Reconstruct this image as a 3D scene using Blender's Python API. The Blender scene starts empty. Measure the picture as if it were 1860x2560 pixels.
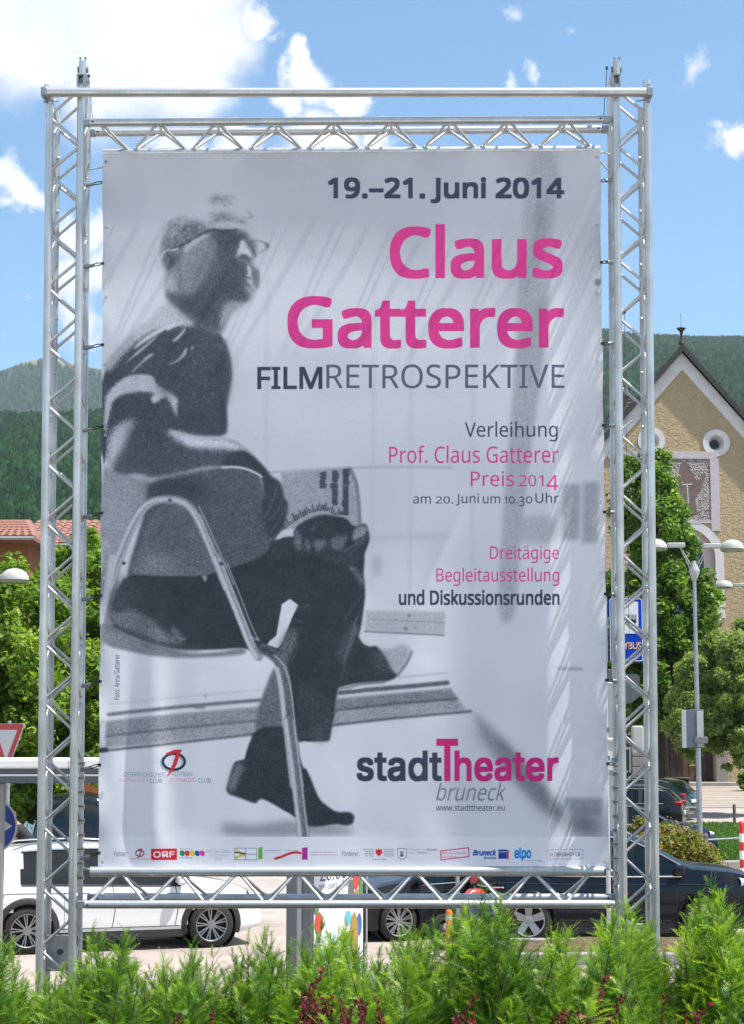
import bpy, math, random, os
import numpy as np
from mathutils import Vector, Matrix

random.seed(7); RNG = np.random.default_rng(7)
R = math.radians
scn = bpy.context.scene
COL = scn.collection

# ------------------------------------------------------------------ camera, sky, sun, exposure
PHW, PHH, FPX = 1860.0, 2560.0, 4570.0
CAMZ, HOR = 3.2, 1850.0
PITCH = math.atan((HOR - PHH / 2) / FPX)
cam_d = bpy.data.cameras.new('camera'); cam = bpy.data.objects.new('camera', cam_d); COL.objects.link(cam)
cam.location = (0, 0, CAMZ); cam.rotation_euler = (R(90) + PITCH, 0, 0)
cam_d.sensor_fit = 'VERTICAL'; cam_d.sensor_height = 36; cam_d.lens = 36 * FPX / PHH
cam_d.clip_start = 0.1; cam_d.clip_end = 12000
scn.camera = cam

SUN = Vector((1.0, -0.28, 2.15)).normalized()       # from the place towards the sun
sun_d = bpy.data.lights.new('sun', 'SUN'); sun = bpy.data.objects.new('sun', sun_d); COL.objects.link(sun)
sun_d.energy = 4.0; sun_d.angle = R(0.53); sun_d.color = (1.0, 0.95, 0.87)
sun.rotation_euler = SUN.to_track_quat('Z', 'Y').to_euler(); sun.location = SUN * 60

scn.view_settings.view_transform = 'Standard'; scn.view_settings.look = 'None'
scn.view_settings.gamma = 1; scn.view_settings.use_curve_mapping = False
scn.view_settings.exposure = 1.15
scn.cycles.volume_bounces = 0; scn.cycles.max_bounces = 8; scn.cycles.transparent_max_bounces = 16
scn.cycles.use_denoising = True

def raydir(px, py):
    x = (px - PHW / 2) / FPX; y = (PHH / 2 - py) / FPX
    c, s = math.cos(PITCH), math.sin(PITCH)
    return Vector((x, c - y * s, s + y * c))

world = bpy.data.worlds.new('World'); scn.world = world; world.use_nodes = True
wn = world.node_tree; wn.nodes.clear()
def N(nt, t, **kw):
    n = nt.nodes.new(t)
    for k, v in kw.items():
        if k == 'ins':
            for a, b in v.items(): n.inputs[a].default_value = b
        else: setattr(n, k, v)
    return n
L = lambda nt, a, b: nt.links.new(a, b)
def sky_world():
    nt = wn
    out = N(nt, 'ShaderNodeOutputWorld'); bg = N(nt, 'ShaderNodeBackground'); bg.inputs[1].default_value = 0.10
    sky = N(nt, 'ShaderNodeTexSky', sky_type='NISHITA', sun_disc=False)
    sky.sun_elevation = math.asin(SUN.z); sky.sun_rotation = math.atan2(SUN.x, SUN.y)
    sky.altitude = 800; sky.air_density = 1.0; sky.dust_density = 0.6; sky.ozone_density = 2.0
    hs = N(nt, 'ShaderNodeMix', data_type='RGBA', blend_type='MULTIPLY'); hs.inputs['Factor'].default_value = 1
    L(nt, sky.outputs[0], hs.inputs['A']); hs.inputs['B'].default_value = (0.62, 0.85, .915, 1)
    tc = N(nt, 'ShaderNodeTexCoord')
    nz = N(nt, 'ShaderNodeTexNoise', ins={'Scale': 14.0, 'Detail': 9.0, 'Roughness': 0.62})
    L(nt, tc.outputs['Generated'], nz.inputs['Vector'])
    sub = N(nt, 'ShaderNodeVectorMath', operation='SUBTRACT'); sub.inputs[1].default_value = (.5, .5, .5)
    L(nt, nz.outputs['Color'], sub.inputs[0])
    sc = N(nt, 'ShaderNodeVectorMath', operation='SCALE'); sc.inputs['Scale'].default_value = 0.075
    L(nt, sub.outputs[0], sc.inputs[0])
    add = N(nt, 'ShaderNodeVectorMath', operation='ADD')
    L(nt, tc.outputs['Generated'], add.inputs[0]); L(nt, sc.outputs[0], add.inputs[1])
    blobs = [(120, 40, 215), (330, 90, 240), (500, 60, 165), (430, 205, 130), (250, 215, 110), (170, 170, 110), (90, 240, 45),
             (660, 40, 45), (700, 90, 18), (775, 125, 38), (768, 170, 44), (785, 225, 66), (712, 272, 48), (842, 285, 40), (760, 395, 95), (560, 400, 66), (900, 400, 58), (430, 402, 66),
             (45, 450, 62), (95, 490, 52), (60, 540, 18), (200, 580, 58), (230, 690, 72), (215, 800, 62), (160, 765, 35), (80, 735, 14),
             (1300, 48, 20), (1420, 92, 13), (1335, 212, 18), (1650, 180, 18), (1735, 180, 26), (1850, 350, 44), (1810, 370, 20), (1260, 255, 15), (1100, 640, 120)]
    dirs = [(raydir(a, b).normalized(), r / FPX) for a, b, r in blobs]
    rr = random.Random(3)
    for _ in range(34):  # further clouds out of view, added as fill light
        az = rr.uniform(R(32), R(328)); el = rr.uniform(R(8), R(75))
        base = Vector((math.sin(az) * math.cos(el), math.cos(az) * math.cos(el), math.sin(el)))
        dirs.append((base, rr.uniform(.09, .24)))
    last = None
    for d, r in dirs:
        ds = N(nt, 'ShaderNodeVectorMath', operation='DISTANCE'); ds.inputs[1].default_value = d
        L(nt, add.outputs[0], ds.inputs[0])
        sm_ = r * FPX < 30; mr = N(nt, 'ShaderNodeMapRange', interpolation_type='SMOOTHSTEP', ins={'From Min': r * (1.9 if sm_ else 1.25), 'From Max': r * (.1 if sm_ else .55), 'To Min': 0, 'To Max': .8 if sm_ else 1})
        L(nt, ds.outputs['Value'], mr.inputs['Value'])
        if last is None: last = mr.outputs[0]
        else:
            mx = N(nt, 'ShaderNodeMath', operation='MAXIMUM'); L(nt, last, mx.inputs[0]); L(nt, mr.outputs[0], mx.inputs[1]); last = mx.outputs[0]
    n2 = N(nt, 'ShaderNodeTexNoise', ins={'Scale': 11.0, 'Detail': 5.0, 'Roughness': 0.5})
    L(nt, add.outputs[0], n2.inputs['Vector'])
    cr = N(nt, 'ShaderNodeMapRange', ins={'From Min': .35, 'From Max': .6, 'To Min': 0, 'To Max': 1}); L(nt, n2.outputs['Fac'], cr.inputs['Value'])
    cc = N(nt, 'ShaderNodeMix', data_type='RGBA'); cc.inputs['A'].default_value = (3.9, 4.15, 4.6, 1); cc.inputs['B'].default_value = (5.6, 5.6, 5.65, 1)
    L(nt, cr.outputs[0], cc.inputs['Factor'])
    mxx = N(nt, 'ShaderNodeMix', data_type='RGBA'); L(nt, last, mxx.inputs['Factor']); L(nt, hs.outputs['Result'], mxx.inputs['A']); L(nt, cc.outputs['Result'], mxx.inputs['B'])
    L(nt, mxx.outputs['Result'], bg.inputs[0]); L(nt, bg.outputs[0], out.inputs[0])
sky_world()

# ------------------------------------------------------------------ materials
def srgb(r, g, b):
    f = lambda v: ((v / 255 + .055) / 1.055) ** 2.4 if v > 10 else v / 255 / 12.92
    return (f(r), f(g), f(b), 1)
MATS = {}
def mat(name, col, rough=.6, metal=0, var=.0, vscale=8, bump=0, bscale=30, spec=.5, coat=0, trans=0, alpha=None, col2=None, obj=True, detail=4):
    if name in MATS: return MATS[name]
    m = bpy.data.materials.new(name); m.use_nodes = True; nt = m.node_tree
    b = nt.nodes['Principled BSDF']; b.inputs['Base Color'].default_value = (*col[:3], 1)
    b.inputs['Roughness'].default_value = rough; b.inputs['Metallic'].default_value = metal
    b.inputs['Specular IOR Level'].default_value = spec; b.inputs['Coat Weight'].default_value = coat
    b.inputs['Transmission Weight'].default_value = trans
    m.diffuse_color = (*col[:3], 1)
    tc = N(nt, 'ShaderNodeTexCoord')
    if var or col2:
        nz = N(nt, 'ShaderNodeTexNoise', ins={'Scale': vscale, 'Detail': detail, 'Roughness': .6}); L(nt, tc.outputs['Object'], nz.inputs['Vector'])
        mr = N(nt, 'ShaderNodeMapRange', ins={'From Min': .3, 'From Max': .7}); L(nt, nz.outputs['Fac'], mr.inputs['Value'])
        mx = N(nt, 'ShaderNodeMix', data_type='RGBA'); L(nt, mr.outputs[0], mx.inputs['Factor'])
        c2 = col2 if col2 else tuple(c * (1 + var) for c in col[:3])
        c1 = col if col2 else tuple(c * (1 - var) for c in col[:3])
        mx.inputs['A'].default_value = (*c1[:3], 1); mx.inputs['B'].default_value = (*c2[:3], 1)
        L(nt, mx.outputs['Result'], b.inputs['Base Color'])
    if bump:
        bz = N(nt, 'ShaderNodeTexNoise', ins={'Scale': bscale, 'Detail': 5}); L(nt, tc.outputs['Object'], bz.inputs['Vector'])
        bp = N(nt, 'ShaderNodeBump', ins={'Strength': bump, 'Distance': .02}); L(nt, bz.outputs['Fac'], bp.inputs['Height']); L(nt, bp.outputs[0], b.inputs['Normal'])
    MATS[name] = m; return m

def leafmat(name, c1, c2, c3, tl=.35, scale=1.5, rough=.5, spec=.35):
    if name in MATS: return MATS[name]
    m = bpy.data.materials.new(name); m.use_nodes = True; nt = m.node_tree
    b = nt.nodes['Principled BSDF']; out = nt.nodes['Material Output']
    b.inputs['Roughness'].default_value = rough; b.inputs['Specular IOR Level'].default_value = spec
    at = N(nt, 'ShaderNodeAttribute', attribute_name='tone')
    cr = N(nt, 'ShaderNodeValToRGB'); cr.color_ramp.elements[0].color = (*c1, 1); cr.color_ramp.elements[1].color = (*c3, 1)
    e = cr.color_ramp.elements.new(.5); e.color = (*c2, 1); L(nt, at.outputs['Fac'], cr.inputs[0])
    L(nt, cr.outputs[0], b.inputs['Base Color'])
    t = N(nt, 'ShaderNodeBsdfTranslucent'); g = N(nt, 'ShaderNodeMix', data_type='RGBA', blend_type='MULTIPLY'); g.inputs['Factor'].default_value = 1
    L(nt, cr.outputs[0], g.inputs['A']); g.inputs['B'].default_value = (1.5, 1.5, .7, 1); L(nt, g.outputs['Result'], t.inputs[0])
    ms = N(nt, 'ShaderNodeMixShader'); ms.inputs[0].default_value = tl; L(nt, b.outputs[0], ms.inputs[1]); L(nt, t.outputs[0], ms.inputs[2])
    L(nt, ms.outputs[0], out.inputs[0]); MATS[name] = m; m.diffuse_color = (*c2, 1); return m

def glassmat(name, tint=(.02, .03, .035), rough=.03, a=.5):
    if name in MATS: return MATS[name]
    m = bpy.data.materials.new(name); m.use_nodes = True; nt = m.node_tree; nt.nodes.remove(nt.nodes['Principled BSDF']); out = nt.nodes['Material Output']
    gl = N(nt, 'ShaderNodeBsdfGlossy'); gl.inputs[0].default_value = (.9, .95, 1, 1); gl.inputs['Roughness'].default_value = rough
    tr = N(nt, 'ShaderNodeBsdfTransparent'); tr.inputs[0].default_value = (*[min(1, v * 6 + .25) for v in tint], 1)
    df = N(nt, 'ShaderNodeBsdfDiffuse'); df.inputs[0].default_value = (*tint, 1)
    fr = N(nt, 'ShaderNodeFresnel'); fr.inputs[0].default_value = 1.5
    m1 = N(nt, 'ShaderNodeMixShader'); m1.inputs[0].default_value = a; L(nt, tr.outputs[0], m1.inputs[1]); L(nt, df.outputs[0], m1.inputs[2])
    m2 = N(nt, 'ShaderNodeMixShader'); L(nt, fr.outputs[0], m2.inputs[0]); L(nt, m1.outputs[0], m2.inputs[1]); L(nt, gl.outputs[0], m2.inputs[2])
    L(nt, m2.outputs[0], out.inputs[0]); MATS[name] = m; return m

# ------------------------------------------------------------------ mesh builder
class MB:
    def __init__(s): s.v = []; s.f = []
    def add(s, vs, fs):
        o = len(s.v); s.v += [tuple(v) for v in vs]; s.f += [tuple(i + o for i in f) for f in fs]; return s
    def box(s, x0, x1, y0, y1, z0, z1, M=None):
        vs = [Vector(p) for p in ((x0, y0, z0), (x1, y0, z0), (x1, y1, z0), (x0, y1, z0), (x0, y0, z1), (x1, y0, z1), (x1, y1, z1), (x0, y1, z1))]
        if M: vs = [M @ v for v in vs]
        return s.add(vs, [(0, 3, 2, 1), (4, 5, 6, 7), (0, 1, 5, 4), (1, 2, 6, 5), (2, 3, 7, 6), (3, 0, 4, 7)])
    def bevbox(s, x0, x1, y0, y1, z0, z1, b=.02, M=None):
        # chamfered along all edges
        vs = []; 
        for x, sx in ((x0, 1), (x1, -1)):
            for y, sy in ((y0, 1), (y1, -1)):
                for z, sz in ((z0, 1), (z1, -1)):
                    vs += [(x, y + sy * b, z + sz * b), (x + sx * b, y, z + sz * b), (x + sx * b, y + sy * b, z)]
        if M: vs = [M @ Vector(v) for v in vs]
        i = lambda x, y, z, k: (x * 4 + y * 2 + z) * 3 + k
        fs = []
        for a in (0, 1):
            fs.append((i(a, 0, 0, 0), i(a, 1, 0, 0), i(a, 1, 1, 0), i(a, 0, 1, 0))); fs.append((i(0, a, 0, 1), i(1, a, 0, 1), i(1, a, 1, 1), i(0, a, 1, 1))); fs.append((i(0, 0, a, 2), i(1, 0, a, 2), i(1, 1, a, 2), i(0, 1, a, 2)))
            for c in (0, 1):
                fs.append((i(a, c, 0, 0), i(a, c, 1, 0), i(a, c, 1, 1), i(a, c, 0, 1))); fs.append((i(a, 0, c, 0), i(a, 1, c, 0), i(a, 1, c, 2), i(a, 0, c, 2))); fs.append((i(0, a, c, 1), i(1, a, c, 1), i(1, a, c, 2), i(0, a, c, 2)))
            for c in (0, 1):
                for d in (0, 1): fs.append((i(a, c, d, 0), i(a, c, d, 1), i(a, c, d, 2)))
        return s.add(vs, fs)
    def tube(s, pts, r, n=12, cap=True):
        pts = [Vector(p) for p in pts]; rs = r if isinstance(r, (list, tuple)) else [r] * len(pts)
        vs = []; fs = []; prev = None
        for k, p in enumerate(pts):
            t = (pts[min(k + 1, len(pts) - 1)] - pts[max(k - 1, 0)]).normalized()
            if prev is None:
                a = Vector((0, 0, 1)) if abs(t.z) < .9 else Vector((0, 1, 0)); u = t.cross(a).normalized()
            else: u = (prev - t * prev.dot(t)).normalized()
            prev = u; w = t.cross(u)
            for j in range(n):
                an = 2 * math.pi * j / n; vs.append(p + (u * math.cos(an) + w * math.sin(an)) * rs[k])
        for k in range(len(pts) - 1):
            for j in range(n): fs.append((k * n + j, k * n + (j + 1) % n, (k + 1) * n + (j + 1) % n, (k + 1) * n + j))
        if cap: fs.append(tuple(range(n))[::-1]); fs.append(tuple((len(pts) - 1) * n + j for j in range(n)))
        return s.add(vs, fs)
    def lathe(s, prof, n=24, M=None, ang=2 * math.pi):
        # prof: (r, z) list, axis z
        vs = []; fs = []; full = ang > 6.28; m = n if full else n + 1
        for r, z in prof:
            for j in range(m):
                a = ang * j / n; vs.append(Vector((r * math.cos(a), r * math.sin(a), z)))
        if M: vs = [M @ v for v in vs]
        for k in range(len(prof) - 1):
            for j in range(n): fs.append((k * m + j, k * m + (j + 1) % m, (k + 1) * m + (j + 1) % m, (k + 1) * m + j))
        return s.add(vs, fs)
    def prism(s, poly, y0, y1, M=None):
        # poly (x,z) extruded along y
        n = len(poly); vs = [Vector((x, y0, z)) for x, z in poly] + [Vector((x, y1, z)) for x, z in poly]
        if M: vs = [M @ v for v in vs]
        return s.add(vs, [tuple(range(n)), tuple(range(2 * n - 1, n - 1, -1))] + [(i, i + n, (i + 1) % n + n, (i + 1) % n) for i in range(n)])
    def build(s, name, m, parent=None, smooth=40, kind=None):
        me = bpy.data.meshes.new(name); me.from_pydata(s.v, [], s.f); me.materials.append(m)
        return link(name, me, parent, smooth, kind)
def link(name, me, parent=None, smooth=40, kind=None):
    if smooth:
        me.polygons.foreach_set('use_smooth', [True] * len(me.polygons))
        if smooth < 170: me.set_sharp_from_angle(angle=R(smooth))
    me.update()
    o = bpy.data.objects.new(name, me); COL.objects.link(o)
    if parent: o.parent = parent
    if kind: o['kind'] = kind
    return o
def tag(o, label, cat, group=None):
    o['label'] = label; o['category'] = cat
    if group: o['group'] = group
    return o
def thing(name, label, cat, loc=(0, 0, 0), rot=(0, 0, 0), group=None):
    o = bpy.data.objects.new(name, None); o.empty_display_size = .2; COL.objects.link(o); o.location = loc; o.rotation_euler = rot
    return tag(o, label, cat, group)
def copy_tree(o, parent=None):
    c = o.copy(); COL.objects.link(c); c.parent = parent
    for ch in list(o.children): copy_tree(ch, c)
    return c
def np_mesh(V, F, tone=None):
    me = bpy.data.meshes.new('m'); nv, nf, k = len(V), len(F), F.shape[1]
    me.vertices.add(nv); me.vertices.foreach_set('co', np.ascontiguousarray(V, dtype=np.float32).ravel())
    me.loops.add(nf * k); me.loops.foreach_set('vertex_index', np.ascontiguousarray(F, dtype=np.int32).ravel())
    me.polygons.add(nf); me.polygons.foreach_set('loop_start', np.arange(0, nf * k, k, dtype=np.int32)); me.polygons.foreach_set('loop_total', np.full(nf, k, dtype=np.int32))
    me.update(calc_edges=True)
    if tone is not None:
        a = me.attributes.new('tone', 'FLOAT', 'POINT'); a.data.foreach_set('value', np.ascontiguousarray(tone, dtype=np.float32))
    return me

# ------------------------------------------------------------------ placing helpers
def at(px, py, Y):
    d = raydir(px, py); k = Y / d.y; return Vector((d.x * k, Y, CAMZ + d.z * k))
PROF = [(-80, .8), (12.4, .8), (15.2, 0), (36, 0), (45.2, .05), (62, .42), (90, 1.03), (130, 2.0), (400, 10), (7000, 90)]
def zg(y):
    for (a, b), (c, d) in zip(PROF, PROF[1:]):
        if y <= c: return b + (d - b) * max(0, (y - a)) / (c - a)
    return PROF[-1][1]
def gx(px, Y, z): # world x for pixel column px at depth Y, height z
    fw = Y * math.cos(PITCH) + (z - CAMZ) * math.sin(PITCH); return (px - PHW / 2) / FPX * fw
# ------------------------------------------------------------------ ground, streets
M_ASPH = mat('asphalt', (.16, .155, .15), .9, var=.15, vscale=3, bump=.3, bscale=60)
def sheet(name, x0, x1, ys, off, m, kind='structure', nx=2):
    V = []; F = []
    for y in ys:
        for i in range(nx): V.append((x0 + (x1 - x0) * i / (nx - 1), y, zg(y) + off))
    for j in range(len(ys) - 1):
        for i in range(nx - 1): F.append((j * nx + i, j * nx + i + 1, (j + 1) * nx + i + 1, (j + 1) * nx + i))
    me = bpy.data.meshes.new(name); me.from_pydata(V, [], F); me.materials.append(m); return link(name, me, None, 0, kind)
def ysteps(a, b):
    return sorted(set([a, b] + [p[0] for p in PROF if a < p[0] < b]))
sheet('ground', -3500, 3500, ysteps(-80, 6500), 0, mat('earth', (.12, .11, .07), .95, var=.3, vscale=.4))

def pavers():
    m = bpy.data.materials.new('pink_pavers'); m.use_nodes = True; nt = m.node_tree; b = nt.nodes['Principled BSDF']; b.inputs['Roughness'].default_value = .85
    tc = N(nt, 'ShaderNodeTexCoord'); br = N(nt, 'ShaderNodeTexBrick', ins={'Scale': 4.5, 'Mortar Size': .02, 'Bias': 0.0, 'Brick Width': .6, 'Row Height': .3})
    br.inputs['Color1'].default_value = (.40, .33, .30, 1); br.inputs['Color2'].default_value = (.33, .275, .25, 1); br.inputs['Mortar'].default_value = (.24, .2, .18, 1)
    L(nt, tc.outputs['Object'], br.inputs['Vector'])
    nz = N(nt, 'ShaderNodeTexNoise', ins={'Scale': .9, 'Detail': 6}); L(nt, tc.outputs['Object'], nz.inputs['Vector'])
    mr = N(nt, 'ShaderNodeMapRange', ins={'From Min': .3, 'From Max': .7, 'To Min': .8, 'To Max': 1.15}); L(nt, nz.outputs['Fac'], mr.inputs['Value'])
    mx = N(nt, 'ShaderNodeMix', data_type='RGBA', blend_type='MULTIPLY'); mx.inputs['Factor'].default_value = 1; L(nt, br.outputs[0], mx.inputs['A']); L(nt, mr.outputs[0], mx.inputs['B'])
    L(nt, mx.outputs['Result'], b.inputs['Base Color'])
    bp = N(nt, 'ShaderNodeBump', ins={'Strength': .5, 'Distance': .01}); L(nt, br.outputs['Fac'], bp.inputs['Height']); bp.invert = True; L(nt, bp.outputs[0], b.inputs['Normal'])
    return m
M_PAV = pavers()
sheet('pavement', -60, 60, ysteps(15.3, 33.5), .004, M_PAV)
M_ROAD = mat('pale_road', (.33, .30, .28), .9, var=.12, vscale=1.2, bump=.3, bscale=40)
sheet('road', -60, 60, ysteps(33.5, 45.2), .004, M_ROAD)
M_TERR = mat('planting_soil', (.05, .038, .025), .95, var=.4, vscale=9, bump=.8, bscale=20)
sheet('terrace_bed', -14, 14, ysteps(4.4, 12.3), .004, M_TERR)
sheet('unseen_bounce_paving', -60, 60, [-78, 4.4], .004, mat('pale_bounce_stone', (.46, .43, .40), .9, var=.12, vscale=2))  # unseen pale ground, added to bounce light onto the banner
# white line on the road
sheet('road_marking', 6.5, 40, [38.6, 38.75], .008, mat('white_road_paint', (.7, .7, .68), .7, var=.1))

def cobble_fan():
    m = bpy.data.materials.new('cobbles_in_arcs'); m.use_nodes = True; nt = m.node_tree; b = nt.nodes['Principled BSDF']; b.inputs['Roughness'].default_value = .85
    tc = N(nt, 'ShaderNodeTexCoord'); mp = N(nt, 'ShaderNodeMapping'); mp.inputs['Scale'].default_value = (.55, .28, 1); L(nt, tc.outputs['Object'], mp.inputs[0])
    wv = N(nt, 'ShaderNodeTexWave', wave_type='RINGS', ins={'Scale': .9, 'Distortion': 3.0, 'Detail': 2}); L(nt, mp.outputs[0], wv.inputs[0])
    cr = N(nt, 'ShaderNodeValToRGB'); cr.color_ramp.elements[0].position = .62; cr.color_ramp.elements[0].color = (.24, .2, .17, 1); cr.color_ramp.elements[1].position = .85; cr.color_ramp.elements[1].color = (.42, .38, .34, 1)
    L(nt, wv.outputs['Fac'], cr.inputs[0])
    nz = N(nt, 'ShaderNodeTexVoronoi', ins={'Scale': 6}); L(nt, tc.outputs['Object'], nz.inputs['Vector'])
    mx = N(nt, 'ShaderNodeMix', data_type='RGBA', blend_type='MULTIPLY'); mx.inputs['Factor'].default_value = .25; L(nt, cr.outputs[0], mx.inputs['A']); L(nt, nz.outputs['Distance'], mx.inputs['B'])
    L(nt, mx.outputs['Result'], b.inputs['Base Color']); return m
sheet('church_square', -60, 60, ysteps(72, 120), .008, cobble_fan())
sheet('forecourt_paving', -60, 60, ysteps(62.2, 72.05), .006, mat('pinkish_paving', (.34, .29, .27), .9, var=.12, vscale=.8))
# lawn with kerb
KX0, KX1 = gx(1545, 45, 0), 40
def lawn():
    V = [(KX0, 45.4, zg(45.4) + .17), (KX1, 50.5 + 4, zg(50.5) + .17), (KX1, 62, zg(62) + .02), (KX0 - 1, 62, zg(62) + .02)]
    nx, ny = 60, 30; VV = []; FF = []
    for j in range(ny + 1):
        for i in range(nx + 1):
            a = Vector(V[0]).lerp(Vector(V[1]), i / nx); b = Vector(V[3]).lerp(Vector(V[2]), i / nx); p = a.lerp(b, j / ny); VV.append((p.x, p.y, p.z + random.uniform(0, .015)))
    for j in range(ny):
        for i in range(nx): k = j * (nx + 1) + i; FF.append((k, k + 1, k + nx + 2, k + nx + 1))
    me = bpy.data.meshes.new('lawn'); me.from_pydata(VV, [], FF); me.materials.append(mat('lawn_green', (.05, .115, .018), .9, var=.25, vscale=2)); link('lawn', me, None, 170, 'structure')
    # blades
    n = 45000; u = RNG.random(n); w = RNG.random(n) ** 1.4
    A = np.array(V[0]) + (np.array(V[1]) - np.array(V[0])) * (u[:, None] * .45); B = np.array(V[3]) + (np.array(V[2]) - np.array(V[3])) * (u[:, None] * .45)
    P = A + (B - A) * w[:, None]; an = RNG.random(n) * 6.28; s = .025; h = .05 + RNG.random(n) * .05
    dx = np.stack([np.cos(an), np.sin(an), 0 * an], 1) * s; tip = P + np.stack([RNG.normal(0, .02, n), RNG.normal(0, .02, n), h], 1)
    VV = np.stack([P - dx, P + dx, tip], 1).reshape(-1, 3); F = np.arange(3 * n).reshape(-1, 3); tone = np.repeat(RNG.random(n), 3)
    me = np_mesh(VV, F, tone); me.materials.append(leafmat('grass_blades', (.04, .10, .012), (.07, .15, .02), (.13, .22, .035))); link('grass', me, None, 0, 'stuff')
    # kerb stones, each its own
    k = thing('kerb', 'pale stone kerb along the lawn beside the low rail fence', 'kerb', (KX0, 45.3, zg(45)))
    a = Vector((KX0, 45.15, zg(45.2))); b = Vector((KX1, 54.25, zg(50.5))); n = 24; rot = math.atan2((b - a).y, (b - a).x); mstone = mat('kerb_stone', (.33, .31, .27), .9, var=.2, vscale=4, bump=.5, bscale=30); mesh = None
    Ls = (b - a).length / n
    for i in range(n):
        p = a.lerp(b, i / n)
        if mesh is None:
            o = MB().bevbox(.006, Ls - .006, 0, .25, -.05, .17, .012).build('kerb_stone', mstone, k, 30); mesh = o.data
        else: o = bpy.data.objects.new('kerb_stone', mesh); COL.objects.link(o); o.parent = k
        o.location = (p.x - k.location.x, p.y - k.location.y, p.z - k.location.z + random.uniform(-.004, .004)); o.rotation_euler = (0, 0, rot)
lawn()
# near bed with stone border and brown soil behind the hedge, right
def soil_bed():
    x0, x1 = gx(1215, 27.5, .1), 12
    nx, ny = 110, 14; V = []; F = []
    for j in range(ny + 1):
        for i in range(nx + 1):
            u, v = i / nx, j / ny; x = x0 + (x1 - x0) * u; y = 26.95 + 1.6 * v
            z = .10 + .16 * math.sin(math.pi * v) * min(1, u * 8) + random.uniform(-.03, .035)
            V.append((x + random.uniform(-.03, .03), y, z))
    for j in range(ny):
        for i in range(nx): k = j * (nx + 1) + i; F.append((k, k + 1, k + nx + 2, k + nx + 1))
    me = bpy.data.meshes.new('soil'); me.from_pydata(V, [], F); me.materials.append(mat('brown_soil', (.11, .07, .045), .95, var=.35, vscale=14, bump=1, bscale=40)); link('soil_bed', me, None, 0, 'structure')
    k = thing('bed_border', 'grey stone border in front of the bare soil bed', 'kerb', (x0, 26.7, 0)); mb = None; ms = mat('border_stone', (.26, .25, .24), .9, var=.2, vscale=5, bump=.5)
    n = 11
    for r_, (yy) in enumerate((26.7, 28.6)):
        for i in range(n):
            if mb is None: o = MB().bevbox(.006, .99, 0, .2, -.05, .17, .015).build('kerb_stone', ms, k, 30); mb = o.data
            else: o = bpy.data.objects.new('kerb_stone', mb); COL.objects.link(o); o.parent = k
            o.location = (i * 1.0, yy - 26.7, random.uniform(-.006, .006))
soil_bed()

# ------------------------------------------------------------------ hills with forest
def hill(name, ridge, Y0, Y1, zb, m, jag=0, seed=1, n=120, rows=26, back=True, nz=6):
    # ridge: [(px,py)] profile seen from the square; slope from Y0 (foot) up to Y1 (ridge)
    px = np.linspace(ridge[0][0], ridge[-1][0], n); py = np.interp(px, [r[0] for r in ridge], [r[1] for r in ridge])
    V = []; F = []; rr = np.random.default_rng(seed)
    tops = [at(a, b, Y1) for a, b in zip(px, py)]
    for j in range(rows + 2):
        t = j / rows
        for i in range(n):
            T = tops[i]
            if j <= rows:
                y = Y0 + (Y1 - Y0) * t; s = t ** .8
                x = T.x * (y / Y1); z = zb + (T.z - zb) * s + rr.normal(0, nz * (1 - t) * .5) * (1 if 0 < j < rows else 0)
            else: y = Y1 * 1.4; x = T.x; z = T.z * .6
            V.append((x, y, z))
    for j in range(rows + 1):
        for i in range(n - 1): k = j * n + i; F.append((k, k + 1, k + n + 1, k + n))
    me = bpy.data.meshes.new(name); me.from_pydata(V, [], F); me.materials.append(m); link(name, me, None, 170, 'structure')
    return np.array(V).reshape(rows + 2, n, 3)[:rows + 1]
M_FH = mat('forest_floor_green', (.012, .036, .010), 1, var=.3, vscale=.02, spec=0)
M_MEADOW = None
def far_mat():
    m = bpy.data.materials.new('distant_forest_and_pasture'); m.use_nodes = True; nt = m.node_tree; b = nt.nodes['Principled BSDF']; b.inputs['Roughness'].default_value = 1; b.inputs['Specular IOR Level'].default_value = 0
    g = N(nt, 'ShaderNodeNewGeometry'); sx = N(nt, 'ShaderNodeSeparateXYZ'); L(nt, g.outputs['Position'], sx.inputs[0])
    nz = N(nt, 'ShaderNodeTexNoise', ins={'Scale': .003, 'Detail': 8}); L(nt, g.outputs['Position'], nz.inputs['Vector'])
    ma = N(nt, 'ShaderNodeMath', operation='MULTIPLY_ADD'); L(nt, nz.outputs['Fac'], ma.inputs[0]); ma.inputs[1].default_value = 60; L(nt, sx.outputs['Z'], ma.inputs[2])
    mr = N(nt, 'ShaderNodeMapRange', ins={'From Min': 972, 'From Max': 984}); L(nt, ma.outputs[0], mr.inputs['Value'])
    n2 = N(nt, 'ShaderNodeTexNoise', ins={'Scale': .012, 'Detail': 10, 'Roughness': .7}); L(nt, g.outputs['Position'], n2.inputs['Vector'])
    fc = N(nt, 'ShaderNodeMix', data_type='RGBA'); fc.inputs['A'].default_value = (.016, .036, .014, 1); fc.inputs['B'].default_value = (.045, .085, .03, 1)
    m2 = N(nt, 'ShaderNodeMapRange', ins={'From Min': .35, 'From Max': .65}); L(nt, n2.outputs['Fac'], m2.inputs['Value']); L(nt, m2.outputs[0], fc.inputs['Factor'])
    mx = N(nt, 'ShaderNodeMix', data_type='RGBA'); L(nt, mr.outputs[0], mx.inputs['Factor']); L(nt, fc.outputs['Result'], mx.inputs['A']); mx.inputs['B'].default_value = (.17, .15, .075, 1)
    L(nt, mx.outputs['Result'], b.inputs['Base Color']); return m
FAR = hill('far_mountain', [(-700, 1050), (-300, 990), (0, 928), (60, 905), (110, 896), (160, 904), (210, 915), (258, 924), (500, 960), (900, 1010), (1500, 1060)], 2700, 4600, 60, far_mat(), n=220, rows=40, nz=14)
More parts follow.
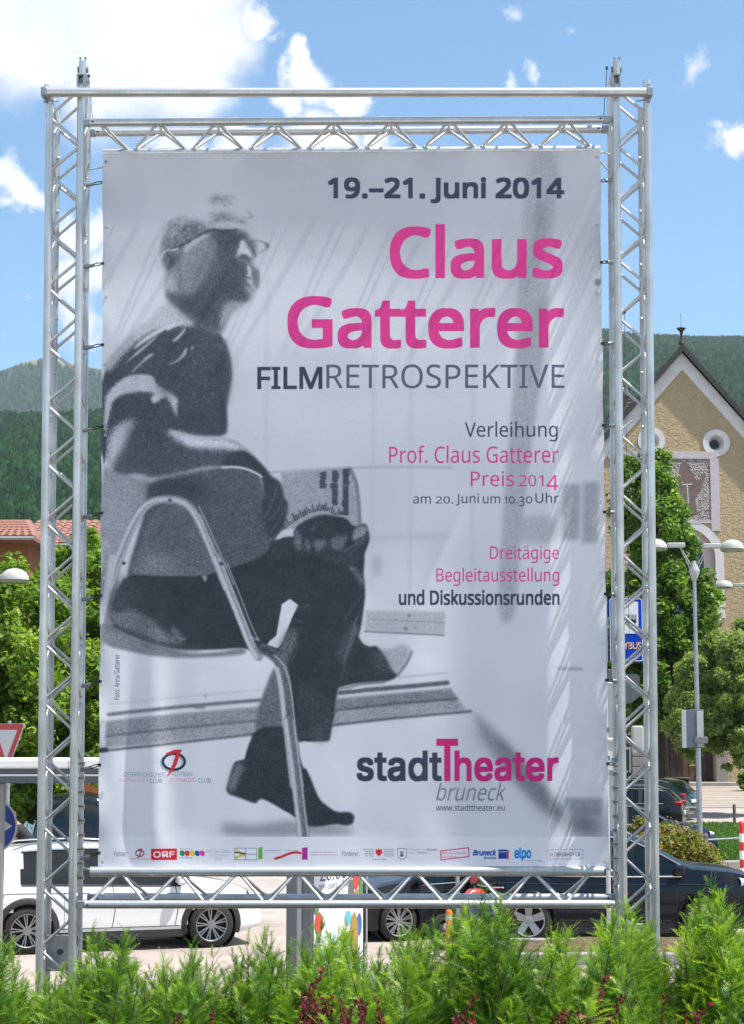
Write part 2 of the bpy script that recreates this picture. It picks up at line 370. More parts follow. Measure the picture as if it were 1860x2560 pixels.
NEAR = hill('near_hill', [(-500, 1030), (-100, 1045), (0, 1058), (60, 1062), (120, 1060), (250, 1052), (500, 1120), (900, 1300), (1300, 1450)], 600, 1500, 12, M_FH, n=120, rows=30)
RIGHT = hill('wooded_ridge', [(700, 1150), (1000, 960), (1300, 845), (1505, 848), (1560, 857), (1640, 862), (1740, 867), (1860, 868), (2100, 872), (2500, 900)], 800, 2600, 14, M_FH, n=150, rows=40)

def forest(name, G, n, h0, h1, m, rows=None, sides=5, seed=5, xr=None, tmin=0.0, ncrest=0, tmax=1.0):
    rr = np.random.default_rng(seed); rws, nn, _ = G.shape
    u = rr.random(n) * (nn - 1.001) if xr is None else xr[0] * (nn - 1) + rr.random(n) * (xr[1] - xr[0]) * (nn - 1)
    t = (tmin + (tmax - tmin) * rr.random(n) ** .9) * (rws - 1.001)
    if ncrest: t[:ncrest] = rws - 1.001
    i = u.astype(int); j = t.astype(int); fu = (u - i)[:, None]; fv = (t - j)[:, None]
    P = (G[j, i] * (1 - fu) + G[j, i + 1] * fu) * (1 - fv) + (G[j + 1, i] * (1 - fu) + G[j + 1, i + 1] * fu) * fv
    h = h0 + rr.random(n) * (h1 - h0); conif = rr.random(n) < .72
    rad = np.where(conif, h * .19, h * .34) * (0.8 + .4 * rr.random(n))
    # rings: (height fraction, radius fraction) for conifers, rounder for broadleaves
    pc = np.array([[-.05, .95], [.42, .75], [1.0, 0.02]]); pb = np.array([[.0, .7], [.5, 1.0], [.92, .2]])
    pr = np.where(conif[:, None, None], pc, pb); K = 3
    a = (np.arange(sides) / sides * 2 * np.pi)[None, None, :] + rr.random((n, K, 1)) * 3
    jit = .65 + .7 * rr.random((n, K, sides))
    rx = pr[:, :, 1][:, :, None] * rad[:, None, None] * jit
    X = P[:, 0][:, None, None] + rx * np.cos(a); Y = P[:, 1][:, None, None] + rx * np.sin(a)
    Z = P[:, 2][:, None, None] + (pr[:, :, 0][:, :, None] + (rr.random((n, K, sides)) - .5) * .08) * h[:, None, None]
    V = np.stack([X, Y, Z], -1).reshape(-1, 3); b = (np.arange(n) * K * sides)[:, None]
    fs = []
    for k in range(K - 1):
        for s in range(sides): fs.append([k * sides + s, k * sides + (s + 1) % sides, (k + 1) * sides + (s + 1) % sides, (k + 1) * sides + s])
    F = (b[:, :, None] + np.array(fs)[None]).reshape(-1, 4)
    base = np.where(conif, rr.random(n) * .45, .45 + rr.random(n) * .5); tone = np.repeat(base, K * sides) + rr.normal(0, .06, n * K * sides)
    me = np_mesh(V, F, np.clip(tone, 0, 1)); me.materials.append(m); return link(name, me, None, 180, 'stuff')
M_FT = leafmat('conifer_and_beech_foliage', (.010, .036, .010), (.015, .049, .013), (.024, .068, .017), tl=.1, rough=1, spec=0)
forest('hillside_forest', NEAR, 17000, 7, 13, M_FT, xr=(.16, .48), ncrest=250)
forest('ridge_forest', RIGHT, 21000, 11, 19, M_FT, seed=8, xr=(.42, .68), tmin=.15, ncrest=220)
forest('mountain_forest', FAR, 7000, 12, 20, M_FT, seed=9, xr=(.2, .5), tmin=.05, tmax=.955)
forest('hillside_forest', NEAR, 5500, 14, 24, M_FT, seed=15, xr=(.48, .97), ncrest=250)
forest('ridge_forest', RIGHT, 7500, 20, 34, M_FT, seed=16, xr=(.02, .42), tmin=.05, ncrest=300)
forest('ridge_forest', RIGHT, 4500, 20, 34, M_FT, seed=17, xr=(.68, .99), tmin=.05, ncrest=200)

# air
hz = MB().box(-3400, 3400, -90, 6400, -2, 1300).build('haze', mat('air_surface_unused', (1, 1, 1)), None, 0, 'stuff')
hm = bpy.data.materials.new('haze_air'); hm.use_nodes = True; nt = hm.node_tree; nt.nodes.clear()
ho = N(nt, 'ShaderNodeOutputMaterial'); hv = N(nt, 'ShaderNodeVolumePrincipled'); hv.inputs['Color'].default_value = (.74, .86, 1, 1); hv.inputs['Density'].default_value = .00007; hv.inputs['Anisotropy'].default_value = .2
L(nt, hv.outputs[0], ho.inputs['Volume']); hz.data.materials[0] = hm

# ------------------------------------------------------------------ trees
def leaf_cloud(centers, radii, n, size, rr, up=.3, elong=1.7, shell=.25):
    k = rr.choice(len(centers), n, p=(radii ** 2) / (radii ** 2).sum())
    d = rr.normal(size=(n, 3)); d /= np.linalg.norm(d, axis=1)[:, None]
    rad = radii[k] * (shell + (1 - shell) * rr.random(n)) * (1 + .12 * rr.normal(size=n))
    P = centers[k] + d * rad[:, None] * np.array([1, 1, .85])
    nrm = d * .6 + rr.normal(size=(n, 3)) * .6 + np.array([0, 0, up]); nrm /= np.linalg.norm(nrm, axis=1)[:, None]
    t = np.cross(nrm, rr.normal(size=(n, 3))); t /= np.linalg.norm(t, axis=1)[:, None] + 1e-9; b = np.cross(nrm, t)
    s = size * (.6 + .8 * rr.random(n))[:, None]
    A = P - t * s * .5 * elong; C = P + t * s * .5 * elong; B = P + b * s * .42 + nrm * s * .12; D = P - b * s * .42 + nrm * s * .12
    V = np.stack([A, B, C, D], 1).reshape(-1, 3); F = np.stack([np.arange(n) * 4 + i for i in (0, 1, 2)], 1); F2 = np.stack([np.arange(n) * 4 + i for i in (0, 2, 3)], 1)
    F = np.concatenate([F, F2]); clump = rr.random(len(centers))
    tone = np.clip(clump[k] * .45 + rr.random(n) * .55, 0, 1); return V, F, np.repeat(tone, 4)
def tree(name, label, base, crown, n_cl, n_leaf, size, m, trunk_r, trunk_h, seed, bark=None, group=None, cl_r=(.5, .9), cat='tree', elong=1.7):
    # crown: (cx offset, cy offset, z centre, rx, ry, rz) list of ellipsoids
    rr = np.random.default_rng(seed); t = thing(name, label, cat, base, group=group)
    cs = []; rs = []
    w = np.array([c[3] * c[5] for c in crown]); w = w / w.sum()
    for i in range(n_cl):
        c = crown[rr.choice(len(crown), p=w)]; d = rr.normal(size=3); d /= np.linalg.norm(d); q = .45 + .55 * rr.random() ** .5
        cs.append([c[0] + d[0] * c[3] * q, c[1] + d[1] * c[4] * q, c[2] + d[2] * c[5] * q]); rs.append(rr.uniform(*cl_r))
    cs = np.array(cs); rs = np.array(rs)
    V, F, tone = leaf_cloud(cs, rs, n_leaf, size, rr, elong=elong); me = np_mesh(V, F, tone); me.materials.append(m); link('crown', me, t, 0, 'stuff')
    mb = MB(); bk = bark or mat('bark_brown', (.07, .05, .035), .95, var=.3, vscale=6, bump=.8, bscale=18)
    mb.tube([(0, 0, -.1), (.05, .03, trunk_h * .5), (0, 0, trunk_h)], [trunk_r * 1.25, trunk_r, trunk_r * .8], 12)
    mb.build('trunk', bk, t)
    lb = MB()
    for i in rr.choice(n_cl, min(14, n_cl), replace=False):
        c = cs[i]; st = Vector((0, 0, trunk_h * rr.uniform(.75, 1)));
        mid = st.lerp(Vector(c), .5) + Vector((0, 0, .2)); lb.tube([st, mid, Vector(c)], [trunk_r * .42, trunk_r * .25, trunk_r * .08], 6)
    lb.build('limbs', bk, t); return t
M_WAL = leafmat('walnut_leaves', (.055, .12, .015), (.15, .26, .03), (.34, .45, .07), tl=.45)
M_LIN = leafmat('linden_leaves', (.04, .095, .014), (.115, .215, .03), (.29, .42, .07), tl=.45)
M_OLV = leafmat('small_grey_green_leaves', (.12, .175, .05), (.22, .30, .09), (.36, .44, .16), tl=.48)
x = gx(60, 44, 3)
tree('broadleaf_tree', 'bright green tree behind the shelter roof and the left truss tower', (gx(185, 42, 2), 42, zg(42)), [(.4, 0, 5.2, 1.5, 1.8, 2.4), (1.5, .4, 4.6, 2.0, 2, 2.2), (.5, 0, 6.9, 1.0, 1.2, 1.3), (-.5, -.3, 3.2, 1.6, 1.5, 1.3), (-.25, 0, 6.2, .95, .9, 1.1)], 330, 52000, .10, M_WAL, .18, 3.0, 11, cl_r=(.22, .46))
tree('broadleaf_tree', 'leafy tree at the left edge in front of the orange house', (gx(-40, 40, 2), 40, zg(40)), [(0, 0, 4.2, 2.4, 2.2, 2.5), (.5, 0, 5.6, 1.6, 1.6, 1.5), (1.2, .3, 3.6, 1.9, 1.6, 2.1)], 300, 46000, .10, M_WAL, .2, 2.6, 12, cl_r=(.22, .46))
tree('linden_tree', 'tall dark green tree growing in front of the church facade', (gx(1650, 70, 2), 70, zg(70)), [(0, 0, 5.2, 2.3, 2.1, 2.4), (.3, 0, 7.6, 2.0, 1.9, 2.2), (.2, 0, 10.2, 1.2, 1.2, 2.0), (.0, 0, 12.6, .6, .6, 1.4), (-1.0, 0, 11.6, .5, .5, 1.7), (-1.6, 0, 6.5, 1.3, 1.2, 2.3)], 620, 90000, .14, M_LIN, .28, 3.5, 13, cl_r=(.28, .55), elong=1.4)
tree('small_leaved_tree', 'rounded olive green tree at the right edge by the lamp post', (gx(1925, 66, 2), 66, zg(66)), [(-1.2, 0, 4.3, 2.2, 2.0, 2.2), (-.4, 0, 5.0, 1.9, 1.7, 2.0), (-2.2, 0, 3.4, 1.6, 1.4, 1.2), (-1.4, 0, 2.5, 1.6, 1.4, .8)], 330, 62000, .09, M_OLV, .13, 2.0, 14, cl_r=(.22, .42), elong=2.2)
# ------------------------------------------------------------------ church
def church():
    Y = 90.0; c = at(1708, 860, Y - .5); cx = c.x; zb = zg(Y); ztop = c.z; SL = 1.15; HW = 8.6
    t = thing('church', 'ochre plastered church with a steep slate gable and two round windows', 'church', (cx, Y, zb), (0, 0, R(1.5)))
    H = ztop - zb; P = lambda px, py, Yy=Y: (lambda q: ((q.x - cx) / 1.0, q.z - zb))(at(px, py, Yy))
    m = bpy.data.materials.new('rough_ochre_plaster'); m.use_nodes = True; nt = m.node_tree; b = nt.nodes['Principled BSDF']; b.inputs['Roughness'].default_value = .95; b.inputs['Specular IOR Level'].default_value = .1
    tc = N(nt, 'ShaderNodeTexCoord'); nz = N(nt, 'ShaderNodeTexNoise', ins={'Scale': 5.5, 'Detail': 6, 'Roughness': .62, 'Distortion': .6}); L(nt, tc.outputs['Object'], nz.inputs['Vector'])
    bp = N(nt, 'ShaderNodeBump', ins={'Strength': 1.0, 'Distance': .16}); L(nt, nz.outputs['Fac'], bp.inputs['Height']); L(nt, bp.outputs[0], b.inputs['Normal'])
    n2 = N(nt, 'ShaderNodeTexNoise', ins={'Scale': .35, 'Detail': 8, 'Roughness': .7}); mp2 = N(nt, 'ShaderNodeMapping'); mp2.inputs['Scale'].default_value = (1.6, 1, .55); L(nt, tc.outputs['Object'], mp2.inputs[0]); L(nt, mp2.outputs[0], n2.inputs['Vector'])
    mx = N(nt, 'ShaderNodeMix', data_type='RGBA'); L(nt, n2.outputs['Fac'], mx.inputs['Factor']); mx.inputs['A'].default_value = (.36, .28, .17, 1); mx.inputs['B'].default_value = (.55, .42, .27, 1); L(nt, mx.outputs['Result'], b.inputs['Base Color'])
    ez = H - .25 - HW * SL
    # facade with real holes: wall polygon minus oculi and window, by boolean
    wall = MB().prism([(-HW, -.5), (HW, -.5), (HW, ez), (0, H - .3), (-HW, ez)], 0, .9).build('wall', m, t, 0)
    side = MB().box(-HW + .01, -HW + .9, .91, 32, -.5, ez - .1).box(HW - .9, HW - .01, .91, 32, -.5, ez - .1).build('side_wall', m, t, 0)
    ocs = [P(1628, 1102), P(1791, 1107)]
    white = mat('white_lime_trim', (.62, .58, .58), .9, var=.08, vscale=2, bump=.2)
    wx, wy = P(1712, 1345); wzb = P(1712, 1545)[1]; gwr = (P(1764, 1430)[0] - wx); 
    cut = MB()
    for ox, oz in ocs: cut.lathe([(0, -.3), (.52, -.3), (.24, .62), (0, .62)], 32, Matrix.Translation((ox, 0, oz)) @ Matrix.Rotation(R(-90), 4, 'X'))
    arc = [(wx + (gwr + .55) * math.cos(a), wy - gwr + (gwr + .55) * math.sin(a)) for a in [math.pi * i / 20 for i in range(21)]]
    cut2 = MB().prism([(wx + gwr + .55, wzb)] + arc + [(wx - gwr - .55, wzb)], -.3, .5)
    dx0, dz1 = P(1660, 1840); dx1, _ = P(1784, 1840)
    cut3 = MB().box(dx0, dx1, -.3, .55, -.6, dz1)
    for cm in (cut, cut2, cut3):
        co = cm.build('cutter', white, None, 0); co.location = t.location; co.rotation_euler = t.rotation_euler
        md = wall.modifiers.new('b', 'BOOLEAN'); md.object = co; md.operation = 'DIFFERENCE'; md.solver = 'EXACT'
        bpy.context.view_layer.update(); dg = bpy.context.evaluated_depsgraph_get(); nm = bpy.data.meshes.new_from_object(wall.evaluated_get(dg)); wall.modifiers.clear(); wall.data = nm; bpy.data.objects.remove(co)
    for ox, oz in ocs:
        Mx = Matrix.Translation((ox, 0, oz)) @ Matrix.Rotation(R(-90), 4, 'X')
        f = MB().lathe([(.68, .01), (.68, -.05), (.40, -.05), (.385, 0), (.23, .50), (.23, .6)], 40, Mx).build('round_window', white, t, 50)
        MB().lathe([(0, .48), (.25, .48)], 32, Mx).build('pane', mat('dark_opening', (.008, .008, .01), .3), f, 0)
    # arched window: trim ring, jamb, glass, glazing bars
    def arch(r, x=wx, n=24): return [(x + r * math.cos(math.pi * i / n), wy - gwr + r * math.sin(math.pi * i / n)) for i in range(n + 1)]
    def ring(r0, r1, y0, y1, mt, nm, par):
        a = [(wx + r1, wzb)] + arch(r1) + [(wx - r1, wzb)]; b2 = [(wx + r0, wzb)] + arch(r0) + [(wx - r0, wzb)]; mb = MB(); n = len(a)
        vs = [Vector((x, y0, z)) for x, z in a] + [Vector((x, y0, z)) for x, z in b2] + [Vector((x, y1, z)) for x, z in a] + [Vector((x, y1, z)) for x, z in b2]; fs = []
        for i in range(n - 1): fs += [(i, i + n, i + 1 + n, i + 1), (i + n, i + 3 * n, i + 1 + 3 * n, i + 1 + n), (i, i + 1, i + 1 + 2 * n, i + 2 * n)]
        return mb.add(vs, fs).build(nm, mt, par, 50)
    w = ring(gwr + .5, gwr + .92, -.06, .05, white, 'window', t)
    ring(gwr, gwr + .54, .3, .48, mat('pink_window_reveal', (.52, .42, .40), .9), 'reveal', w)
    gm = mat('dark_leaded_glass', (.03, .05, .06), .15, var=.3, vscale=3)
    MB().prism([(wx + gwr + .5, wzb)] + arch(gwr + .5) + [(wx - gwr - .5, wzb)], .44, .47).build('pane', gm, w, 0)
    gb = MB()
    for k in range(1, 8): z = wzb + k * .55; gb.box(wx - gwr, wx + gwr, .40, .435, z, z + .04)
    for k in (-1, 0, 1): gb.box(wx + k * gwr * .5 - .02, wx + k * gwr * .5 + .02, .405, .43, wzb, wy - gwr * .2)
    gb.build('glazing_bars', mat('lead', (.2, .22, .23), .6), w, 0)
    MB().bevbox(wx - gwr - .7, wx + gwr + .7, -.12, .4, wzb - .14, wzb - .003, .02).build('sill', white, w)
    # gable band, bargeboards, roof
    def strip(y0, y1, d0, d1, mt, nm):  # band below the roof line between vertical offsets d0 > d1 from apex
        mb = MB()
        for s in (1, -1):
            vs = [(0, y, H - d) for y in (y0, y1) for d in (d0, d1)] + [(s * HW * 1.06, y, H - d - HW * 1.06 * SL) for y in (y0, y1) for d in (d0, d1)]
            mb.add(vs, [(0, 1, 5, 4), (2, 3, 7, 6), (0, 2, 6, 4), (1, 3, 7, 5), (4, 5, 7, 6)])
        return mb.build(nm, mt, t, 0)
    strip(-.035, .02, .34, 1.2, white, 'gable_band')
    slate = mat('dark_slate', (.035, .033, .032), .7, var=.3, vscale=3, bump=.4)
    strip(-.31, 32, 0, .18, slate, 'roof'); strip(-.35, -.24, -.03, .3, slate, 'bargeboard')
    # slates along the visible edge
    rr = random.Random(2); sm = None
    for s in (1, -1):
        for k in range(44):
            x = k * .19
            if sm is None: o = MB().bevbox(-.1, .1, -.16, .22, 0, .035, .008).build('slate', slate, t, 0); sm = o.data
            else: o = bpy.data.objects.new('slate', sm); COL.objects.link(o); o.parent = t
            o.location = (s * (x + .08), -.17, H + .03 - (x + .08) * SL); o.rotation_euler = (0, s * math.atan(SL) + rr.uniform(-.03, .03), 0)
    iron = mat('black_iron', (.02, .02, .025), .5)
    fx = MB().tube([(0, 0, H - .1), (0, 0, H + .5)], .05, 8)
    fx.lathe([(.02, .15), (.16, .22), (.1, .4), (.06, .65), (.1, .85), (.24, 1.0), (.2, 1.04), (.0, 1.04)], 10, Matrix.Translation((0, 0, H - .1))); fx.tube([(0, 0, H + .85), (0, 0, H + 1.7)], .012, 5)
    fx.build('finial', iron, t)
    # mosaic panel
    x0, z1 = P(1610, 1147); x1, z0 = P(1778, 1302)
    mm = bpy.data.materials.new('mosaic_stones'); mm.use_nodes = True; nt = mm.node_tree; b = nt.nodes['Principled BSDF']; b.inputs['Roughness'].default_value = .6
    tc = N(nt, 'ShaderNodeTexCoord'); vo = N(nt, 'ShaderNodeTexVoronoi', ins={'Scale': 15.0}); L(nt, tc.outputs['Object'], vo.inputs['Vector']); cr = N(nt, 'ShaderNodeValToRGB'); sp = N(nt, 'ShaderNodeSeparateColor'); L(nt, vo.outputs['Color'], sp.inputs[0]); L(nt, sp.outputs[0], cr.inputs[0])
    cr.color_ramp.elements[0].color = (.10, .08, .09, 1); cr.color_ramp.elements[1].color = (.42, .37, .34, 1); e = cr.color_ramp.elements.new(.5); e.color = (.30, .25, .25, 1); L(nt, cr.outputs[0], b.inputs['Base Color'])
    bp = N(nt, 'ShaderNodeBump', ins={'Strength': 1, 'Distance': .06}); L(nt, vo.outputs['Distance'], bp.inputs['Height']); L(nt, bp.outputs[0], b.inputs['Normal'])
    pnl = MB().box(x0 - 1.5, x1, -.04, .02, z0, z1).build('mosaic_panel', mm, t, 0)
    m2 = mat('brown_mosaic', (.24, .14, .10), .6, col2=(.10, .07, .085), vscale=11)
    Q = lambda pts: [P(a, b) for a, b in pts]
    MB().prism(Q([(1700, 1163), (1712, 1155), (1724, 1163), (1727, 1180), (1745, 1205), (1757, 1185), (1764, 1190), (1752, 1225), (1737, 1245), (1742, 1285), (1700, 1290), (1704, 1240), (1690, 1205), (1698, 1185)])[::-1], -.055, -.03).build('figure', m2, pnl, 0)
    MB().prism(Q([(1716, 1212), (1719, 1212), (1722, 1258), (1719, 1258)])[::-1], -.065, -.05).prism(Q([(1706, 1211), (1730, 1209), (1730, 1212), (1706, 1214)])[::-1], -.065, -.05).build('figure', mat('silver_mosaic', (.5, .5, .52), .4), pnl, 0)
    fr = MB().box(x0 - 1.8, x1 + .35, -.07, .0, z1 + .003, z1 + .36).box(x1 + .003, x1 + .45, -.068, .0, z0 - .5, z1).box(x0 - 1.5, x1, -.075, .0, z0 - .12, z0 - .003); fr.build('panel_frame', mat('pinkish_trim', (.5, .44, .45), .9, var=.08), t, 0)
    # portal
    wood = mat('dark_brown_wood', (.035, .016, .01), .6, var=.3, vscale=2); w2 = mat('warm_brown_wood', (.15, .065, .03), .5, var=.3, vscale=2)
    n = 8; wd = (dx1 - dx0) / n; pm = None
    dr = MB().box(dx0, dx1, .3, .34, -.3, dz1).build('door', wood, t, 0)
    for i in range(n):
        o = MB().bevbox(dx0 + i * wd + .01, dx0 + (i + 1) * wd - .01, .24, .298, -.1, dz1 - .1, .01).build('plank', w2 if i in (3, 4) else wood, dr, 0)
    MB().box(dx1 - 1.2, dx1 - .9, .15, .236, .9, 1.0).build('handle', mat('brass', (.5, .35, .12), .3, 1), dr, 0)
    st = mat('grey_stone_trim', (.30, .28, .26), .9, var=.2, vscale=3, bump=.4, bscale=14)
    for a, b2 in ((dx0 - .45, dx0 - .003), (dx1 + .003, dx1 + .35)): MB().bevbox(a, b2, -.12, .2, -.3, dz1 + .2, .03).build('door_jamb', st, t)
    px0 = P(1802, 1900)[0]; MB().bevbox(px0 - .32, px0 + .32, -.35, .0, -.3, P(1800, 1852)[1], .04).build('pilaster', mat('speckled_granite', (.34, .31, .28), .8, col2=(.15, .13, .12), vscale=25), t)
    MB().bevbox(dx0 - 1, dx1 + 1.8, -1.4, -.003, -.4, .15, .02).build('step', st, t); MB().bevbox(dx1 + 1.9, HW, -.2, -.003, -.4, .8, .02).build('plinth', mat('plinth_render', (.42, .37, .33), .9, var=.1), t)
church()
def turret():
    Y = 97; c = at(1566, 1032, Y); t = thing('turret', 'small tiled pointed turret with a black finial rising behind the church gable', 'turret', (c.x, Y, c.z - 3)); t.scale = (.72, .72, .70)
    tile = mat('weathered_brown_tile', (.15, .115, .10), .85, var=.35, vscale=3, bump=.4)
    MB().lathe([(1.3, 0), (1.3, 1.5), (1.15, 2.4)], 8).build('drum', mat('turret_plaster', (.5, .42, .35), .9, var=.1), t, 30)
    mesh = None
    H = 4.6; r0 = 1.5; prev = []
    MB().lathe([(r0 - .12, 1.55), (.75, 3.6), (.2, 5.9), (0.02, 6.6)], 8).build('roof', tile, t, 30)
    for k in range(12):
        z = 1.6 + k * .33; f = k / 12; rr = (r0 - .05) * (1 - f) + .2 * f; rr -= .25 * math.sin(f * math.pi); n = max(8, int(26 * (1 - f)))
        for i in range(n):
            a = 2 * math.pi * (i + .5 * (k % 2)) / n
            if math.sin(a) > .25: continue
            if mesh is None: o = MB().bevbox(-.13, .13, -.02, .02, 0, .42, .008).build('tile', tile, t, 0); mesh = o.data
            else: o = bpy.data.objects.new('tile', mesh); COL.objects.link(o); o.parent = t
            o.location = (rr * math.cos(a), rr * math.sin(a), z); o.rotation_euler = (R(-20), 0, a + math.pi / 2 + math.pi)
    MB().tube([(0, 0, 6.5), (0, 0, 7.6)], .03, 6).lathe([(0, 6.8), (.12, 6.9), (0, 7.05)], 8).build('finial', MATS['black_iron'], t)
turret()

# ------------------------------------------------------------------ houses on the left, castle, grey building by the church
def tiled_roof(parent, corners, nu, nv, m, tri=None):
    # corners: eave-left, eave-right, ridge-right, ridge-left (local); tiles laid in rows, each a tile object sharing one mesh
    A, B, C, D = [Vector(c) for c in corners]; mesh = None; nrm = (B - A).cross(D - A).normalized()
    w = (B - A).length / nu; h = (D - A).length / nv
    for j in range(nv):
        for i in range(nu):
            u = (i + .5) / nu; v = j / nv; p = A.lerp(B, u).lerp(D.lerp(C, u), v) + nrm * .03
            ex = (B - A).normalized(); ey = (D - A).normalized()
            if mesh is None:
                mb = MB(); pts = [(-.5, 0), (-.3, .22), (0, .32), (.3, .22), (.5, 0)]
                vs = [(x * w, -h * .08, z * w * .5 + .02) for x, z in pts] + [(x * w, h * 1.02, z * w * .5) for x, z in pts] + [(x * w, -h * .08, z * w * .5 - .02) for x, z in pts]
                mb.add(vs, [(k, k + 1, k + 6, k + 5) for k in range(4)] + [(k + 10, k + 11, k + 1, k) for k in range(4)]); o = mb.build('tile', m, parent, 0); mesh = o.data
            else: o = bpy.data.objects.new('tile', mesh); COL.objects.link(o); o.parent = parent
            Mt = Matrix((ex, ey, nrm)).transposed().to_4x4(); o.matrix_local = Matrix.Translation(p) @ Mt @ Matrix.Rotation(random.uniform(-.02, .02), 4, 'Z')
def window(parent, x, z, w, h, y, fm, gm, name='window'):
    mb = MB(); b = .07
    mb.box(x, x + w, y - .05, y + .05, z, z + b).box(x, x + w, y - .05, y + .05, z + h - b, z + h).box(x, x + b, y - .048, y + .05, z + b, z + h - b).box(x + w - b, x + w, y - .048, y + .05, z + b, z + h - b).box(x + w / 2 - .03, x + w / 2 + .03, y - .045, y + .05, z + b, z + h - b)
    f = mb.build(name, fm, parent, 0); MB().box(x + b, x + w - b, y - .005, y + .01, z + b, z + h - b).build('pane', gm, f, 0); return f
M_TILE = mat('red_roof_tile', (.23, .11, .08), .85, var=.4, vscale=5, bump=.3); M_PANE = mat('house_window_glass', (.03, .04, .05), .1); M_FR = mat('white_window_frame', (.6, .6, .58), .6)
def house(label, px0, px1, pye, pyr, Y, depth, wallm, nu, nv, wins, catl='house', hip=0, ov=.4):
    a = at(px0, pye, Y); b = at(px1, pye, Y); r = at((px0 + px1) / 2, pyr, Y + depth * .5); t = thing('house', label, catl, (a.x, Y, zg(Y)))
    W = b.x - a.x; he = a.z - zg(Y); hr = r.z - zg(Y)
    MB().box(.4, W - .4, ov, depth - .4, -.5, he - .06).build('wall', wallm, t, 0)
    rf = MB().add([(0, 0, he), (W, 0, he), (W - hip, depth / 2, hr), (hip, depth / 2, hr), (0, depth, he), (W, depth, he), (0, 0, he - .12), (W, 0, he - .12), (0, depth, he - .12), (W, depth, he - .12)],
                 [(0, 1, 2, 3), (3, 2, 5, 4), (0, 3, 4), (1, 5, 2), (0, 6, 7, 1), (6, 8, 9, 7), (0, 4, 8, 6), (1, 7, 9, 5)]).build('roof', mat('roof_underlay', (.2, .09, .06), .9), t, 0)
    if nu: tiled_roof(rf, ((hip * .0, 0, he), (W, 0, he), (W - hip, depth / 2, hr), (hip, depth / 2, hr)), nu, nv, M_TILE)
    MB().tube([(0, -.06, he - .05), (W, -.06, he - .05)], .07, 8).build('gutter', mat('zinc', (.35, .36, .37), .4, .6), t)
    for (x, z, w, h) in wins: window(t, x, z, w, h, ov - .02, M_FR, M_PANE)
    return t
or_m = mat('orange_plaster', (.24, .10, .04), .9, var=.12, vscale=1.5); wh_m = mat('pale_plaster', (.55, .5, .47), .9, var=.06); 
house('orange house with a red tiled roof at the left edge beyond the trees', -190, 86, 1342, 1304, 60, 9, or_m, 14, 9, [(1.2, 3.9, 1.0, 1.3), (2.45, 3.9, .7, 1.3), (1.2, 1.0, 1.1, 1.4)], hip=1.2, ov=1.1)
house('low house with a red tiled roof showing through the tree by the tower', 40, 330, 1360, 1304, 66, 8, or_m, 14, 8, [(1, 3, 1, 1.2), (3, 3, 1, 1.2)])
house('pale pink house with a low terracotta roof behind the yield sign', -130, 62, 1812, 1776, 50, 5, wh_m, 12, 5, [(.6, .6, .9, 1)], hip=.5)
house('pale pink villa wall glimpsed between the leaves at the left edge', -160, 70, 1752, 1700, 56, 6, wh_m, 0, 0, [(2.2, .2, .7, .9)])
def castle():
    Y = 1480; a = at(-60, 1060, Y); t = thing('castle', 'white manor with a red pyramid roof on the wooded hilltop at the left', 'castle', (a.x, Y, a.z - 8)); s = Y / FPX
    wl = mat('castle_white', (.7, .66, .6), .9); rm = mat('castle_red_roof', (.26, .10, .08), .9)
    MB().box(0, 108 * s, 0, 10, 0, 8 + 5 * s).build('wall', wl, t, 0); MB().add([(-.5, -.5, 8 + 5 * s), (110 * s, -.5, 8 + 5 * s - 2.2), (110 * s, 10, 8 + 5 * s - 2), (-.5, 10, 8 + 5 * s), (-.5, 5, 8 + 13 * s), (95 * s, 5, 8 + 7 * s)], [(0, 1, 5, 4), (2, 3, 4, 5), (1, 2, 5), (0, 4, 3)]).build('roof', rm, t, 0)
    x = 70 * s; MB().box(x - 1.5, x + 1.5, 3, 7, 8 + 5 * s, 8 + 14 * s).build('tower_wall', wl, t, 0); MB().lathe([(3.2, 8 + 13 * s), (1.2, 8 + 17 * s), (0, 8 + 23 * s)], 4, Matrix.Translation((x, 5, 0)) @ Matrix.Rotation(R(45), 4, 'Z')).build('tower_roof', rm, t, 0)
    for k in range(7): MB().box((k * 14 + 8) * s, (k * 14 + 12) * s, -.05, .1, 8 - 2 * s, 8 + 2.4 * s).build('window', mat('dark_opening', (.01, .01, .01)), t, 0)
castle()
def meadow():
    Y = 1410; V = []; F = []; n = 24
    for j in range(2):
        for i in range(n): p = at(-120 + 180 * i / (n - 1), 1078 - 16 * j + 6 * (i / n), Y + 60 * j); V.append(tuple(p + Vector((0, 0, .3))))
    F = [(i, i + 1, n + i + 1, n + i) for i in range(n - 1)]; me = bpy.data.meshes.new('meadow'); me.from_pydata(V, [], F); me.materials.append(mat('meadow_green', (.11, .2, .04), .9, var=.1)); link('hill_meadow', me, None, 0, 'structure')
meadow()
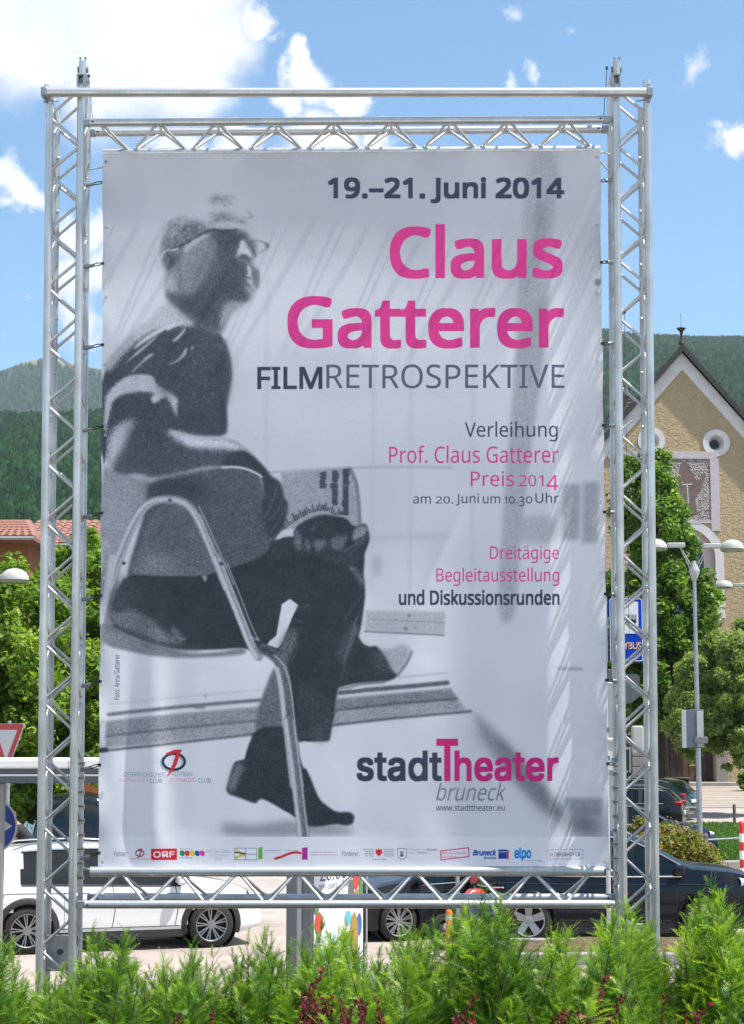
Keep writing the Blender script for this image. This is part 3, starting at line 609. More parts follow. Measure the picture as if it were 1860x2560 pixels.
def annex():
    Y = 80; a = at(1490, 1690, Y); b = at(1612, 1690, Y); t = thing('building', 'grey building with dark green double doors beside the church', 'building', (a.x, Y, zg(Y))); W = b.x - a.x; H = a.z - zg(Y)
    MB().box(0, W, 0, 8, -.5, H).build('wall', mat('grey_render', (.33, .32, .31), .9, var=.1), t, 0)
    st = mat('granite_pilaster', (.3, .28, .27), .9, col2=(.17, .16, .16), vscale=8); mesh = None
    x = at(1597, 1800, Y).x - a.x
    for k in range(12):
        o = MB().bevbox(x - .35 + .0, x + .3, -.22, -.003, k * .42, k * .42 + .4, .03).build('stone', st, t, 0)
    d = MB().box(at(1562, 1800, Y).x - a.x, x - .4, -.06, -.003, 0, 3.6).build('door', mat('dark_green_door', (.012, .05, .035), .4), t, 0)
    for k in range(3): MB().bevbox(at(1562, 1800, Y).x - a.x + .08, x - .48, -.1, -.062, .15 + k * 1.15, 1.15 + k * 1.15, .02).build('panel', MATS['dark_green_door'], d, 0)
    for k in range(3): window(t, .35, 1.0 + k * 1.6, 1.1, 1.1, -.02, M_FR, M_PANE)
annex()

# ------------------------------------------------------------------ street lamps
M_GALV = mat('galvanised_steel', (.36, .38, .40), .45, .75, var=.12, vscale=9); M_LAMP = mat('pale_grey_lamp_shell', (.40, .40, .39), .4); M_LAMPG = mat('greenish_lamp_glass', (.18, .2, .12), .2)
def lamp_head(t, x, z, y=0, ang=0, r=.305):
    Mx = Matrix.Translation((x, y, z)); sh = MB().lathe([(r, 0), (r * .97, r * .24), (r * .82, r * .50), (r * .5, r * .72), (r * .2, r * .8), (0, r * .81)], 28, Mx).build('lamp_shade', M_LAMP, t, 50)
    MB().lathe([(r * .98, -.005), (r * .9, -.06), (0, -.09)], 28, Mx).build('lens', M_LAMPG, sh, 50)
def street_lamp(label, px, Y, pytop, heads, full=True):
    z0 = zg(Y) + (.15 if Y < 60 and px > 1500 else 0); b = at(px, pytop, Y); t = thing('street_lamp', label, 'street lamp', (b.x, Y, z0), group='two-armed street lamps'); H = b.z - z0
    MB().tube([(0, 0, 0), (0, 0, H * .45), (0, 0, H)], [.08, .06, .045], 16).build('pole', M_GALV, t)
    MB().lathe([(.06, H - .45), (.14, H - .22), (.14, H - .18), (.055, H + .02), (.055, H + .06), (0, H + .06)], 12).build('collar', M_LAMP, t)
    for s, dx, dz, dy in heads:
        hx = s * dx; lamp_head(t, hx, H + dz, dy)
        MB().bevbox(min(hx - s * .3, hx - s * .75), max(hx - s * .3, hx - s * .75), dy - .11, dy + .11, H + dz + .02, H + dz + .14, .02).build('bracket', M_LAMP, t)
        for o, e in ((0, .0), (-.17, -.12)): MB().tube([(s * .05, 0, H - .1 + o), (hx - s * .62, dy, H + dz + .08 + e * .3)], .013, 6).build('rod', M_LAMP, t)
street_lamp('tall galvanised two-armed street lamp carrying an information panel beside the lawn', 1735, 46.5, 1408, [(1, .98, .36, 0), (-1, .98, .38, .0)])
street_lamp('street lamp at the right edge of which only one head shows over the wall', 1888, 66, 1483, [(-1, 1.1, .22, 0), (1, 1.1, .22, 0)])
street_lamp('street lamp at the left edge of which only one domed head shows before the tree', -22, 38, 1472, [(1, .48, .18, 0), (-1, .6, .18, 0)])
def lamp_panel():
    Y = 46.35; a = at(1705, 1870, Y); b = at(1760, 1774, Y); t = thing('information_panel', 'grey two-sided information panel strapped to the tall lamp post', 'sign', (a.x, Y, a.z)); W = b.x - a.x; H = b.z - a.z
    gb = mat('blue_grey_sheet', (.10, .13, .16), .5); gl = mat('light_grey_sheet', (.4, .41, .42), .5)
    MB().bevbox(0, W * .2, -.04, 0, 0, H * .98, .008).build('edge_panel', gl, t); MB().bevbox(W * .2 + .004, W * .98, -.02, .02, 0, H, .008).build('panel', gb, t); MB().bevbox(W * .66, W * .94, -.045, -.024, .03, H * .96, .006).build('notice', gl, t)
    MB().bevbox(W * .52, W * 1.08, -.2, -.05, H * .12, H * .29, .01).build('clamp', mat('dark_clamp', (.16, .16, .17), .5), t)
lamp_panel()

# low rail fence by the lawn
def fence(label, pts, h, grp):
    t = thing('rail_fence', label, 'fence', tuple(pts[0]), group=grp); m = mat('dark_grey_post', (.12, .12, .12), .5, .3); m2 = mat('pale_rail', (.45, .46, .47), .4, .6); P0 = Vector(pts[0]); mesh = None
    for p in pts:
        p = Vector(p) - P0
        o = MB().lathe([(.055, 0), (.055, h - .05), (.045, h), (0, h + .02)], 12).build('post', m, t); o.location = p
    for a, b in zip(pts, pts[1:]): MB().tube([Vector(a) - P0 + Vector((0, 0, h * .84)), Vector(b) - P0 + Vector((0, 0, h * .84))], .022, 8).build('rail', m2, t)
f1 = [Vector((gx(1420 + 170 * 0, 45.6, .2), 45.6, zg(45.6) + .16))]
pA = Vector((gx(1766, 46.2, .2), 46.2, zg(46) + .16)); dirn = Vector((5.2, 3.2, .06)); f = [pA - dirn * .9, pA - dirn * .45, pA, pA + dirn * .5, pA + dirn]
fence('near low rail fence in front of the lawn beside the lamp post', f, .6, 'low rail fences round the lawn')
pB = Vector((gx(1837, 62.3, .2), 62.3, zg(62.3))); fence('far low rail fence along the back edge of the lawn', [pB - Vector((2.6, 0, 0)), pB, pB + Vector((2.6, 0, 0))], .62, 'low rail fences round the lawn')
def pole_rw():
    Y = 39; b = at(1853, 2062, Y); t = thing('marker_pole', 'red and white banded marker pole at the right edge', 'pole', (b.x, Y, 0)); rd = mat('signal_red', (.6, .02, .02), .5); wt = mat('signal_white', (.75, .75, .73), .5)
    z = 0; H = b.z; n = 8
    for k in range(n): MB().tube([(0, 0, k * H / n), (0, 0, (k + 1) * H / n - .001)], .05, 14).build('band', rd if k % 2 else wt, t)
    MB().lathe([(.05, H - .0), (.045, H + .05), (.02, H + .075), (0, H + .08)], 14).build('cap', rd, t)
pole_rw()
def bush(name, label, cx, cy, z0, rx, ry, rz, n, size, m, flower=None, cat='shrub', seed=3):
    rr = np.random.default_rng(seed); t = thing(name, label, cat, (cx, cy, z0)); k = 40
    d = rr.normal(size=(k, 3)); d /= np.linalg.norm(d, axis=1)[:, None]; q = rr.random(k)[:, None] ** .5
    cs = d * q * np.array([rx, ry, rz]); cs[:, 2] = np.abs(cs[:, 2]) + .1; rs = np.full(k, min(rx, rz) * .3) * (.7 + .6 * rr.random(k))
    V, F, tone = leaf_cloud(cs, rs, n, size, rr, elong=2); me = np_mesh(V, F, tone); me.materials.append(m); link('foliage', me, t, 0, 'stuff')
    if flower: V, F, tone = leaf_cloud(cs + np.array([0, 0, .08]), rs * 1.1, n // 14, size * .8, rr, up=1, elong=1, shell=.95); me = np_mesh(V, F, tone); me.materials.append(flower); link('blossoms', me, t, 0, 'stuff')
    mb = MB()
    for i in range(12): mb.tube([(rr.normal(0, .1), rr.normal(0, .1), 0), tuple(cs[i] * .5), tuple(cs[i])], [.02, .014, .006], 5)
    mb.build('stems', MATS['bark_brown'], t)
M_SPI = leafmat('spiraea_yellow_green', (.09, .12, .02), (.17, .19, .03), (.30, .27, .05)); M_PNK = leafmat('spiraea_pink', (.35, .10, .15), (.5, .2, .25), (.6, .33, .36))
bush('spiraea_bush', 'large yellow green bush with pink blossoms beside the lamp post', gx(1680, 43.6, .3), 43.6, .1, 1.0, .6, 1.0, 12000, .06, M_SPI, M_PNK, seed=4)
bush('spiraea_bush', 'smaller yellow green bush with pink blossoms seen through the right truss tower', gx(1590, 44.5, .3), 44.5, .1, .55, .5, 1.2, 7000, .06, M_SPI, M_PNK, seed=5)
bush('flower_tub', 'yellow flowers in a tub by the church wall at the right edge', gx(1868, 84, 1), 84, zg(84), .4, .4, 1.2, 1500, .1, M_LIN, leafmat('yellow_petals', (.6, .35, .02), (.7, .45, .03), (.7, .5, .05)), cat='flowers', seed=6)
bush('hedge_shrub', 'dark shrub with pale flowers on the far side of the black wagon', gx(1668, 63.5, 1), 63.5, zg(63), .6, .5, .9, 2500, .09, M_LIN, leafmat('white_petals', (.5, .5, .5), (.6, .6, .6), (.7, .7, .7)), cat='shrub', seed=7)
def bin_():
    Y = 69; p = at(1690, 1990, Y); t = thing('waste_bin', 'dark waste container standing before the church door', 'bin', (p.x, Y, zg(Y)))
    m = mat('black_plastic', (.018, .018, .018), .5); MB().bevbox(-.45, .45, -.35, .35, .12, 1.15, .05).build('body', m, t); MB().bevbox(-.5, .5, -.4, .4, 1.16, 1.25, .03).build('lid', m, t)
    for s in (-1, 1): MB().lathe([(0, -.04), (.12, -.04), (.12, .04), (0, .04)], 14, Matrix.Translation((s * .3, -.3, .12)) @ Matrix.Rotation(R(90), 4, 'Y')).build('wheel', m, t)
bin_()
# ------------------------------------------------------------------ cars
M_TYRE = mat('black_tyre_rubber', (.018, .018, .018), .85, var=.2, vscale=20); M_RIM = mat('silver_rim', (.5, .5, .51), .3, .85); M_RIMD = mat('dark_rim_face', (.08, .08, .085), .35, .6)
M_BLKP = mat('black_plastic_trim', (.02, .02, .022), .6); M_WELL = mat('wheel_well_black', (.006, .006, .006), .9); M_SEAM = mat('panel_gap', (.02, .02, .02), .8); M_CHR = mat('chrome_trim', (.7, .7, .7), .12, 1)
M_CG = glassmat('car_glass', (.012, .018, .02)); M_HL = mat('headlight_glass', (.55, .58, .6), .08, .3, coat=1, bump=.6, bscale=25); M_TL = mat('red_tail_light', (.45, .005, .01), .15, coat=1)
def wheel_parts(t, x, y, s, r, rim_r, style, rimm):
    Mx = Matrix.Translation((x, y, r)) @ Matrix.Rotation(R(90 if s < 0 else -90), 4, 'X')
    w = MB().lathe([(rim_r, .10), (rim_r * 1.02, .115), (r * .93, .11), (r * .985, .085), (r, .05), (r, -.06), (r * .97, -.09), (rim_r, -.09)], 40, Mx).build('wheel', M_TYRE, t, 50)
    rb = MB().lathe([(rim_r * 1.01, .112), (rim_r * .955, .105), (rim_r * .945, .09)], 40, Mx); MB().lathe([(rim_r * .945, .09), (rim_r * .9, -.02)], 40, Mx).build('barrel', M_RIMD, w, 0)
    MB().lathe([(0, .02), (rim_r * .95, .02)], 30, Mx).build('brake_disc', mat('brake_dark', (.02, .02, .02), .6, .3), w, 0)
    def spoke(a, w0, w1, r0, r1, z0=.085, z1=.1):
        ca, sa = math.cos(a), math.sin(a); rot = lambda q: Mx @ Vector((q[0] * ca - q[1] * sa, q[0] * sa + q[1] * ca, q[2]))
        rb.add([rot(q) for q in ((r0, -w0, z0), (r0, w0, z0), (r1, w1, z1), (r1, -w1, z1), (r0, -w0, z0 - .04), (r0, w0, z0 - .04), (r1, w1, z1 - .04), (r1, -w1, z1 - .04))], [(0, 1, 2, 3), (0, 4, 5, 1), (1, 5, 6, 2), (3, 2, 6, 7), (0, 3, 7, 4)])
    n = {'five': 5, 'vees': 9, 'multi': 10}[style]
    for k in range(n):
        a = 2 * math.pi * k / n + .3
        if style == 'five': spoke(a, .045, .06, .04, rim_r * .96)
        elif style == 'multi': spoke(a - .1, .009, .013, .04, rim_r * .96); spoke(a + .1, .009, .013, .04, rim_r * .96)
        else: spoke(a - .10, .007, .009, .04, rim_r * .97); spoke(a + .10, .007, .009, .04, rim_r * .97)
    rb.lathe([(.065, .07), (.065, .095), (.03, .1), (0, .1)], 20, Mx)
    for k in range(5): a = 2 * math.pi * k / 5; rb.lathe([(.008, .09), (.008, .105), (0, .105)], 6, Mx @ Matrix.Translation((.045 * math.cos(a), .045 * math.sin(a), 0)))
    rb.build('rim', rimm, w, 40)
def car(name, label, loc, rotz, paint, Lc=4.45, Wc=1.8, top=None, belt=None, wb=2.76, ro=.86, wr=.345, rr=.24, zb=.22, style='multi', rimm=None, glass=((.75, 1.1), (1.2, 2.05), (2.12, 3.2)), ws=(2.55, 3.28), rw=(.03, .5), flare=None, rails=True, sc=1.0, doors=(1.15, 2.1, 3.05), hlz=.75, hlx=.26, tlz=.95, group=None, cat='car', lights=True):
    t = thing(name, label, cat, loc, (0, 0, rotz), group); t.scale = (sc, sc, sc)
    tx = [p[0] for p in top]; tz = [p[1] for p in top]; bx = [p[0] for p in belt]; bz = [p[1] for p in belt]
    # smooth the outlines
    xs = np.unique(np.concatenate([np.linspace(0, Lc, 90), [0.01, .03, .06, Lc - .06, Lc - .03, Lc - .01]]))
    def sm(px_, pz_):
        g = np.linspace(0, Lc, 400); v = np.interp(g, px_, pz_); k = np.hanning(19); k /= k.sum(); vp = np.pad(v, 9, mode='edge'); return lambda x: np.interp(x, g, np.convolve(vp, k, 'valid'))
    fT = sm(tx, tz); fB = sm(bx, bz)
    def wid(x):
        a = max(0, (.55 - x) / .55); b = max(0, (x - (Lc - .95)) / .95); return Wc / 2 * (1 - .16 * a ** 2.5 - .30 * b ** 2.6)
    def ztp(x): return float(fT(x))
    def zbl(x): return min(float(fB(x)), ztp(x) - .035)
    low = lambda x: zb + .10 * max(0, (.3 - x) / .3) + .06 * max(0, (x - Lc + .3) / .3)
    prof = [(.93, 0), (.975, .10), (.99, .2), (.985, .34), (.99, .5), (1.0, .66), (.995, .78), (.975, .9), (.945, 1.0)]
    def ring(x):
        w = wid(x); z0 = low(x); zt = ztp(x); zbt = zbl(x); g = max(0, zt - zbt); pts = [(0, z0), (.7 * w, z0)]
        for f, q in prof: pts.append((f * w, z0 + (zbt - z0) * q))
        wt = .945 * w - .34 * max(0, g - .04); e = min(.07, g * .35)
        pts.append((.945 * w - (.945 * w - wt) * .45, zbt + (g - e) * .5)); pts.append((wt, zt - e)); pts.append((wt - min(.12, .3 * w), zt - e * .25)); pts.append((wt * .45, zt)); pts.append((0, zt + .008))
        return pts
    K = len(ring(1)); half = [ring(x) for x in xs]; V = []; n2 = 2 * K - 2
    for x, h in zip(xs, half):
        V += [(x, -y, z) for y, z in h]; V += [(x, y, z) for y, z in h[1:-1]]
    idx = lambda i, k, s: i * n2 + (k if (s < 0 or k in (0, K - 1)) else K + k - 1)
    faces = {'body': [], 'pillar': {}, 'side_window': {}, 'windscreen': [], 'rear_window': []}
    iB = 2 + len(prof) - 1
    wheels = [(ro, wr), (ro + wb, wr)]
    for i in range(len(xs) - 1):
        xm = (xs[i] + xs[i + 1]) / 2; g = ztp(xm) - zbl(xm)
        for k in range(K - 1):
            hk = half[i]; zm = (hk[k][1] + hk[k + 1][1]) / 2
            for s in (-1, 1):
                q = (idx(i, k, s), idx(i + 1, k, s), idx(i + 1, k + 1, s), idx(i, k + 1, s)); q = q if s < 0 else q[::-1]
                if k < iB - 1 and any((xm - wx) ** 2 + (zm - wz) ** 2 < (wr + .055) ** 2 for wx, wz in wheels): continue
                if k in (iB, iB + 1) and g > .12:
                    for wi, (a, b) in enumerate(glass):
                        if a + (k - iB) * .06 * (wi == 0) < xm < b: faces['side_window'].setdefault((wi, s), []).append(q); break
                    else: (faces['pillar'].setdefault((sum(xm > gb_[1] for gb_ in glass), s), []) if glass[0][0] + .2 < xm < glass[-1][1] else faces['body']).append(q)
                elif k >= iB + 2 and ws[0] < xm < ws[1] and g > .06: faces['windscreen'].append(q)
                elif k >= iB + 2 and rw[0] < xm < rw[1] and g > .06: faces['rear_window'].append(q)
                else: faces['body'].append(q)
    for e, i in ((0, 0), (1, len(xs) - 1)):
        c = len(V); V.append((xs[i] + (-.015 if e == 0 else .015), 0, (half[i][0][1] + half[i][-1][1]) / 2)); loop = [idx(i, k, -1) for k in range(K)] + [idx(i, k, 1) for k in range(K - 2, 0, -1)]
        for a, b in zip(loop, loop[1:] + loop[:1]): faces['body'].append((b, a, c) if e == 1 else (a, b, c))
    def sub(nm, fs, m, push=0, par=t):
        ids = sorted({v for f in fs for v in f}); mp = {v: j for j, v in enumerate(ids)}; me = bpy.data.meshes.new(nm); me.from_pydata([V[v] for v in ids], [], [tuple(mp[v] for v in f) for f in fs]); me.materials.append(m); return link(nm, me, par, 35)
    body = sub('body', faces['body'], paint)
    for (wi, s), fs in sorted(faces['side_window'].items()): sub('side_window', fs, M_CG)
    for _, fs in sorted(faces['pillar'].items()): sub('pillar', fs, M_BLKP)
    if faces['windscreen']: sub('windscreen', faces['windscreen'], M_CG)
    if faces['rear_window']: sub('rear_window', faces['rear_window'], M_CG)
    # interior: dark floor box and seats so that the glass shows something
    ib = MB().box(.3, Lc - 1.2, -Wc * .44, Wc * .44, .35, min(bz) * .0 + .80)
    for sx in (1.35, 2.25): 
        for sy in (-.38, .38): ib.bevbox(sx, sx + .12, sy - .22, sy + .22, .8, 1.22, .04).bevbox(sx + .02, sx + .1, sy - .12, sy + .12, 1.24, 1.4, .03)
    ib.build('interior', mat('dark_interior', (.02, .02, .02), .8), t, 0, 'stuff')
    def sy(x, z): # body side y at (x,z)
        h = ring(x)
        for (a, b), (c, d) in zip(h[1:], h[2:]):
            if b <= z <= d: return a + (c - a) * (z - b) / max(1e-6, d - b)
        return h[1][0]
    for s in (-1, 1):
        for x, z in wheels:
            Mx = Matrix.Translation((x, s * (Wc / 2 - .40), z)) @ Matrix.Rotation(R(90 if s < 0 else -90), 4, 'X')
            MB().lathe([(0, 0), (wr + .06, 0), (wr + .065, .33)], 30, Mx).build('wheel_well', M_WELL, t, 0)
            # flare ring following the body side
            mb = MB(); n = 26; vs = []
            fw = .075 if flare else .032
            for i in range(n + 1):
                a = math.pi * (-.10 + 1.2 * i / n); 
                for r_, o in ((wr + .035, -.01), (wr + .04, .018), (wr + .055 + fw * .6, .020), (wr + .055 + fw, .0)):
                    xx = x + r_ * math.cos(a); zz = max(low(x) - .02, z + r_ * math.sin(a)); vs.append((xx, s * (sy(min(max(xx, .02), Lc - .02), max(zz, low(xx) + .01)) + o), zz))
            mb.add(vs, [(i * 4 + k, i * 4 + k + 1, i * 4 + k + 5, i * 4 + k + 4) for i in range(n) for k in range(3)]); mb.build('wheel_arch', flare or paint, t, 50)
            wheel_parts(t, x, s * (Wc / 2 - .115), s, wr, rr, style, rimm or M_RIM)
        sb = MB()
        for dx in doors:
            pts = [(dx + .05 * math.sin(q * 3), s * (sy(dx, z_) + .0015), z_) for q, z_ in [(j / 10, low(dx) + .12 + (zbl(dx) - low(dx) - .12) * j / 10) for j in range(11)]]; sb.tube(pts, .0055, 5)
        pts = [(x_, s * (sy(x_, low(x_) + .13) + .001), low(x_) + .13) for x_ in np.linspace(ro + wr + .15, ro + wb - wr - .15, 12)]; sb.tube(pts, .006, 5); sb.tube([(x_, s * (sy(x_, zbl(x_) * .88) + .0012), zbl(x_) * .88) for x_ in np.linspace(.15, Lc - .9, 24)], .005, 5); sb.tube([(.42 + .09 * math.cos(q), s * (sy(.42, .82) + .001), .82 + .09 * math.sin(q)) for q in np.linspace(0, 6.28, 14)], .004, 4); sb.build('door_seams', M_SEAM, t, 50, 'stuff')
        MB().bevbox(ro + wr + .08, ro + wb - wr - .08, min(s * (Wc / 2 - .14), s * (Wc / 2 - .02)), max(s * (Wc / 2 - .14), s * (Wc / 2 - .02)), zb - .04, zb + .10, .02).build('sill', flare or M_BLKP, t)
        for dx in doors[:-1]:
            hx = dx + .72; hz = zbl(hx) - .12; yy = s * (sy(hx, hz) + .02); MB().bevbox(hx - .1, hx + .1, min(yy, yy - s * .03), max(yy, yy - s * .03), hz - .014, hz + .014, .006).build('door_handle', paint, t)
        mxx = doors[-1] - .05 + .12; mz = zbl(mxx) + .05; yy = s * (sy(mxx, mz - .1) + .1); mir = MB().bevbox(mxx - .07, mxx + .08, yy - .1, yy + .1, mz - .03, mz + .12, .035).build('mirror', paint, t)
        if rails: MB().tube([(x_, s * (ring(x_)[-4][0] - .02), ztp(x_) + (.03 if 0 < j < 9 else -.03)) for j, x_ in enumerate(np.linspace(.65, 2.75, 10))], .014, 8).build('roof_rail', M_CHR, t)
        mb = MB(); gx0, gx1 = glass[0][0], glass[-1][1]
        mb.tube([(x_, s * (sy(x_, zbl(x_) - .005) + .004), zbl(x_) - .002) for x_ in np.linspace(gx0 + .02, gx1 - .05, 24)], .012, 6); mb.tube([(x_, s * (ring(x_)[-4][0] + .006), ztp(x_) - min(.07, (ztp(x_) - zbl(x_)) * .35) + .004) for x_ in np.linspace(gx0 + .02, gx1 - .02, 24)], .010, 6); mb.build('window_trim', M_CHR if flare is None else M_BLKP, t)
        if lights:
            xf = Lc - hlx; yy = wid(xf) * .93
            MB().lathe([(0, .11), (.07, .1), (.12, .06), (.14, 0)], 20, Matrix.Translation((xf, s * (yy - .03), hlz)) @ Matrix.Rotation(-s * R(28), 4, 'Z') @ Matrix.Diagonal((.26, .10, .085, 1)) @ Matrix.Rotation(R(90), 4, 'Y') @ Matrix.Scale(7, 4)).build('headlight', M_HL, t, 60)
            MB().bevbox(.01, .26, min(s * (wid(.1) - .12), s * (wid(.1) - .012)), max(s * (wid(.1) - .12), s * (wid(.1) - .012)), tlz - .08, tlz + .08, .03).build('tail_light', M_TL, t)
    MB().bevbox(-.03, .02, -.26, .26, .62 if cat == 'car' else .5, .73 if cat == 'car' else .61, .005).build('number_plate', mat('plate_white', (.6, .6, .6), .5), t)
    MB().bevbox(Lc - .03, Lc + .03, -.5, .5, .3, .5, .02).build('grille', M_BLKP, t)
    return t
suv_top = [(0, .62), (.04, .98), (.12, 1.14), (.34, 1.42), (.6, 1.52), (1.2, 1.555), (1.9, 1.56), (2.35, 1.52), (2.75, 1.38), (3.28, 1.08), (3.5, 1.035), (3.95, .96), (4.25, .85), (4.4, .68), (4.45, .5)]
suv_belt = [(0, .93), (.6, 1.0), (1.4, .985), (2.4, .955), (3.3, .93), (3.9, .86), (4.3, .72), (4.45, .5)]
white_p = mat('white_car_paint', (.68, .69, .70), .25, coat=1); black_p = mat('black_blue_car_paint', (.005, .007, .013), .28, spec=.25, coat=.35); blue_p = mat('dark_blue_car_paint', (.008, .018, .05), .25, coat=.5); green_p = mat('dark_green_car_paint', (.008, .02, .018), .2, coat=1); grey_p = mat('charcoal_car_paint', (.010, .011, .014), .3, spec=.25, coat=.35)
def place_car(px_wheel, D, yaw, ro, wr, Wc, front_right=True, sc=1.0):
    # puts the axle `ro` of the camera-facing side at column px_wheel, depth D
    ax = Vector((gx(px_wheel, D, wr), D, zg(D))); d = Vector((math.cos(yaw), math.sin(yaw), 0)); nrm = Vector((-d.y, d.x, 0)) # left side of the car
    side = -1 if (nrm.y > 0) else 1  # camera-facing side: the one whose normal points to -y
    o = ax - d * ro * sc - nrm * side * (Wc / 2 - .1) * sc; return (o.x, o.y, zg(o.y)), yaw
# white SUV
yaw = R(19); (l, r_) = place_car(66, 28.1, yaw, .86, .345, 1.8, sc=1.03)
wc = car('parked_car', 'white compact crossover with black wheel arches, parked behind the left truss tower', l, r_, white_p, top=suv_top, belt=suv_belt, flare=M_BLKP, style='vees', rimm=mat('grey_rim', (.30, .30, .31), .35, .8), sc=1.03, group='cars parked round the square')
# black SUV on the right
(l, r_) = place_car(1321, 29.6, R(-2), .88, .35, 1.85, sc=1.06)
bk = car('parked_car', 'dark blue black off-road car with five-spoke wheels behind the right truss tower', l, r_, black_p, top=[(0, .62), (.04, 1.0), (.12, 1.16), (.3, 1.46), (.55, 1.60), (1.2, 1.66), (1.9, 1.66), (2.4, 1.60), (2.85, 1.40), (3.3, 1.15), (3.5, 1.13), (3.95, 1.09), (4.25, 1.01), (4.40, .84), (4.45, .6)], belt=[(0, .98), (.6, 1.02), (1.4, 1.0), (2.4, .99), (3.3, 1.0), (3.9, .98), (4.3, .88), (4.45, .6)], wb=2.62, ro=.88, wr=.35, rr=.24, style='five', group='cars parked round the square', hlz=.90, hlx=.44, sc=1.06, Wc=1.85, glass=((.55, 1.1), (1.18, 2.05), (2.13, 3.22)))
# dark car in the middle, facing left
yaw = R(180 + 24); (l, r_) = place_car(992, 29.9, yaw, .86 + 2.62, .33, 1.78)
sed_top = [(0, .6), (.04, .93), (.2, 1.05), (.55, 1.36), (1.0, 1.45), (1.8, 1.47), (2.3, 1.42), (2.7, 1.28), (3.25, .98), (3.6, .93), (4.1, .82), (4.35, .68), (4.42, .5)]; sed_belt = [(0, .9), (.6, .96), (1.4, .93), (2.4, .9), (3.3, .87), (3.9, .8), (4.3, .66), (4.42, .48)]
car('parked_car', 'black hatchback with thin multi-spoke silver wheels behind the poster panel', l, r_, grey_p, Lc=4.42, Wc=1.78, top=sed_top, belt=sed_belt, wb=2.62, ro=.86, wr=.325, rr=.235, zb=.18, style='multi', rails=False, glass=((.6, 1.05), (1.15, 2.0), (2.08, 3.1)), ws=(2.45, 3.25), hlz=.66, tlz=.86, group='cars parked round the square')
# cars in the background right
(l, r_) = place_car(1688 - 250, 49.5, R(-3), .86, .33, 1.78)
l = (gx(1783, 49.5, .5) - 4.42, 49.5, zg(49.5) - .05)
car('parked_car', 'dark blue saloon with its bonnet and headlights behind the pink-flowering bush', l, R(-2), blue_p, Lc=4.42, Wc=1.78, top=sed_top, belt=sed_belt, wb=2.62, ro=.86, wr=.325, rr=.235, zb=.18, style='multi', rails=False, glass=((.6, 1.05), (1.15, 2.0), (2.08, 3.1)), ws=(2.45, 3.25), hlz=.66, tlz=.86, group='cars parked round the square')
wag_top = [(0, .62), (.04, .95), (.14, 1.1), (.45, 1.38), (.8, 1.46), (1.8, 1.48), (2.5, 1.46), (3.0, 1.32), (3.55, 1.0), (3.9, .94), (4.3, .84), (4.6, .68), (4.7, .5)]
l = (gx(1712, 57, .5), 57, zg(57)); car('parked_car', 'black estate car seen with its red tail light behind the blue saloon', l, R(180 - 14), grey_p, Lc=4.7, Wc=1.82, top=wag_top, belt=[(0, .93), (.8, .98), (2.4, .94), (3.5, .9), (4.3, .78), (4.7, .5)], wb=2.75, ro=.95, wr=.33, rr=.235, style='multi', glass=((.55, 1.2), (1.3, 2.2), (2.3, 3.35)), ws=(2.75, 3.5), rw=(.04, .7), group='cars parked round the square')
l = (gx(1735, 63.5, .5), 63.5, zg(63.5)); car('parked_car', 'dark green car mostly hidden behind the black estate car', l, R(180 - 30), green_p, Lc=4.42, Wc=1.78, top=sed_top, belt=sed_belt, wb=2.62, ro=.86, wr=.325, rr=.235, zb=.18, style='multi', rails=False, glass=((.6, 1.05), (1.15, 2.0), (2.08, 3.1)), ws=(2.45, 3.25), hlz=.66, tlz=.86, group='cars parked round the square')
# minibus behind the left tower
van_top = [(0, .7), (.03, 1.3), (.10, 1.7), (.2, 2.0), (.4, 2.09), (1.5, 2.11), (3.0, 2.08), (3.6, 1.98), (4.0, 1.6), (4.4, 1.2), (4.75, 1.0), (4.88, .7), (4.9, .5)]
l = (gx(158, 38.5, 1) + .3, 38.5, 0); van = car('minibus', 'black minibus with a red tail light standing beyond the white crossover', l, R(108), grey_p, Lc=4.9, Wc=1.95, top=van_top, belt=[(0, 1.15), (3.6, 1.12), (4.4, 1.0), (4.9, .5)], wb=3.0, ro=.95, wr=.34, rr=.22, style='multi', glass=((.4, 1.5), (1.6, 2.6), (2.7, 3.9)), ws=(3.5, 4.35), rw=(.08, .3), rails=False, doors=(1.55, 2.65, 3.7), tlz=1.0, cat='van')

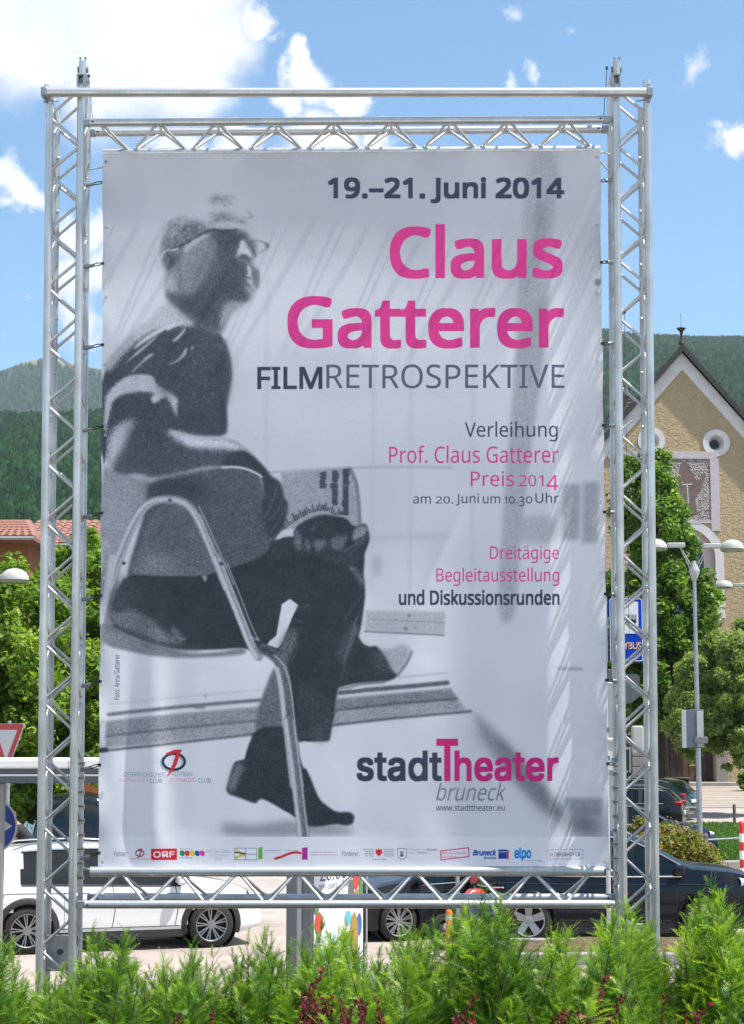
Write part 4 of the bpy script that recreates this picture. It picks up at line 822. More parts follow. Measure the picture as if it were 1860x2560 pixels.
# ------------------------------------------------------------------ motorbike between the cars
def motorbike():
    D = 28.9; t = thing('motorcycle', 'red and blue motorcycle standing between the two dark cars', 'motorcycle', (gx(1200, D, .5) - .3, D, 0), (0, 0, R(35))); t.scale = (.9, .9, .9)
    red = mat('bright_red_paint', (.62, .01, .012), .25, coat=1); blu = mat('motorcycle_blue', (.02, .05, .14), .3, coat=1)
    for x in (-.35, .95):
        Mx = Matrix.Translation((x, 0, .31)) @ Matrix.Rotation(R(90), 4, 'X'); w = MB().lathe([(.24, -.05), (.29, -.06), (.31, 0), (.29, .06), (.24, .05)], 28, Mx).build('wheel', M_TYRE, t, 50); MB().lathe([(.25, -.03), (.22, 0), (.25, .03)], 28, Mx).lathe([(0, .06), (.05, .05), (.05, -.05), (0, -.06)], 14, Mx).build('rim', M_RIMD, w)
    MB().tube([(.95, 0, .31), (.72, 0, .85), (.66, 0, 1.0)], [.03, .03, .025], 10).build('fork', M_CHR, t)
    MB().tube([(.05, 0, .84), (.22, 0, .90), (.42, 0, .89), (.56, 0, .82)], [.05, .10, .11, .05], 14).build('tank', red, t); MB().tube([(-.62, 0, .92), (-.3, 0, .82), (.05, 0, .82)], [.06, .12, .11], 12).build('seat', M_BLKP, t)
    MB().bevbox(-.75, -.42, -.1, .1, .8, .92, .03).build('tail', red, t); MB().bevbox(0, .5, -.14, .14, .34, .72, .05).build('engine', mat('engine_metal', (.3, .3, .3), .4, .8, bump=.8), t); MB().bevbox(.02, .7, -.17, .17, .55, .78, .05).build('fairing', blu, t)
    MB().tube([(.66, -.35, 1.02), (.64, 0, 1.0), (.66, .35, 1.02)], .016, 8).build('handlebar', M_CHR, t); MB().tube([(.4, -.16, .3), (0, -.18, .28), (-.5, -.2, .42)], [.03, .04, .05], 10).build('exhaust', M_CHR, t); MB().tube([(.1, .1, .35), (-.05, .3, 0.01)], .012, 6).build('kickstand', M_BLKP, t)
motorbike()
def post(name, label, px, D, h, r, m, cap=True):
    t = thing(name, label, 'post', (gx(px, D, 1), D, 0)); MB().lathe([(r, 0), (r, h - .03), (r * .8, h), (0, h + .01)], 16).build('pole', m, t); MB().lathe([(r * 1.03, h * .8), (r * 1.03, h * .9)], 16).build('band', M_LAMP, t, 0)
post('steel_post', 'galvanised steel post rising beside the black hatchback under the banner', 1144, 27.8, 2.6, .03, M_GALV)
post('marker_post', 'short orange marker post standing just left of the galvanised post', 1122, 27.4, .72, .05, mat('orange_marker', (.65, .17, .02), .5))

# ------------------------------------------------------------------ text outlines (used for signs and for the print)
FDIR = os.path.join(bpy.utils.resource_path('LOCAL'), 'datafiles', 'fonts')
_F = {}
def font(k):
    if k not in _F:
        try: _F[k] = bpy.data.fonts.load(os.path.join(FDIR, {'noto': 'NotoSansHebrew-Regular.woff2', 'inter': 'Inter.woff2'}[k])) if k else None
        except Exception: _F[k] = None
    return _F[k]
def text_mesh(s, fnt='noto', off=0.0, shear=0.0, spacing=1.0, res=4):
    c = bpy.data.curves.new('t', 'FONT'); c.body = s; f = font(fnt)
    if f: c.font = f
    c.offset = off; c.shear = shear; c.space_character = spacing; c.resolution_u = res; c.fill_mode = 'FRONT'
    o = bpy.data.objects.new('t', c); COL.objects.link(o); bpy.context.view_layer.update()
    me = bpy.data.meshes.new_from_object(o.evaluated_get(bpy.context.evaluated_depsgraph_get())); bpy.data.objects.remove(o); bpy.data.curves.remove(c)
    nv = len(me.vertices); co = np.zeros(nv * 3, dtype=np.float32); me.vertices.foreach_get('co', co); co = co.reshape(-1, 3)[:, :2].astype(float)
    F = [tuple(p.vertices) for p in me.polygons]; bpy.data.meshes.remove(me); return co, F
def text_obj(s, name, m, parent, Mx, w, h, **kw):
    co, F = text_mesh(s, **kw); a = co.min(0); b = co.max(0); co = (co - a) / (b - a) * np.array([w, h])
    mb = MB(); mb.add([Mx @ Vector((x, 0, y)) for x, y in co], F); return mb.build(name, m, parent, 0, 'stuff')

# ------------------------------------------------------------------ signs
M_SB = mat('sign_back_grey', (.10, .105, .12), .55, .3); M_SG = mat('sign_edge_alu', (.4, .42, .44), .4, .7); M_SGP = mat('sign_pole_white', (.5, .51, .52), .4, .4)
def yield_sign():
    D = 30; c = at(70, 1809, D); t = thing('yield_sign', 'red-rimmed upturned triangle road sign at the left edge above the shelter roof', 'road sign', (c.x - .34, D, 0), (0, 0, R(-42))); z1 = c.z; s = .46; h = s * 1.732
    def tri(k, y0, y1, m, nm, par):
        cz = z1 - h / 3; pts = []
        for vx, vz in ((-s, z1), (s, z1), (0, z1 - h)):
            for j in range(5):
                pass
        A = [Vector((-s, z1)), Vector((0, z1 - h)), Vector((s, z1))]; C = Vector((0, cz)); P = []
        for i in range(3):
            p0, p1, p2 = A[i - 1], A[i], A[(i + 1) % 3]; d0 = (p0 - p1).normalized(); d2 = (p2 - p1).normalized(); r0 = .06
            for q in range(6): u = q / 5; a = p1 + d0 * r0; b = p1 + d2 * r0; P.append(((a.lerp(p1, u)).lerp(p1.lerp(b, u), u)))
        P = [C + (p - C) * k for p in P]; return MB().prism([(p.x, p.y) for p in P][::-1], y0, y1).build(nm, m, par, 0)
    tri(1, 0, .02, M_SG, 'plate', t); tri(.97, -.004, -.001, mat('sign_red', (.42, .03, .03), .5), 'red_rim', t); tri(.62, -.008, -.005, mat('sign_white_film', (.5, .51, .53), .5, bump=.0), 'white_field', t)
    MB().tube([(0, .05, 0), (0, .05, z1 + .05)], .03, 12).build('pole', M_GALV, t)
yield_sign()
def octagon():
    D = 45; c = at(207, 1862, D); t = thing('stop_sign', 'dark grey back of an octagonal sign beside the left truss tower', 'road sign', (c.x, D, zg(D))); r = .345; z = c.z - zg(D)
    MB().prism([(r * math.cos(R(22.5 + 45 * k)), z + r * math.sin(R(22.5 + 45 * k))) for k in range(8)], 0, .02).build('plate', M_SB, t, 0)
    mb = MB(); P = [(r * math.cos(R(22.5 + 45 * k)), 0, z + r * math.sin(R(22.5 + 45 * k))) for k in range(9)]; mb.tube(P, .012, 6).build('rim', M_SG, t); MB().tube([(-.02, -.04, 0), (-.02, -.04, z + r)], .03, 12).build('pole', M_GALV, t); MB().bevbox(-.2, .2, -.03, -.001, z - .03, z + .03, .005).build('bracket', M_SG, t)
octagon()
def arrow_sign():
    D = 21.6; c = at(-28, 2065, D); t = thing('arrow_sign', 'round blue sign with a white arrow partly behind the left shelter post', 'road sign', (c.x, D, 0)); z = c.z; Mx = Matrix.Translation((0, 0, z)) @ Matrix.Rotation(R(90), 4, 'X')
    MB().lathe([(0, 0), (.335, 0), (.335, .02), (0, .02)], 48, Mx).build('plate', M_SG, t); MB().lathe([(0, .023), (.315, .023)], 48, Mx).build('blue_face', mat('sign_blue', (.004, .03, .22), .4), t, 0)
    MB().prism([(-.2, z - .06), (.05, z - .06), (.05, z - .15), (.28, z + .0), (.05, z + .15), (.05, z + .06), (-.2, z + .06)], -.029, -.026).build('arrow', mat('arrow_white', (.42, .42, .42), .5), t, 0); MB().tube([(0, .04, 0), (0, .04, z + .3)], .03, 12).build('pole', M_GALV, t)
arrow_sign()
def bus_sign():
    D = 26; a = at(1524, 1655, D); b = at(1607, 1494, D); t = thing('bus_stop_sign', 'blue bus stop sign lettered in yellow behind the right truss tower', 'bus stop sign', (a.x, D, 0)); W = b.x - a.x; z0, z1 = a.z, b.z; H = z1 - z0
    def rrect(x0, x1, za, zb_, r, n=5):
        P = []
        for cx, cz, a0 in ((x1 - r, zb_ - r, 0), (x0 + r, zb_ - r, 90), (x0 + r, za + r, 180), (x1 - r, za + r, 270)):
            for k in range(n + 1): an = R(a0 + 90 * k / n); P.append((cx + r * math.cos(an), cz + r * math.sin(an)))
        return P
    blue = mat('bus_sign_blue', (.002, .045, .40), .7, spec=.1); wt = mat('bus_sign_white', (.62, .62, .64), .5)
    MB().prism(rrect(0, W, z0, z1, .04), 0, .02).build('plate', blue, t, 0); P = rrect(.012, W - .012, z0 + .012, z1 - .012, .035); P2 = rrect(.022, W - .022, z0 + .022, z1 - .022, .03)
    mb = MB(); n = len(P); mb.add([(x, -.003, z) for x, z in P] + [(x, -.003, z) for x, z in P2], [(i, (i + 1) % n, (i + 1) % n + n, i + n) for i in range(n)]).build('border', wt, t, 0)
    MB().prism([(.07, z0 + H * .44), (W - .07, z0 + H * .44), (W - .07, z1 - .06), (.07, z1 - .06)], -.004, -.001).build('white_field', wt, t, 0)
    bk = mat('pictogram_black', (.015, .015, .015), .6); zb_ = z0 + H * .60; mb = MB()
    x0, x1 = .11, W - .10; y = -.007
    mb.prism([(x0, zb_), (x1, zb_), (x1, zb_ + .05), (x0, zb_ + .05)], y, y + .002)
    for z in (.055, .085, .115): mb.prism([(x0, zb_ + z), (x1, zb_ + z), (x1, zb_ + z + .006), (x0, zb_ + z + .006)], y, y + .002)
    for k in range(6): x = x0 + (x1 - x0 - .006) * k / 5; mb.prism([(x, zb_ + .05), (x + .006, zb_ + .05), (x + .006, zb_ + .12), (x, zb_ + .12)], y - .001, y + .001)
    for x in (x0 + .05, x1 - .05): mb.prism([(x + .022 * math.cos(R(30 * k)), zb_ + .022 * math.sin(R(30 * k)) - .005) for k in range(12)], y - .002, y)
    mb.build('bus_pictogram', bk, t, 0)
    text_obj('CITYBUS', 'lettering', mat('sign_yellow', (.85, .47, .03), .5), t, Matrix.Translation((.035, -.005, z0 + H * .20)), W - .07, .10, fnt=None, off=.012)
    MB().tube([(-.06, .05, 0), (-.06, .05, z1 + .02)], .032, 14).build('pole', M_SGP, t); MB().box(-.12, -.02, .02, .04, z0, z1).build('side_plate', M_SG, t, 0)
    for z in (z0 - .25, z0 - .95, z0 - 1.35): MB().lathe([(.045, -.03), (.05, -.02), (.05, .02), (.045, .03)], 14, Matrix.Translation((-.06, .05, z))).build('pipe_clamp', M_SB, t)
    MB().bevbox(-.04, .10, -.01, .06, z0 - .28, z0 - .1, .01).build('junction_box', M_SB, t)
    zc = at(1560, 1850, D).z; MB().tube([(-.06, .05, zc), (.36, .05, zc)], .032, 12).tube([(-.06, .05, zc - .12), (.36, .05, zc - .12)], .012, 8).build('side_arm', M_SGP, t)
    MB().bevbox(.30, .46, -.05, .1, zc - .18, zc + .2, .02).build('control_box', M_LAMP, t)
    # mirror-like sign back below
    z = at(1580, 1720, D).z; MB().prism([(.16, z), (.18, z - .2), (.30, z - .22), (.42, z - .12), (.44, z + .16), (.40, z + .2), (.16, z + .2)], .1, .13).build('small_sign_back', M_SB, t, 0)
    MB().tube([(.2, .1, z - .2), (.12, .1, z - .9), (-.06, .06, z - 1.1)], .01, 6).build('stay', M_SGP, t)
    return t
bus_sign()
def grey_cabinet():
    D = 34; a = at(1512, 2010, D); b = at(1532, 1705, D); t = thing('notice_board', 'slim grey notice board with a pale label seen beside the banner edge', 'notice board', (a.x - .3, D, 0)); H = b.z
    MB().bevbox(0, b.x - a.x + .35, 0, .1, .3, H, .02).build('panel', mat('cool_grey_panel', (.33, .34, .35), .6), t); MB().bevbox(.28, b.x - a.x + .32, -.012, -.002, H * .62, H * .7, .003).build('label', mat('pale_label', (.62, .61, .58), .6), t); MB().tube([(.2, .05, 0), (.2, .05, .3)], .04, 10).build('leg', M_GALV, t)
grey_cabinet()

# ------------------------------------------------------------------ bus shelter with poster panel
def shelter():
    D = 20.6; a = at(-120, 1958, D); b = at(930, 1958, D); t = thing('bus_shelter', 'grey steel bus shelter with a flat white-edged roof running behind the banner', 'bus shelter', (a.x, D, 0)); W = b.x - a.x
    zt = at(0, 1897, D).z; zm = at(0, 1921, D).z; zl = at(0, 1958, D).z
    g = mat('shelter_grey_steel', (.12, .125, .14), .45, .3); w = mat('shelter_white_roof', (.78, .78, .78), .5, var=.04)
    MB().bevbox(-.05, W + .05, -.06, 1.5, zm, zt, .02).build('roof', w, t); MB().box(0, W, 0, 1.44, zl, zm - .003).build('fascia', g, t, 0); MB().box(-.01, W + .01, -.012, .0, zm - .085, zm - .065).build('trim_strip', w, t, 0)
    for px_ in (-10, 728, 768):
        x = at(px_, 2200, D).x - a.x; MB().bevbox(x - .055, x + .055, .05, .16, 0, zl, .008).build('post', g if px_ > 0 else mat('warm_grey_post', (.26, .24, .235), .5), t)
    x = at(748, 2200, D).x - a.x; MB().bevbox(x - .03, x + .03, .08, .12, 0, zl - .003, .005).build('pale_post', mat('pale_post_grey', (.5, .5, .54), .5), t)
shelter()
def poster():
    D = 21; p = at(783, 2200, D); q = at(905, 2200, 22.05); yaw = math.atan2(22.05 - D, q.x - p.x); Wp = math.hypot(q.x - p.x, 22.05 - D)
    t = thing('poster_panel', 'white advertising poster panel with coloured ovals beside the shelter posts', 'poster', (p.x, D, 0), (0, 0, yaw)); H0, H1 = .45, 2.2
    MB().bevbox(-.06, Wp + .08, .0, .12, .25, H1 + .1, .01).build('case', mat('case_black', (.02, .02, .022), .4), t); MB().box(0, Wp, -.012, -.001, H0, H1).build('paper', mat('poster_paper', (.72, .74, .78), .5), t, 0)
    MB().tube([(Wp + .075, -.02, .2), (Wp + .075, -.02, H1 + .1)], .012, 8).build('edge_strip', M_LAMP, t); MB().bevbox(.2, .5, .02, .1, 0, .25, .01).bevbox(Wp - .5, Wp - .2, .02, .1, 0, .25, .01).build('foot', M_SB, t)
    dk = mat('print_dark', (.05, .05, .055), .6)
    text_obj('20.000', 'lettering', dk, t, Matrix.Translation((.14, -.016, at(800, 2206, D).z)), .78, .16, fnt='inter')
    text_obj('new users... Thank', 'lettering', mat('print_grey', (.2, .2, .22), .6), t, Matrix.Translation((.10, -.016, at(800, 2228, D).z)), .82, .08, fnt='inter')
    rr = random.Random(5); cols = [(.5, .05, .04), (.08, .2, .06), (.05, .12, .3), (.35, .2, .05), (.12, .12, .12), (.1, .4, .6)]
    for k, (x, z, rx, rz, c) in enumerate([(1.0, 1.58, .08, .12, 0), (.88, 1.45, .07, .13, 4), (1.02, 1.36, .09, .1, 3), (1.12, 1.45, .05, .16, 1), (.1, 1.15, .09, .12, 0), (.05, 1.3, .05, .06, 1), (1.08, 1.05, .06, .13, 2), (.95, .9, .1, .3, 3), (.8, 1.15, .08, .08, 5)]):
        MB().prism([(x + rx * math.cos(R(a)), z + rz * math.sin(R(a))) for a in range(0, 360, 20)], -.018 - k * .0006, -.0145 - k * .0006).build('printed_oval', mat('oval_%s' % 'abcdef'[c], cols[c], .6), t, 0)
    sp = MB()
    for x in (.2, .45, .72, .9): sp.prism([(x - .09, .5), (x + .09, .5), (x + .01, 1.0 - .1 * math.sin(x * 9))], -.0145, -.0135)
    sp.build('blue_shapes', mat('print_sky_blue', (.15, .5, .7), .6), t, 0)
poster()

# ------------------------------------------------------------------ kiosk and person at the left
def kiosk():
    D = 41; a = at(-60, 2110, D); b = at(66, 1985, D); t = thing('kiosk', 'small pinkish kiosk with a serving window and white awning at the left edge', 'kiosk', (a.x, D, 0)); W = b.x - a.x; zt = at(0, 1968, D).z
    pk = mat('pink_render', (.5, .33, .30), .8, var=.08); MB().box(0, W, 0, 2.4, 0, at(0, 2075, D).z).build('wall', pk, t, 0); MB().box(W * .86, W, 0, .12, 0, zt - .003).build('corner_post', mat('kiosk_post', (.45, .2, .15), .7), t, 0); MB().box(0, W, 1.8, 2.4, 0, zt - .005).build('back_wall', mat('kiosk_red', (.3, .08, .05), .8), t, 0)
    MB().bevbox(-.4, W + .9, -.7, 2.4, zt, zt + .10, .02).build('awning', mat('awning_white', (.78, .75, .73), .7), t); fz = at(0, 2019, D).z
    f = MB().box(W * .2, W * .84, -.05, .06, fz - .06, fz).box(W * .2, W * .26, -.04, .05, fz, zt - .3).build('window', mat('window_pinkwhite', (.6, .48, .45), .7), t, 0); MB().box(W * .26, W * .84, .0, .02, fz, zt - .3).build('pane', M_PANE, f, 0)
kiosk()
def person():
    D = 37; p = Vector((gx(82, D, 1), D, 0)); t = thing('person', 'person in a dark T-shirt and grey trousers leaning towards the kiosk window', 'person', tuple(p))
    def skin(nm, vs, es, rad, m):
        me = bpy.data.meshes.new(nm); me.from_pydata(vs, es, []); o = bpy.data.objects.new(nm, me); COL.objects.link(o); md = o.modifiers.new('s', 'SKIN'); o.modifiers.new('u', 'SUBSURF').levels = 2
        for i, r in enumerate(rad): me.skin_vertices[0].data[i].radius = (r, r)
        me.skin_vertices[0].data[0].use_root = True
        bpy.context.view_layer.update(); nm_ = bpy.data.meshes.new_from_object(o.evaluated_get(bpy.context.evaluated_depsgraph_get())); bpy.data.objects.remove(o); nm_.materials.clear(); nm_.materials.append(m); nm_.name = nm; return link(nm, nm_, t, 170)
    sk = mat('skin_tone', (.42, .19, .12), .6); sh = mat('charcoal_tshirt', (.02, .02, .022), .85, var=.2, vscale=10); tr = mat('grey_trousers', (.12, .12, .13), .85); hr = mat('reddish_brown_hair', (.16, .05, .02), .7)
    # leaning to the left (-x): pelvis, spine, neck, head; legs; arms
    vs = [(0, 0, .98), (-.10, 0, 1.18), (-.24, 0, 1.38), (-.34, 0, 1.50), (-.40, 0, 1.60), (-.44, 0, 1.70), (0, .1, .92), (.02, .11, .5), (.02, .12, .08), (-.12, .13, .04), (0, -.1, .92), (.0, -.11, .5), (.06, -.12, .08), (-.08, -.13, .04), (-.26, .2, 1.44), (-.42, .24, 1.2), (-.62, .2, 1.18), (-.70, .19, 1.18), (-.26, -.2, 1.44), (-.38, -.25, 1.18), (-.58, -.2, 1.1), (-.66, -.19, 1.1)]
    es = [(0, 1), (1, 2), (2, 3), (3, 4), (4, 5), (0, 6), (6, 7), (7, 8), (8, 9), (0, 10), (10, 11), (11, 12), (12, 13), (2, 14), (14, 15), (15, 16), (16, 17), (2, 18), (18, 19), (19, 20), (20, 21)]
    rad = [.13, .14, .16, .10, .055, .095, .09, .065, .045, .04, .09, .065, .045, .04, .06, .045, .035, .03, .06, .045, .035, .03]
    b = skin('body', vs, es, rad, sk)
    skin('tshirt', [(0, 0, .98), (-.10, 0, 1.18), (-.24, 0, 1.38), (-.33, 0, 1.48), (-.26, .2, 1.44), (-.36, .24, 1.30), (-.26, -.2, 1.44), (-.34, -.24, 1.29)], [(0, 1), (1, 2), (2, 3), (2, 4), (4, 5), (2, 6), (6, 7)], [.16, .17, .185, .10, .08, .07, .08, .07], sh)
    skin('trousers', [(0, 0, .98), (0, .1, .9), (.02, .11, .5), (.02, .12, .12), (0, -.1, .9), (0, -.11, .5), (.06, -.12, .12)], [(0, 1), (1, 2), (2, 3), (0, 4), (4, 5), (5, 6)], [.15, .11, .085, .065, .11, .085, .065], tr)
    MB().lathe([(.0, -.02), (.085, -.01), (.112, .05), (.10, .1), (.05, .135), (0, .14)], 20, Matrix.Translation((-.425, 0, 1.66)) @ Matrix.Rotation(R(-25), 4, 'Y')).build('hair', hr, t, 80)
    for y in (.115, -.125): MB().bevbox(-.2, .1, y - .045, y + .045, 0, .08, .025).build('shoe', M_BLKP, t)
person()
# ------------------------------------------------------------------ the scaffold: frame of reference
HALF = 3.75 / 2; _top = (at(868.5, 250, 11.07)); _bot = (at(872.5, 2500, 11.388))
LEAN = math.atan2(_bot.y - _top.y, _top.z - _bot.z)
O = Vector(((_top.x + _bot.x) / 2, _bot.y, _bot.z)); ROT = Matrix.Rotation(LEAN, 4, 'X'); FR = Matrix.Translation(O) @ ROT; FRI = FR.inverted()
def SL(px, py, Y=0.0):
    o = FRI @ Vector((0, 0, CAMZ)); d = FRI.to_3x3() @ raydir(px, py); k = (Y - o.y) / d.y; p = o + d * k; return (p.x, p.z)
def alu(name, base, rough):
    m = mat(name, base, rough, .8); nt = m.node_tree; b = nt.nodes['Principled BSDF']; tc = N(nt, 'ShaderNodeTexCoord'); mp = N(nt, 'ShaderNodeMapping'); mp.inputs['Scale'].default_value = (60, 60, 2.2); L(nt, tc.outputs['Object'], mp.inputs[0])
    n1 = N(nt, 'ShaderNodeTexNoise', ins={'Scale': 1.0, 'Detail': 6, 'Roughness': .65}); L(nt, mp.outputs[0], n1.inputs['Vector']); n2 = N(nt, 'ShaderNodeTexNoise', ins={'Scale': 5.0, 'Detail': 4}); L(nt, tc.outputs['Object'], n2.inputs['Vector'])
    ad = N(nt, 'ShaderNodeMath', operation='MULTIPLY_ADD'); L(nt, n1.outputs['Fac'], ad.inputs[0]); ad.inputs[1].default_value = .6; L(nt, n2.outputs['Fac'], ad.inputs[2])
    mr = N(nt, 'ShaderNodeMapRange', ins={'From Min': .55, 'From Max': 1.05, 'To Min': .74, 'To Max': 1.12}); L(nt, ad.outputs[0], mr.inputs['Value']); mx = N(nt, 'ShaderNodeMix', data_type='RGBA', blend_type='MULTIPLY'); mx.inputs['Factor'].default_value = 1; mx.inputs['A'].default_value = (*base, 1); L(nt, mr.outputs[0], mx.inputs['B']); L(nt, mx.outputs['Result'], b.inputs['Base Color'])
    r2 = N(nt, 'ShaderNodeMapRange', ins={'From Min': .55, 'From Max': 1.05, 'To Min': rough + .14, 'To Max': rough - .08}); L(nt, ad.outputs[0], r2.inputs['Value']); L(nt, r2.outputs[0], b.inputs['Roughness']); return m
M_ALU = alu('scuffed_aluminium', (.54, .545, .55), .40); M_ALU2 = alu('aluminium_brace', (.52, .525, .53), .38)
M_STEEL = mat('dull_zinc_steel', (.32, .33, .34), .45, .8, var=.15, vscale=20); M_BRASS = mat('brassy_collar', (.42, .36, .25), .35, .9); M_DRK = mat('dark_steel', (.07, .07, .075), .5, .5)
ZB = -(O.z - .8) - .02  # foot of the towers
def root(nm, label, cat, x, z, group=None):
    r = thing(nm, label, cat, tuple(FR @ Vector((x, 0, z))), (LEAN, 0, 0), group); return r
def loc(mb, x, z):  # shift builder verts from frame coords into the root's coords
    mb.v = [(a - x, b, c - z) for a, b, c in mb.v]; return mb
CR, BR, DY, DX = .0252, .0092, .24, .196
_bm = {}
def brace(parent, p0, p1, x, z, m=None, r=BR, name='brace'):
    p0, p1 = Vector(p0), Vector(p1); Lb = (p1 - p0).length; key = (round(Lb, 3), r)
    if key not in _bm:
        mb = MB().tube([(0, 0, 0), (0, 0, .006), (0, 0, .007), (0, 0, Lb - .007), (0, 0, Lb - .006), (0, 0, Lb)], [r * 1.5, r * 1.35, r, r, r * 1.35, r * 1.5], 10, False); o = mb.build(name, m or M_ALU2, parent, 60); _bm[key] = o.data
    else: o = bpy.data.objects.new(name, _bm[key]); COL.objects.link(o); o.parent = parent
    o.matrix_local = Matrix.Translation(p0 - Vector((x, 0, z))) @ (p1 - p0).to_track_quat('Z', 'Y').to_matrix().to_4x4(); return o
def tower(side, label):
    s = side; xo = s * HALF; xi = s * (HALF - DX); x = (xo + xi) / 2; t = root('truss_tower', label, 'truss tower', x, ZB, 'upright truss towers of the scaffold')
    ztop = SL(122, 243)[1]; zin = SL(199, 212)[1]
    for cx, cy, zt in ((xo, 0, ztop if s < 0 else SL(1615, 202)[1]), (xi, 0, zin), (xo, DY, ztop), (xi, DY, SL(215, 225, DY)[1])):
        loc(MB().tube([(cx, cy, ZB), (cx, cy, zt)], CR, 20), x, ZB).build('chord', M_ALU, t, 60)
    nodes = [291, 432.5, 577.5, 718, 863.5, 1010, 1156, 1304, 1456, 1606, 1754, 1908, 2062, 2216, 2371]
    zs = [SL(122 if s < 0 else 1615, y)[1] for y in nodes]; zs += [zs[-1] - .365 * k for k in range(1, 4)]
    g = .022
    for cy in (0, DY):
        for k, z in enumerate(zs):
            up = (zs[k - 1] + z) / 2 if k else z + .182; dn = (z + zs[k + 1]) / 2 if k + 1 < len(zs) else z - .18
            if dn < ZB + .1: break
            o_ = (xo - s * CR * .7, cy)
            brace(t, (xo - s * CR * .7, cy, z + g), (xi + s * CR * .7, cy, up - g), x, ZB); brace(t, (xo - s * CR * .7, cy, z - g), (xi + s * CR * .7, cy, dn + g), x, ZB)
    for cx in (xo, xi):
        for k, z in enumerate(zs):
            up = (zs[k - 1] + z) / 2 if k else z + .182; dn = (z + zs[k + 1]) / 2 if k + 1 < len(zs) else z - .18
            if dn < ZB + .1: break
            brace(t, (cx, CR * .7, up - g), (cx, DY - CR * .7, z + g), x, ZB); brace(t, (cx, CR * .7, dn + g), (cx, DY - CR * .7, z - g), x, ZB)
    # tower head: window bracket, narrower spigot, pulleys and bolts
    hx = xi + s * .0; z0 = zin - .002
    hb = MB()
    for a, b in ((-.026, -.014), (.014, .026)): hb.box(hx + a, hx + b, -.028, .028, z0, z0 + .056)
    hb.box(hx - .026, hx + .026, -.029, .029, z0 - .008, z0 - .001).box(hx - .026, hx + .026, -.029, .029, z0 + .057, z0 + .064).box(hx - .026, hx + .026, .02, .028, z0, z0 + .056)
    h = loc(hb, x, ZB).build('head', M_STEEL, t, 0)
    loc(MB().tube([(hx + .006, 0, z0 + .064), (hx + .006, 0, z0 + .152)], .022, 16), x, ZB).build('spigot', M_ALU, h, 60)
    for dx in (-.026, .026):
        loc(MB().lathe([(0, -.006), (.024, -.006), (.018, 0), (.024, .006), (0, .006)], 20, Matrix.Translation((hx + .006 + dx, .02, z0 + .105)) @ Matrix.Rotation(R(90), 4, 'Y')), x, ZB).build('pulley', M_STEEL, h, 60)
    for dx in (-.014, .018): loc(MB().tube([(hx + .006 + dx, 0, z0 + .15), (hx + .006 + dx, 0, z0 + .172)], .004, 8).lathe([(0, .17), (.008, .17), (.008, .178), (0, .178)], 8, Matrix.Translation((hx + .006 + dx, 0, z0))), x, ZB).build('bolt', M_STEEL, h, 60)
    loc(MB().tube([(hx - s * .0, DY, SL(215, 225, DY)[1]), (hx, DY, z0 + .10), (hx, .05, z0 + .12)], .016, 10), x, ZB).build('head_stay', M_ALU, t, 60)
    # winch plate low between the chords
    px_, py_ = (146, 2378) if s < 0 else (1588, 2350); c = SL(px_, py_, .1); loc(MB().bevbox(c[0] - .075, c[0] + .075, .09, .105, c[1] - .12, c[1] + .10, .004), x, ZB).build('winch_plate', M_STEEL, t)
    loc(MB().lathe([(.0, .015), (.018, .015), (.018, -.02), (.03, -.02), (.03, -.005)], 18, Matrix.Translation((c[0] + .01, .09, c[1])) @ Matrix.Rotation(R(90), 4, 'X')), x, ZB).build('crank_socket', M_DRK, t)
    # base plate and the locking collars on the inner rear chord
    loc(MB().bevbox(min(xo, xi) - .12, max(xo, xi) + .12, -.12, DY + .12, ZB, ZB + .012, .003), x, ZB).build('base_plate', M_STEEL, t)
    ys = [1910 + 35.6 * k for k in range(9)] if s < 0 else [1900 + 35.2 * k for k in range(11)]
    mesh = None
    for y in ys:
        z = SL(205 if s < 0 else 1541, y, DY if s < 0 else DY)[1]
        if mesh is None: o = MB().lathe([(CR + .001, -.012), (CR + .007, -.011), (CR + .007, -.003), (CR + .003, 0), (CR + .007, .003), (CR + .007, .011), (CR + .001, .012)], 20).build('collar', M_BRASS if s < 0 else M_STEEL, t, 60); mesh = o.data
        else: o = bpy.data.objects.new('collar', mesh); COL.objects.link(o); o.parent = t
        o.location = (xi - x, DY, z - ZB)
    # small ball knobs seen on the rear chords
    mesh = None
    for k in range(0, 6):
        for cx in (xo, xi):
            z = zs[0] - .21 - k * .345
            if mesh is None: o = MB().lathe([(0, -.012), (.009, -.008), (.013, 0), (.009, .008), (0, .012)], 10).build('weld_knob', M_ALU, t, 80); mesh = o.data
            else: o = bpy.data.objects.new('weld_knob', mesh); COL.objects.link(o); o.parent = t
            o.location = (cx - x - s * .02 * (1 if cx == xo else -1), DY - CR, z - ZB)
    return t
tower(-1, 'left upright aluminium box truss tower holding the banner'); tower(1, 'right upright aluminium box truss tower holding the banner')
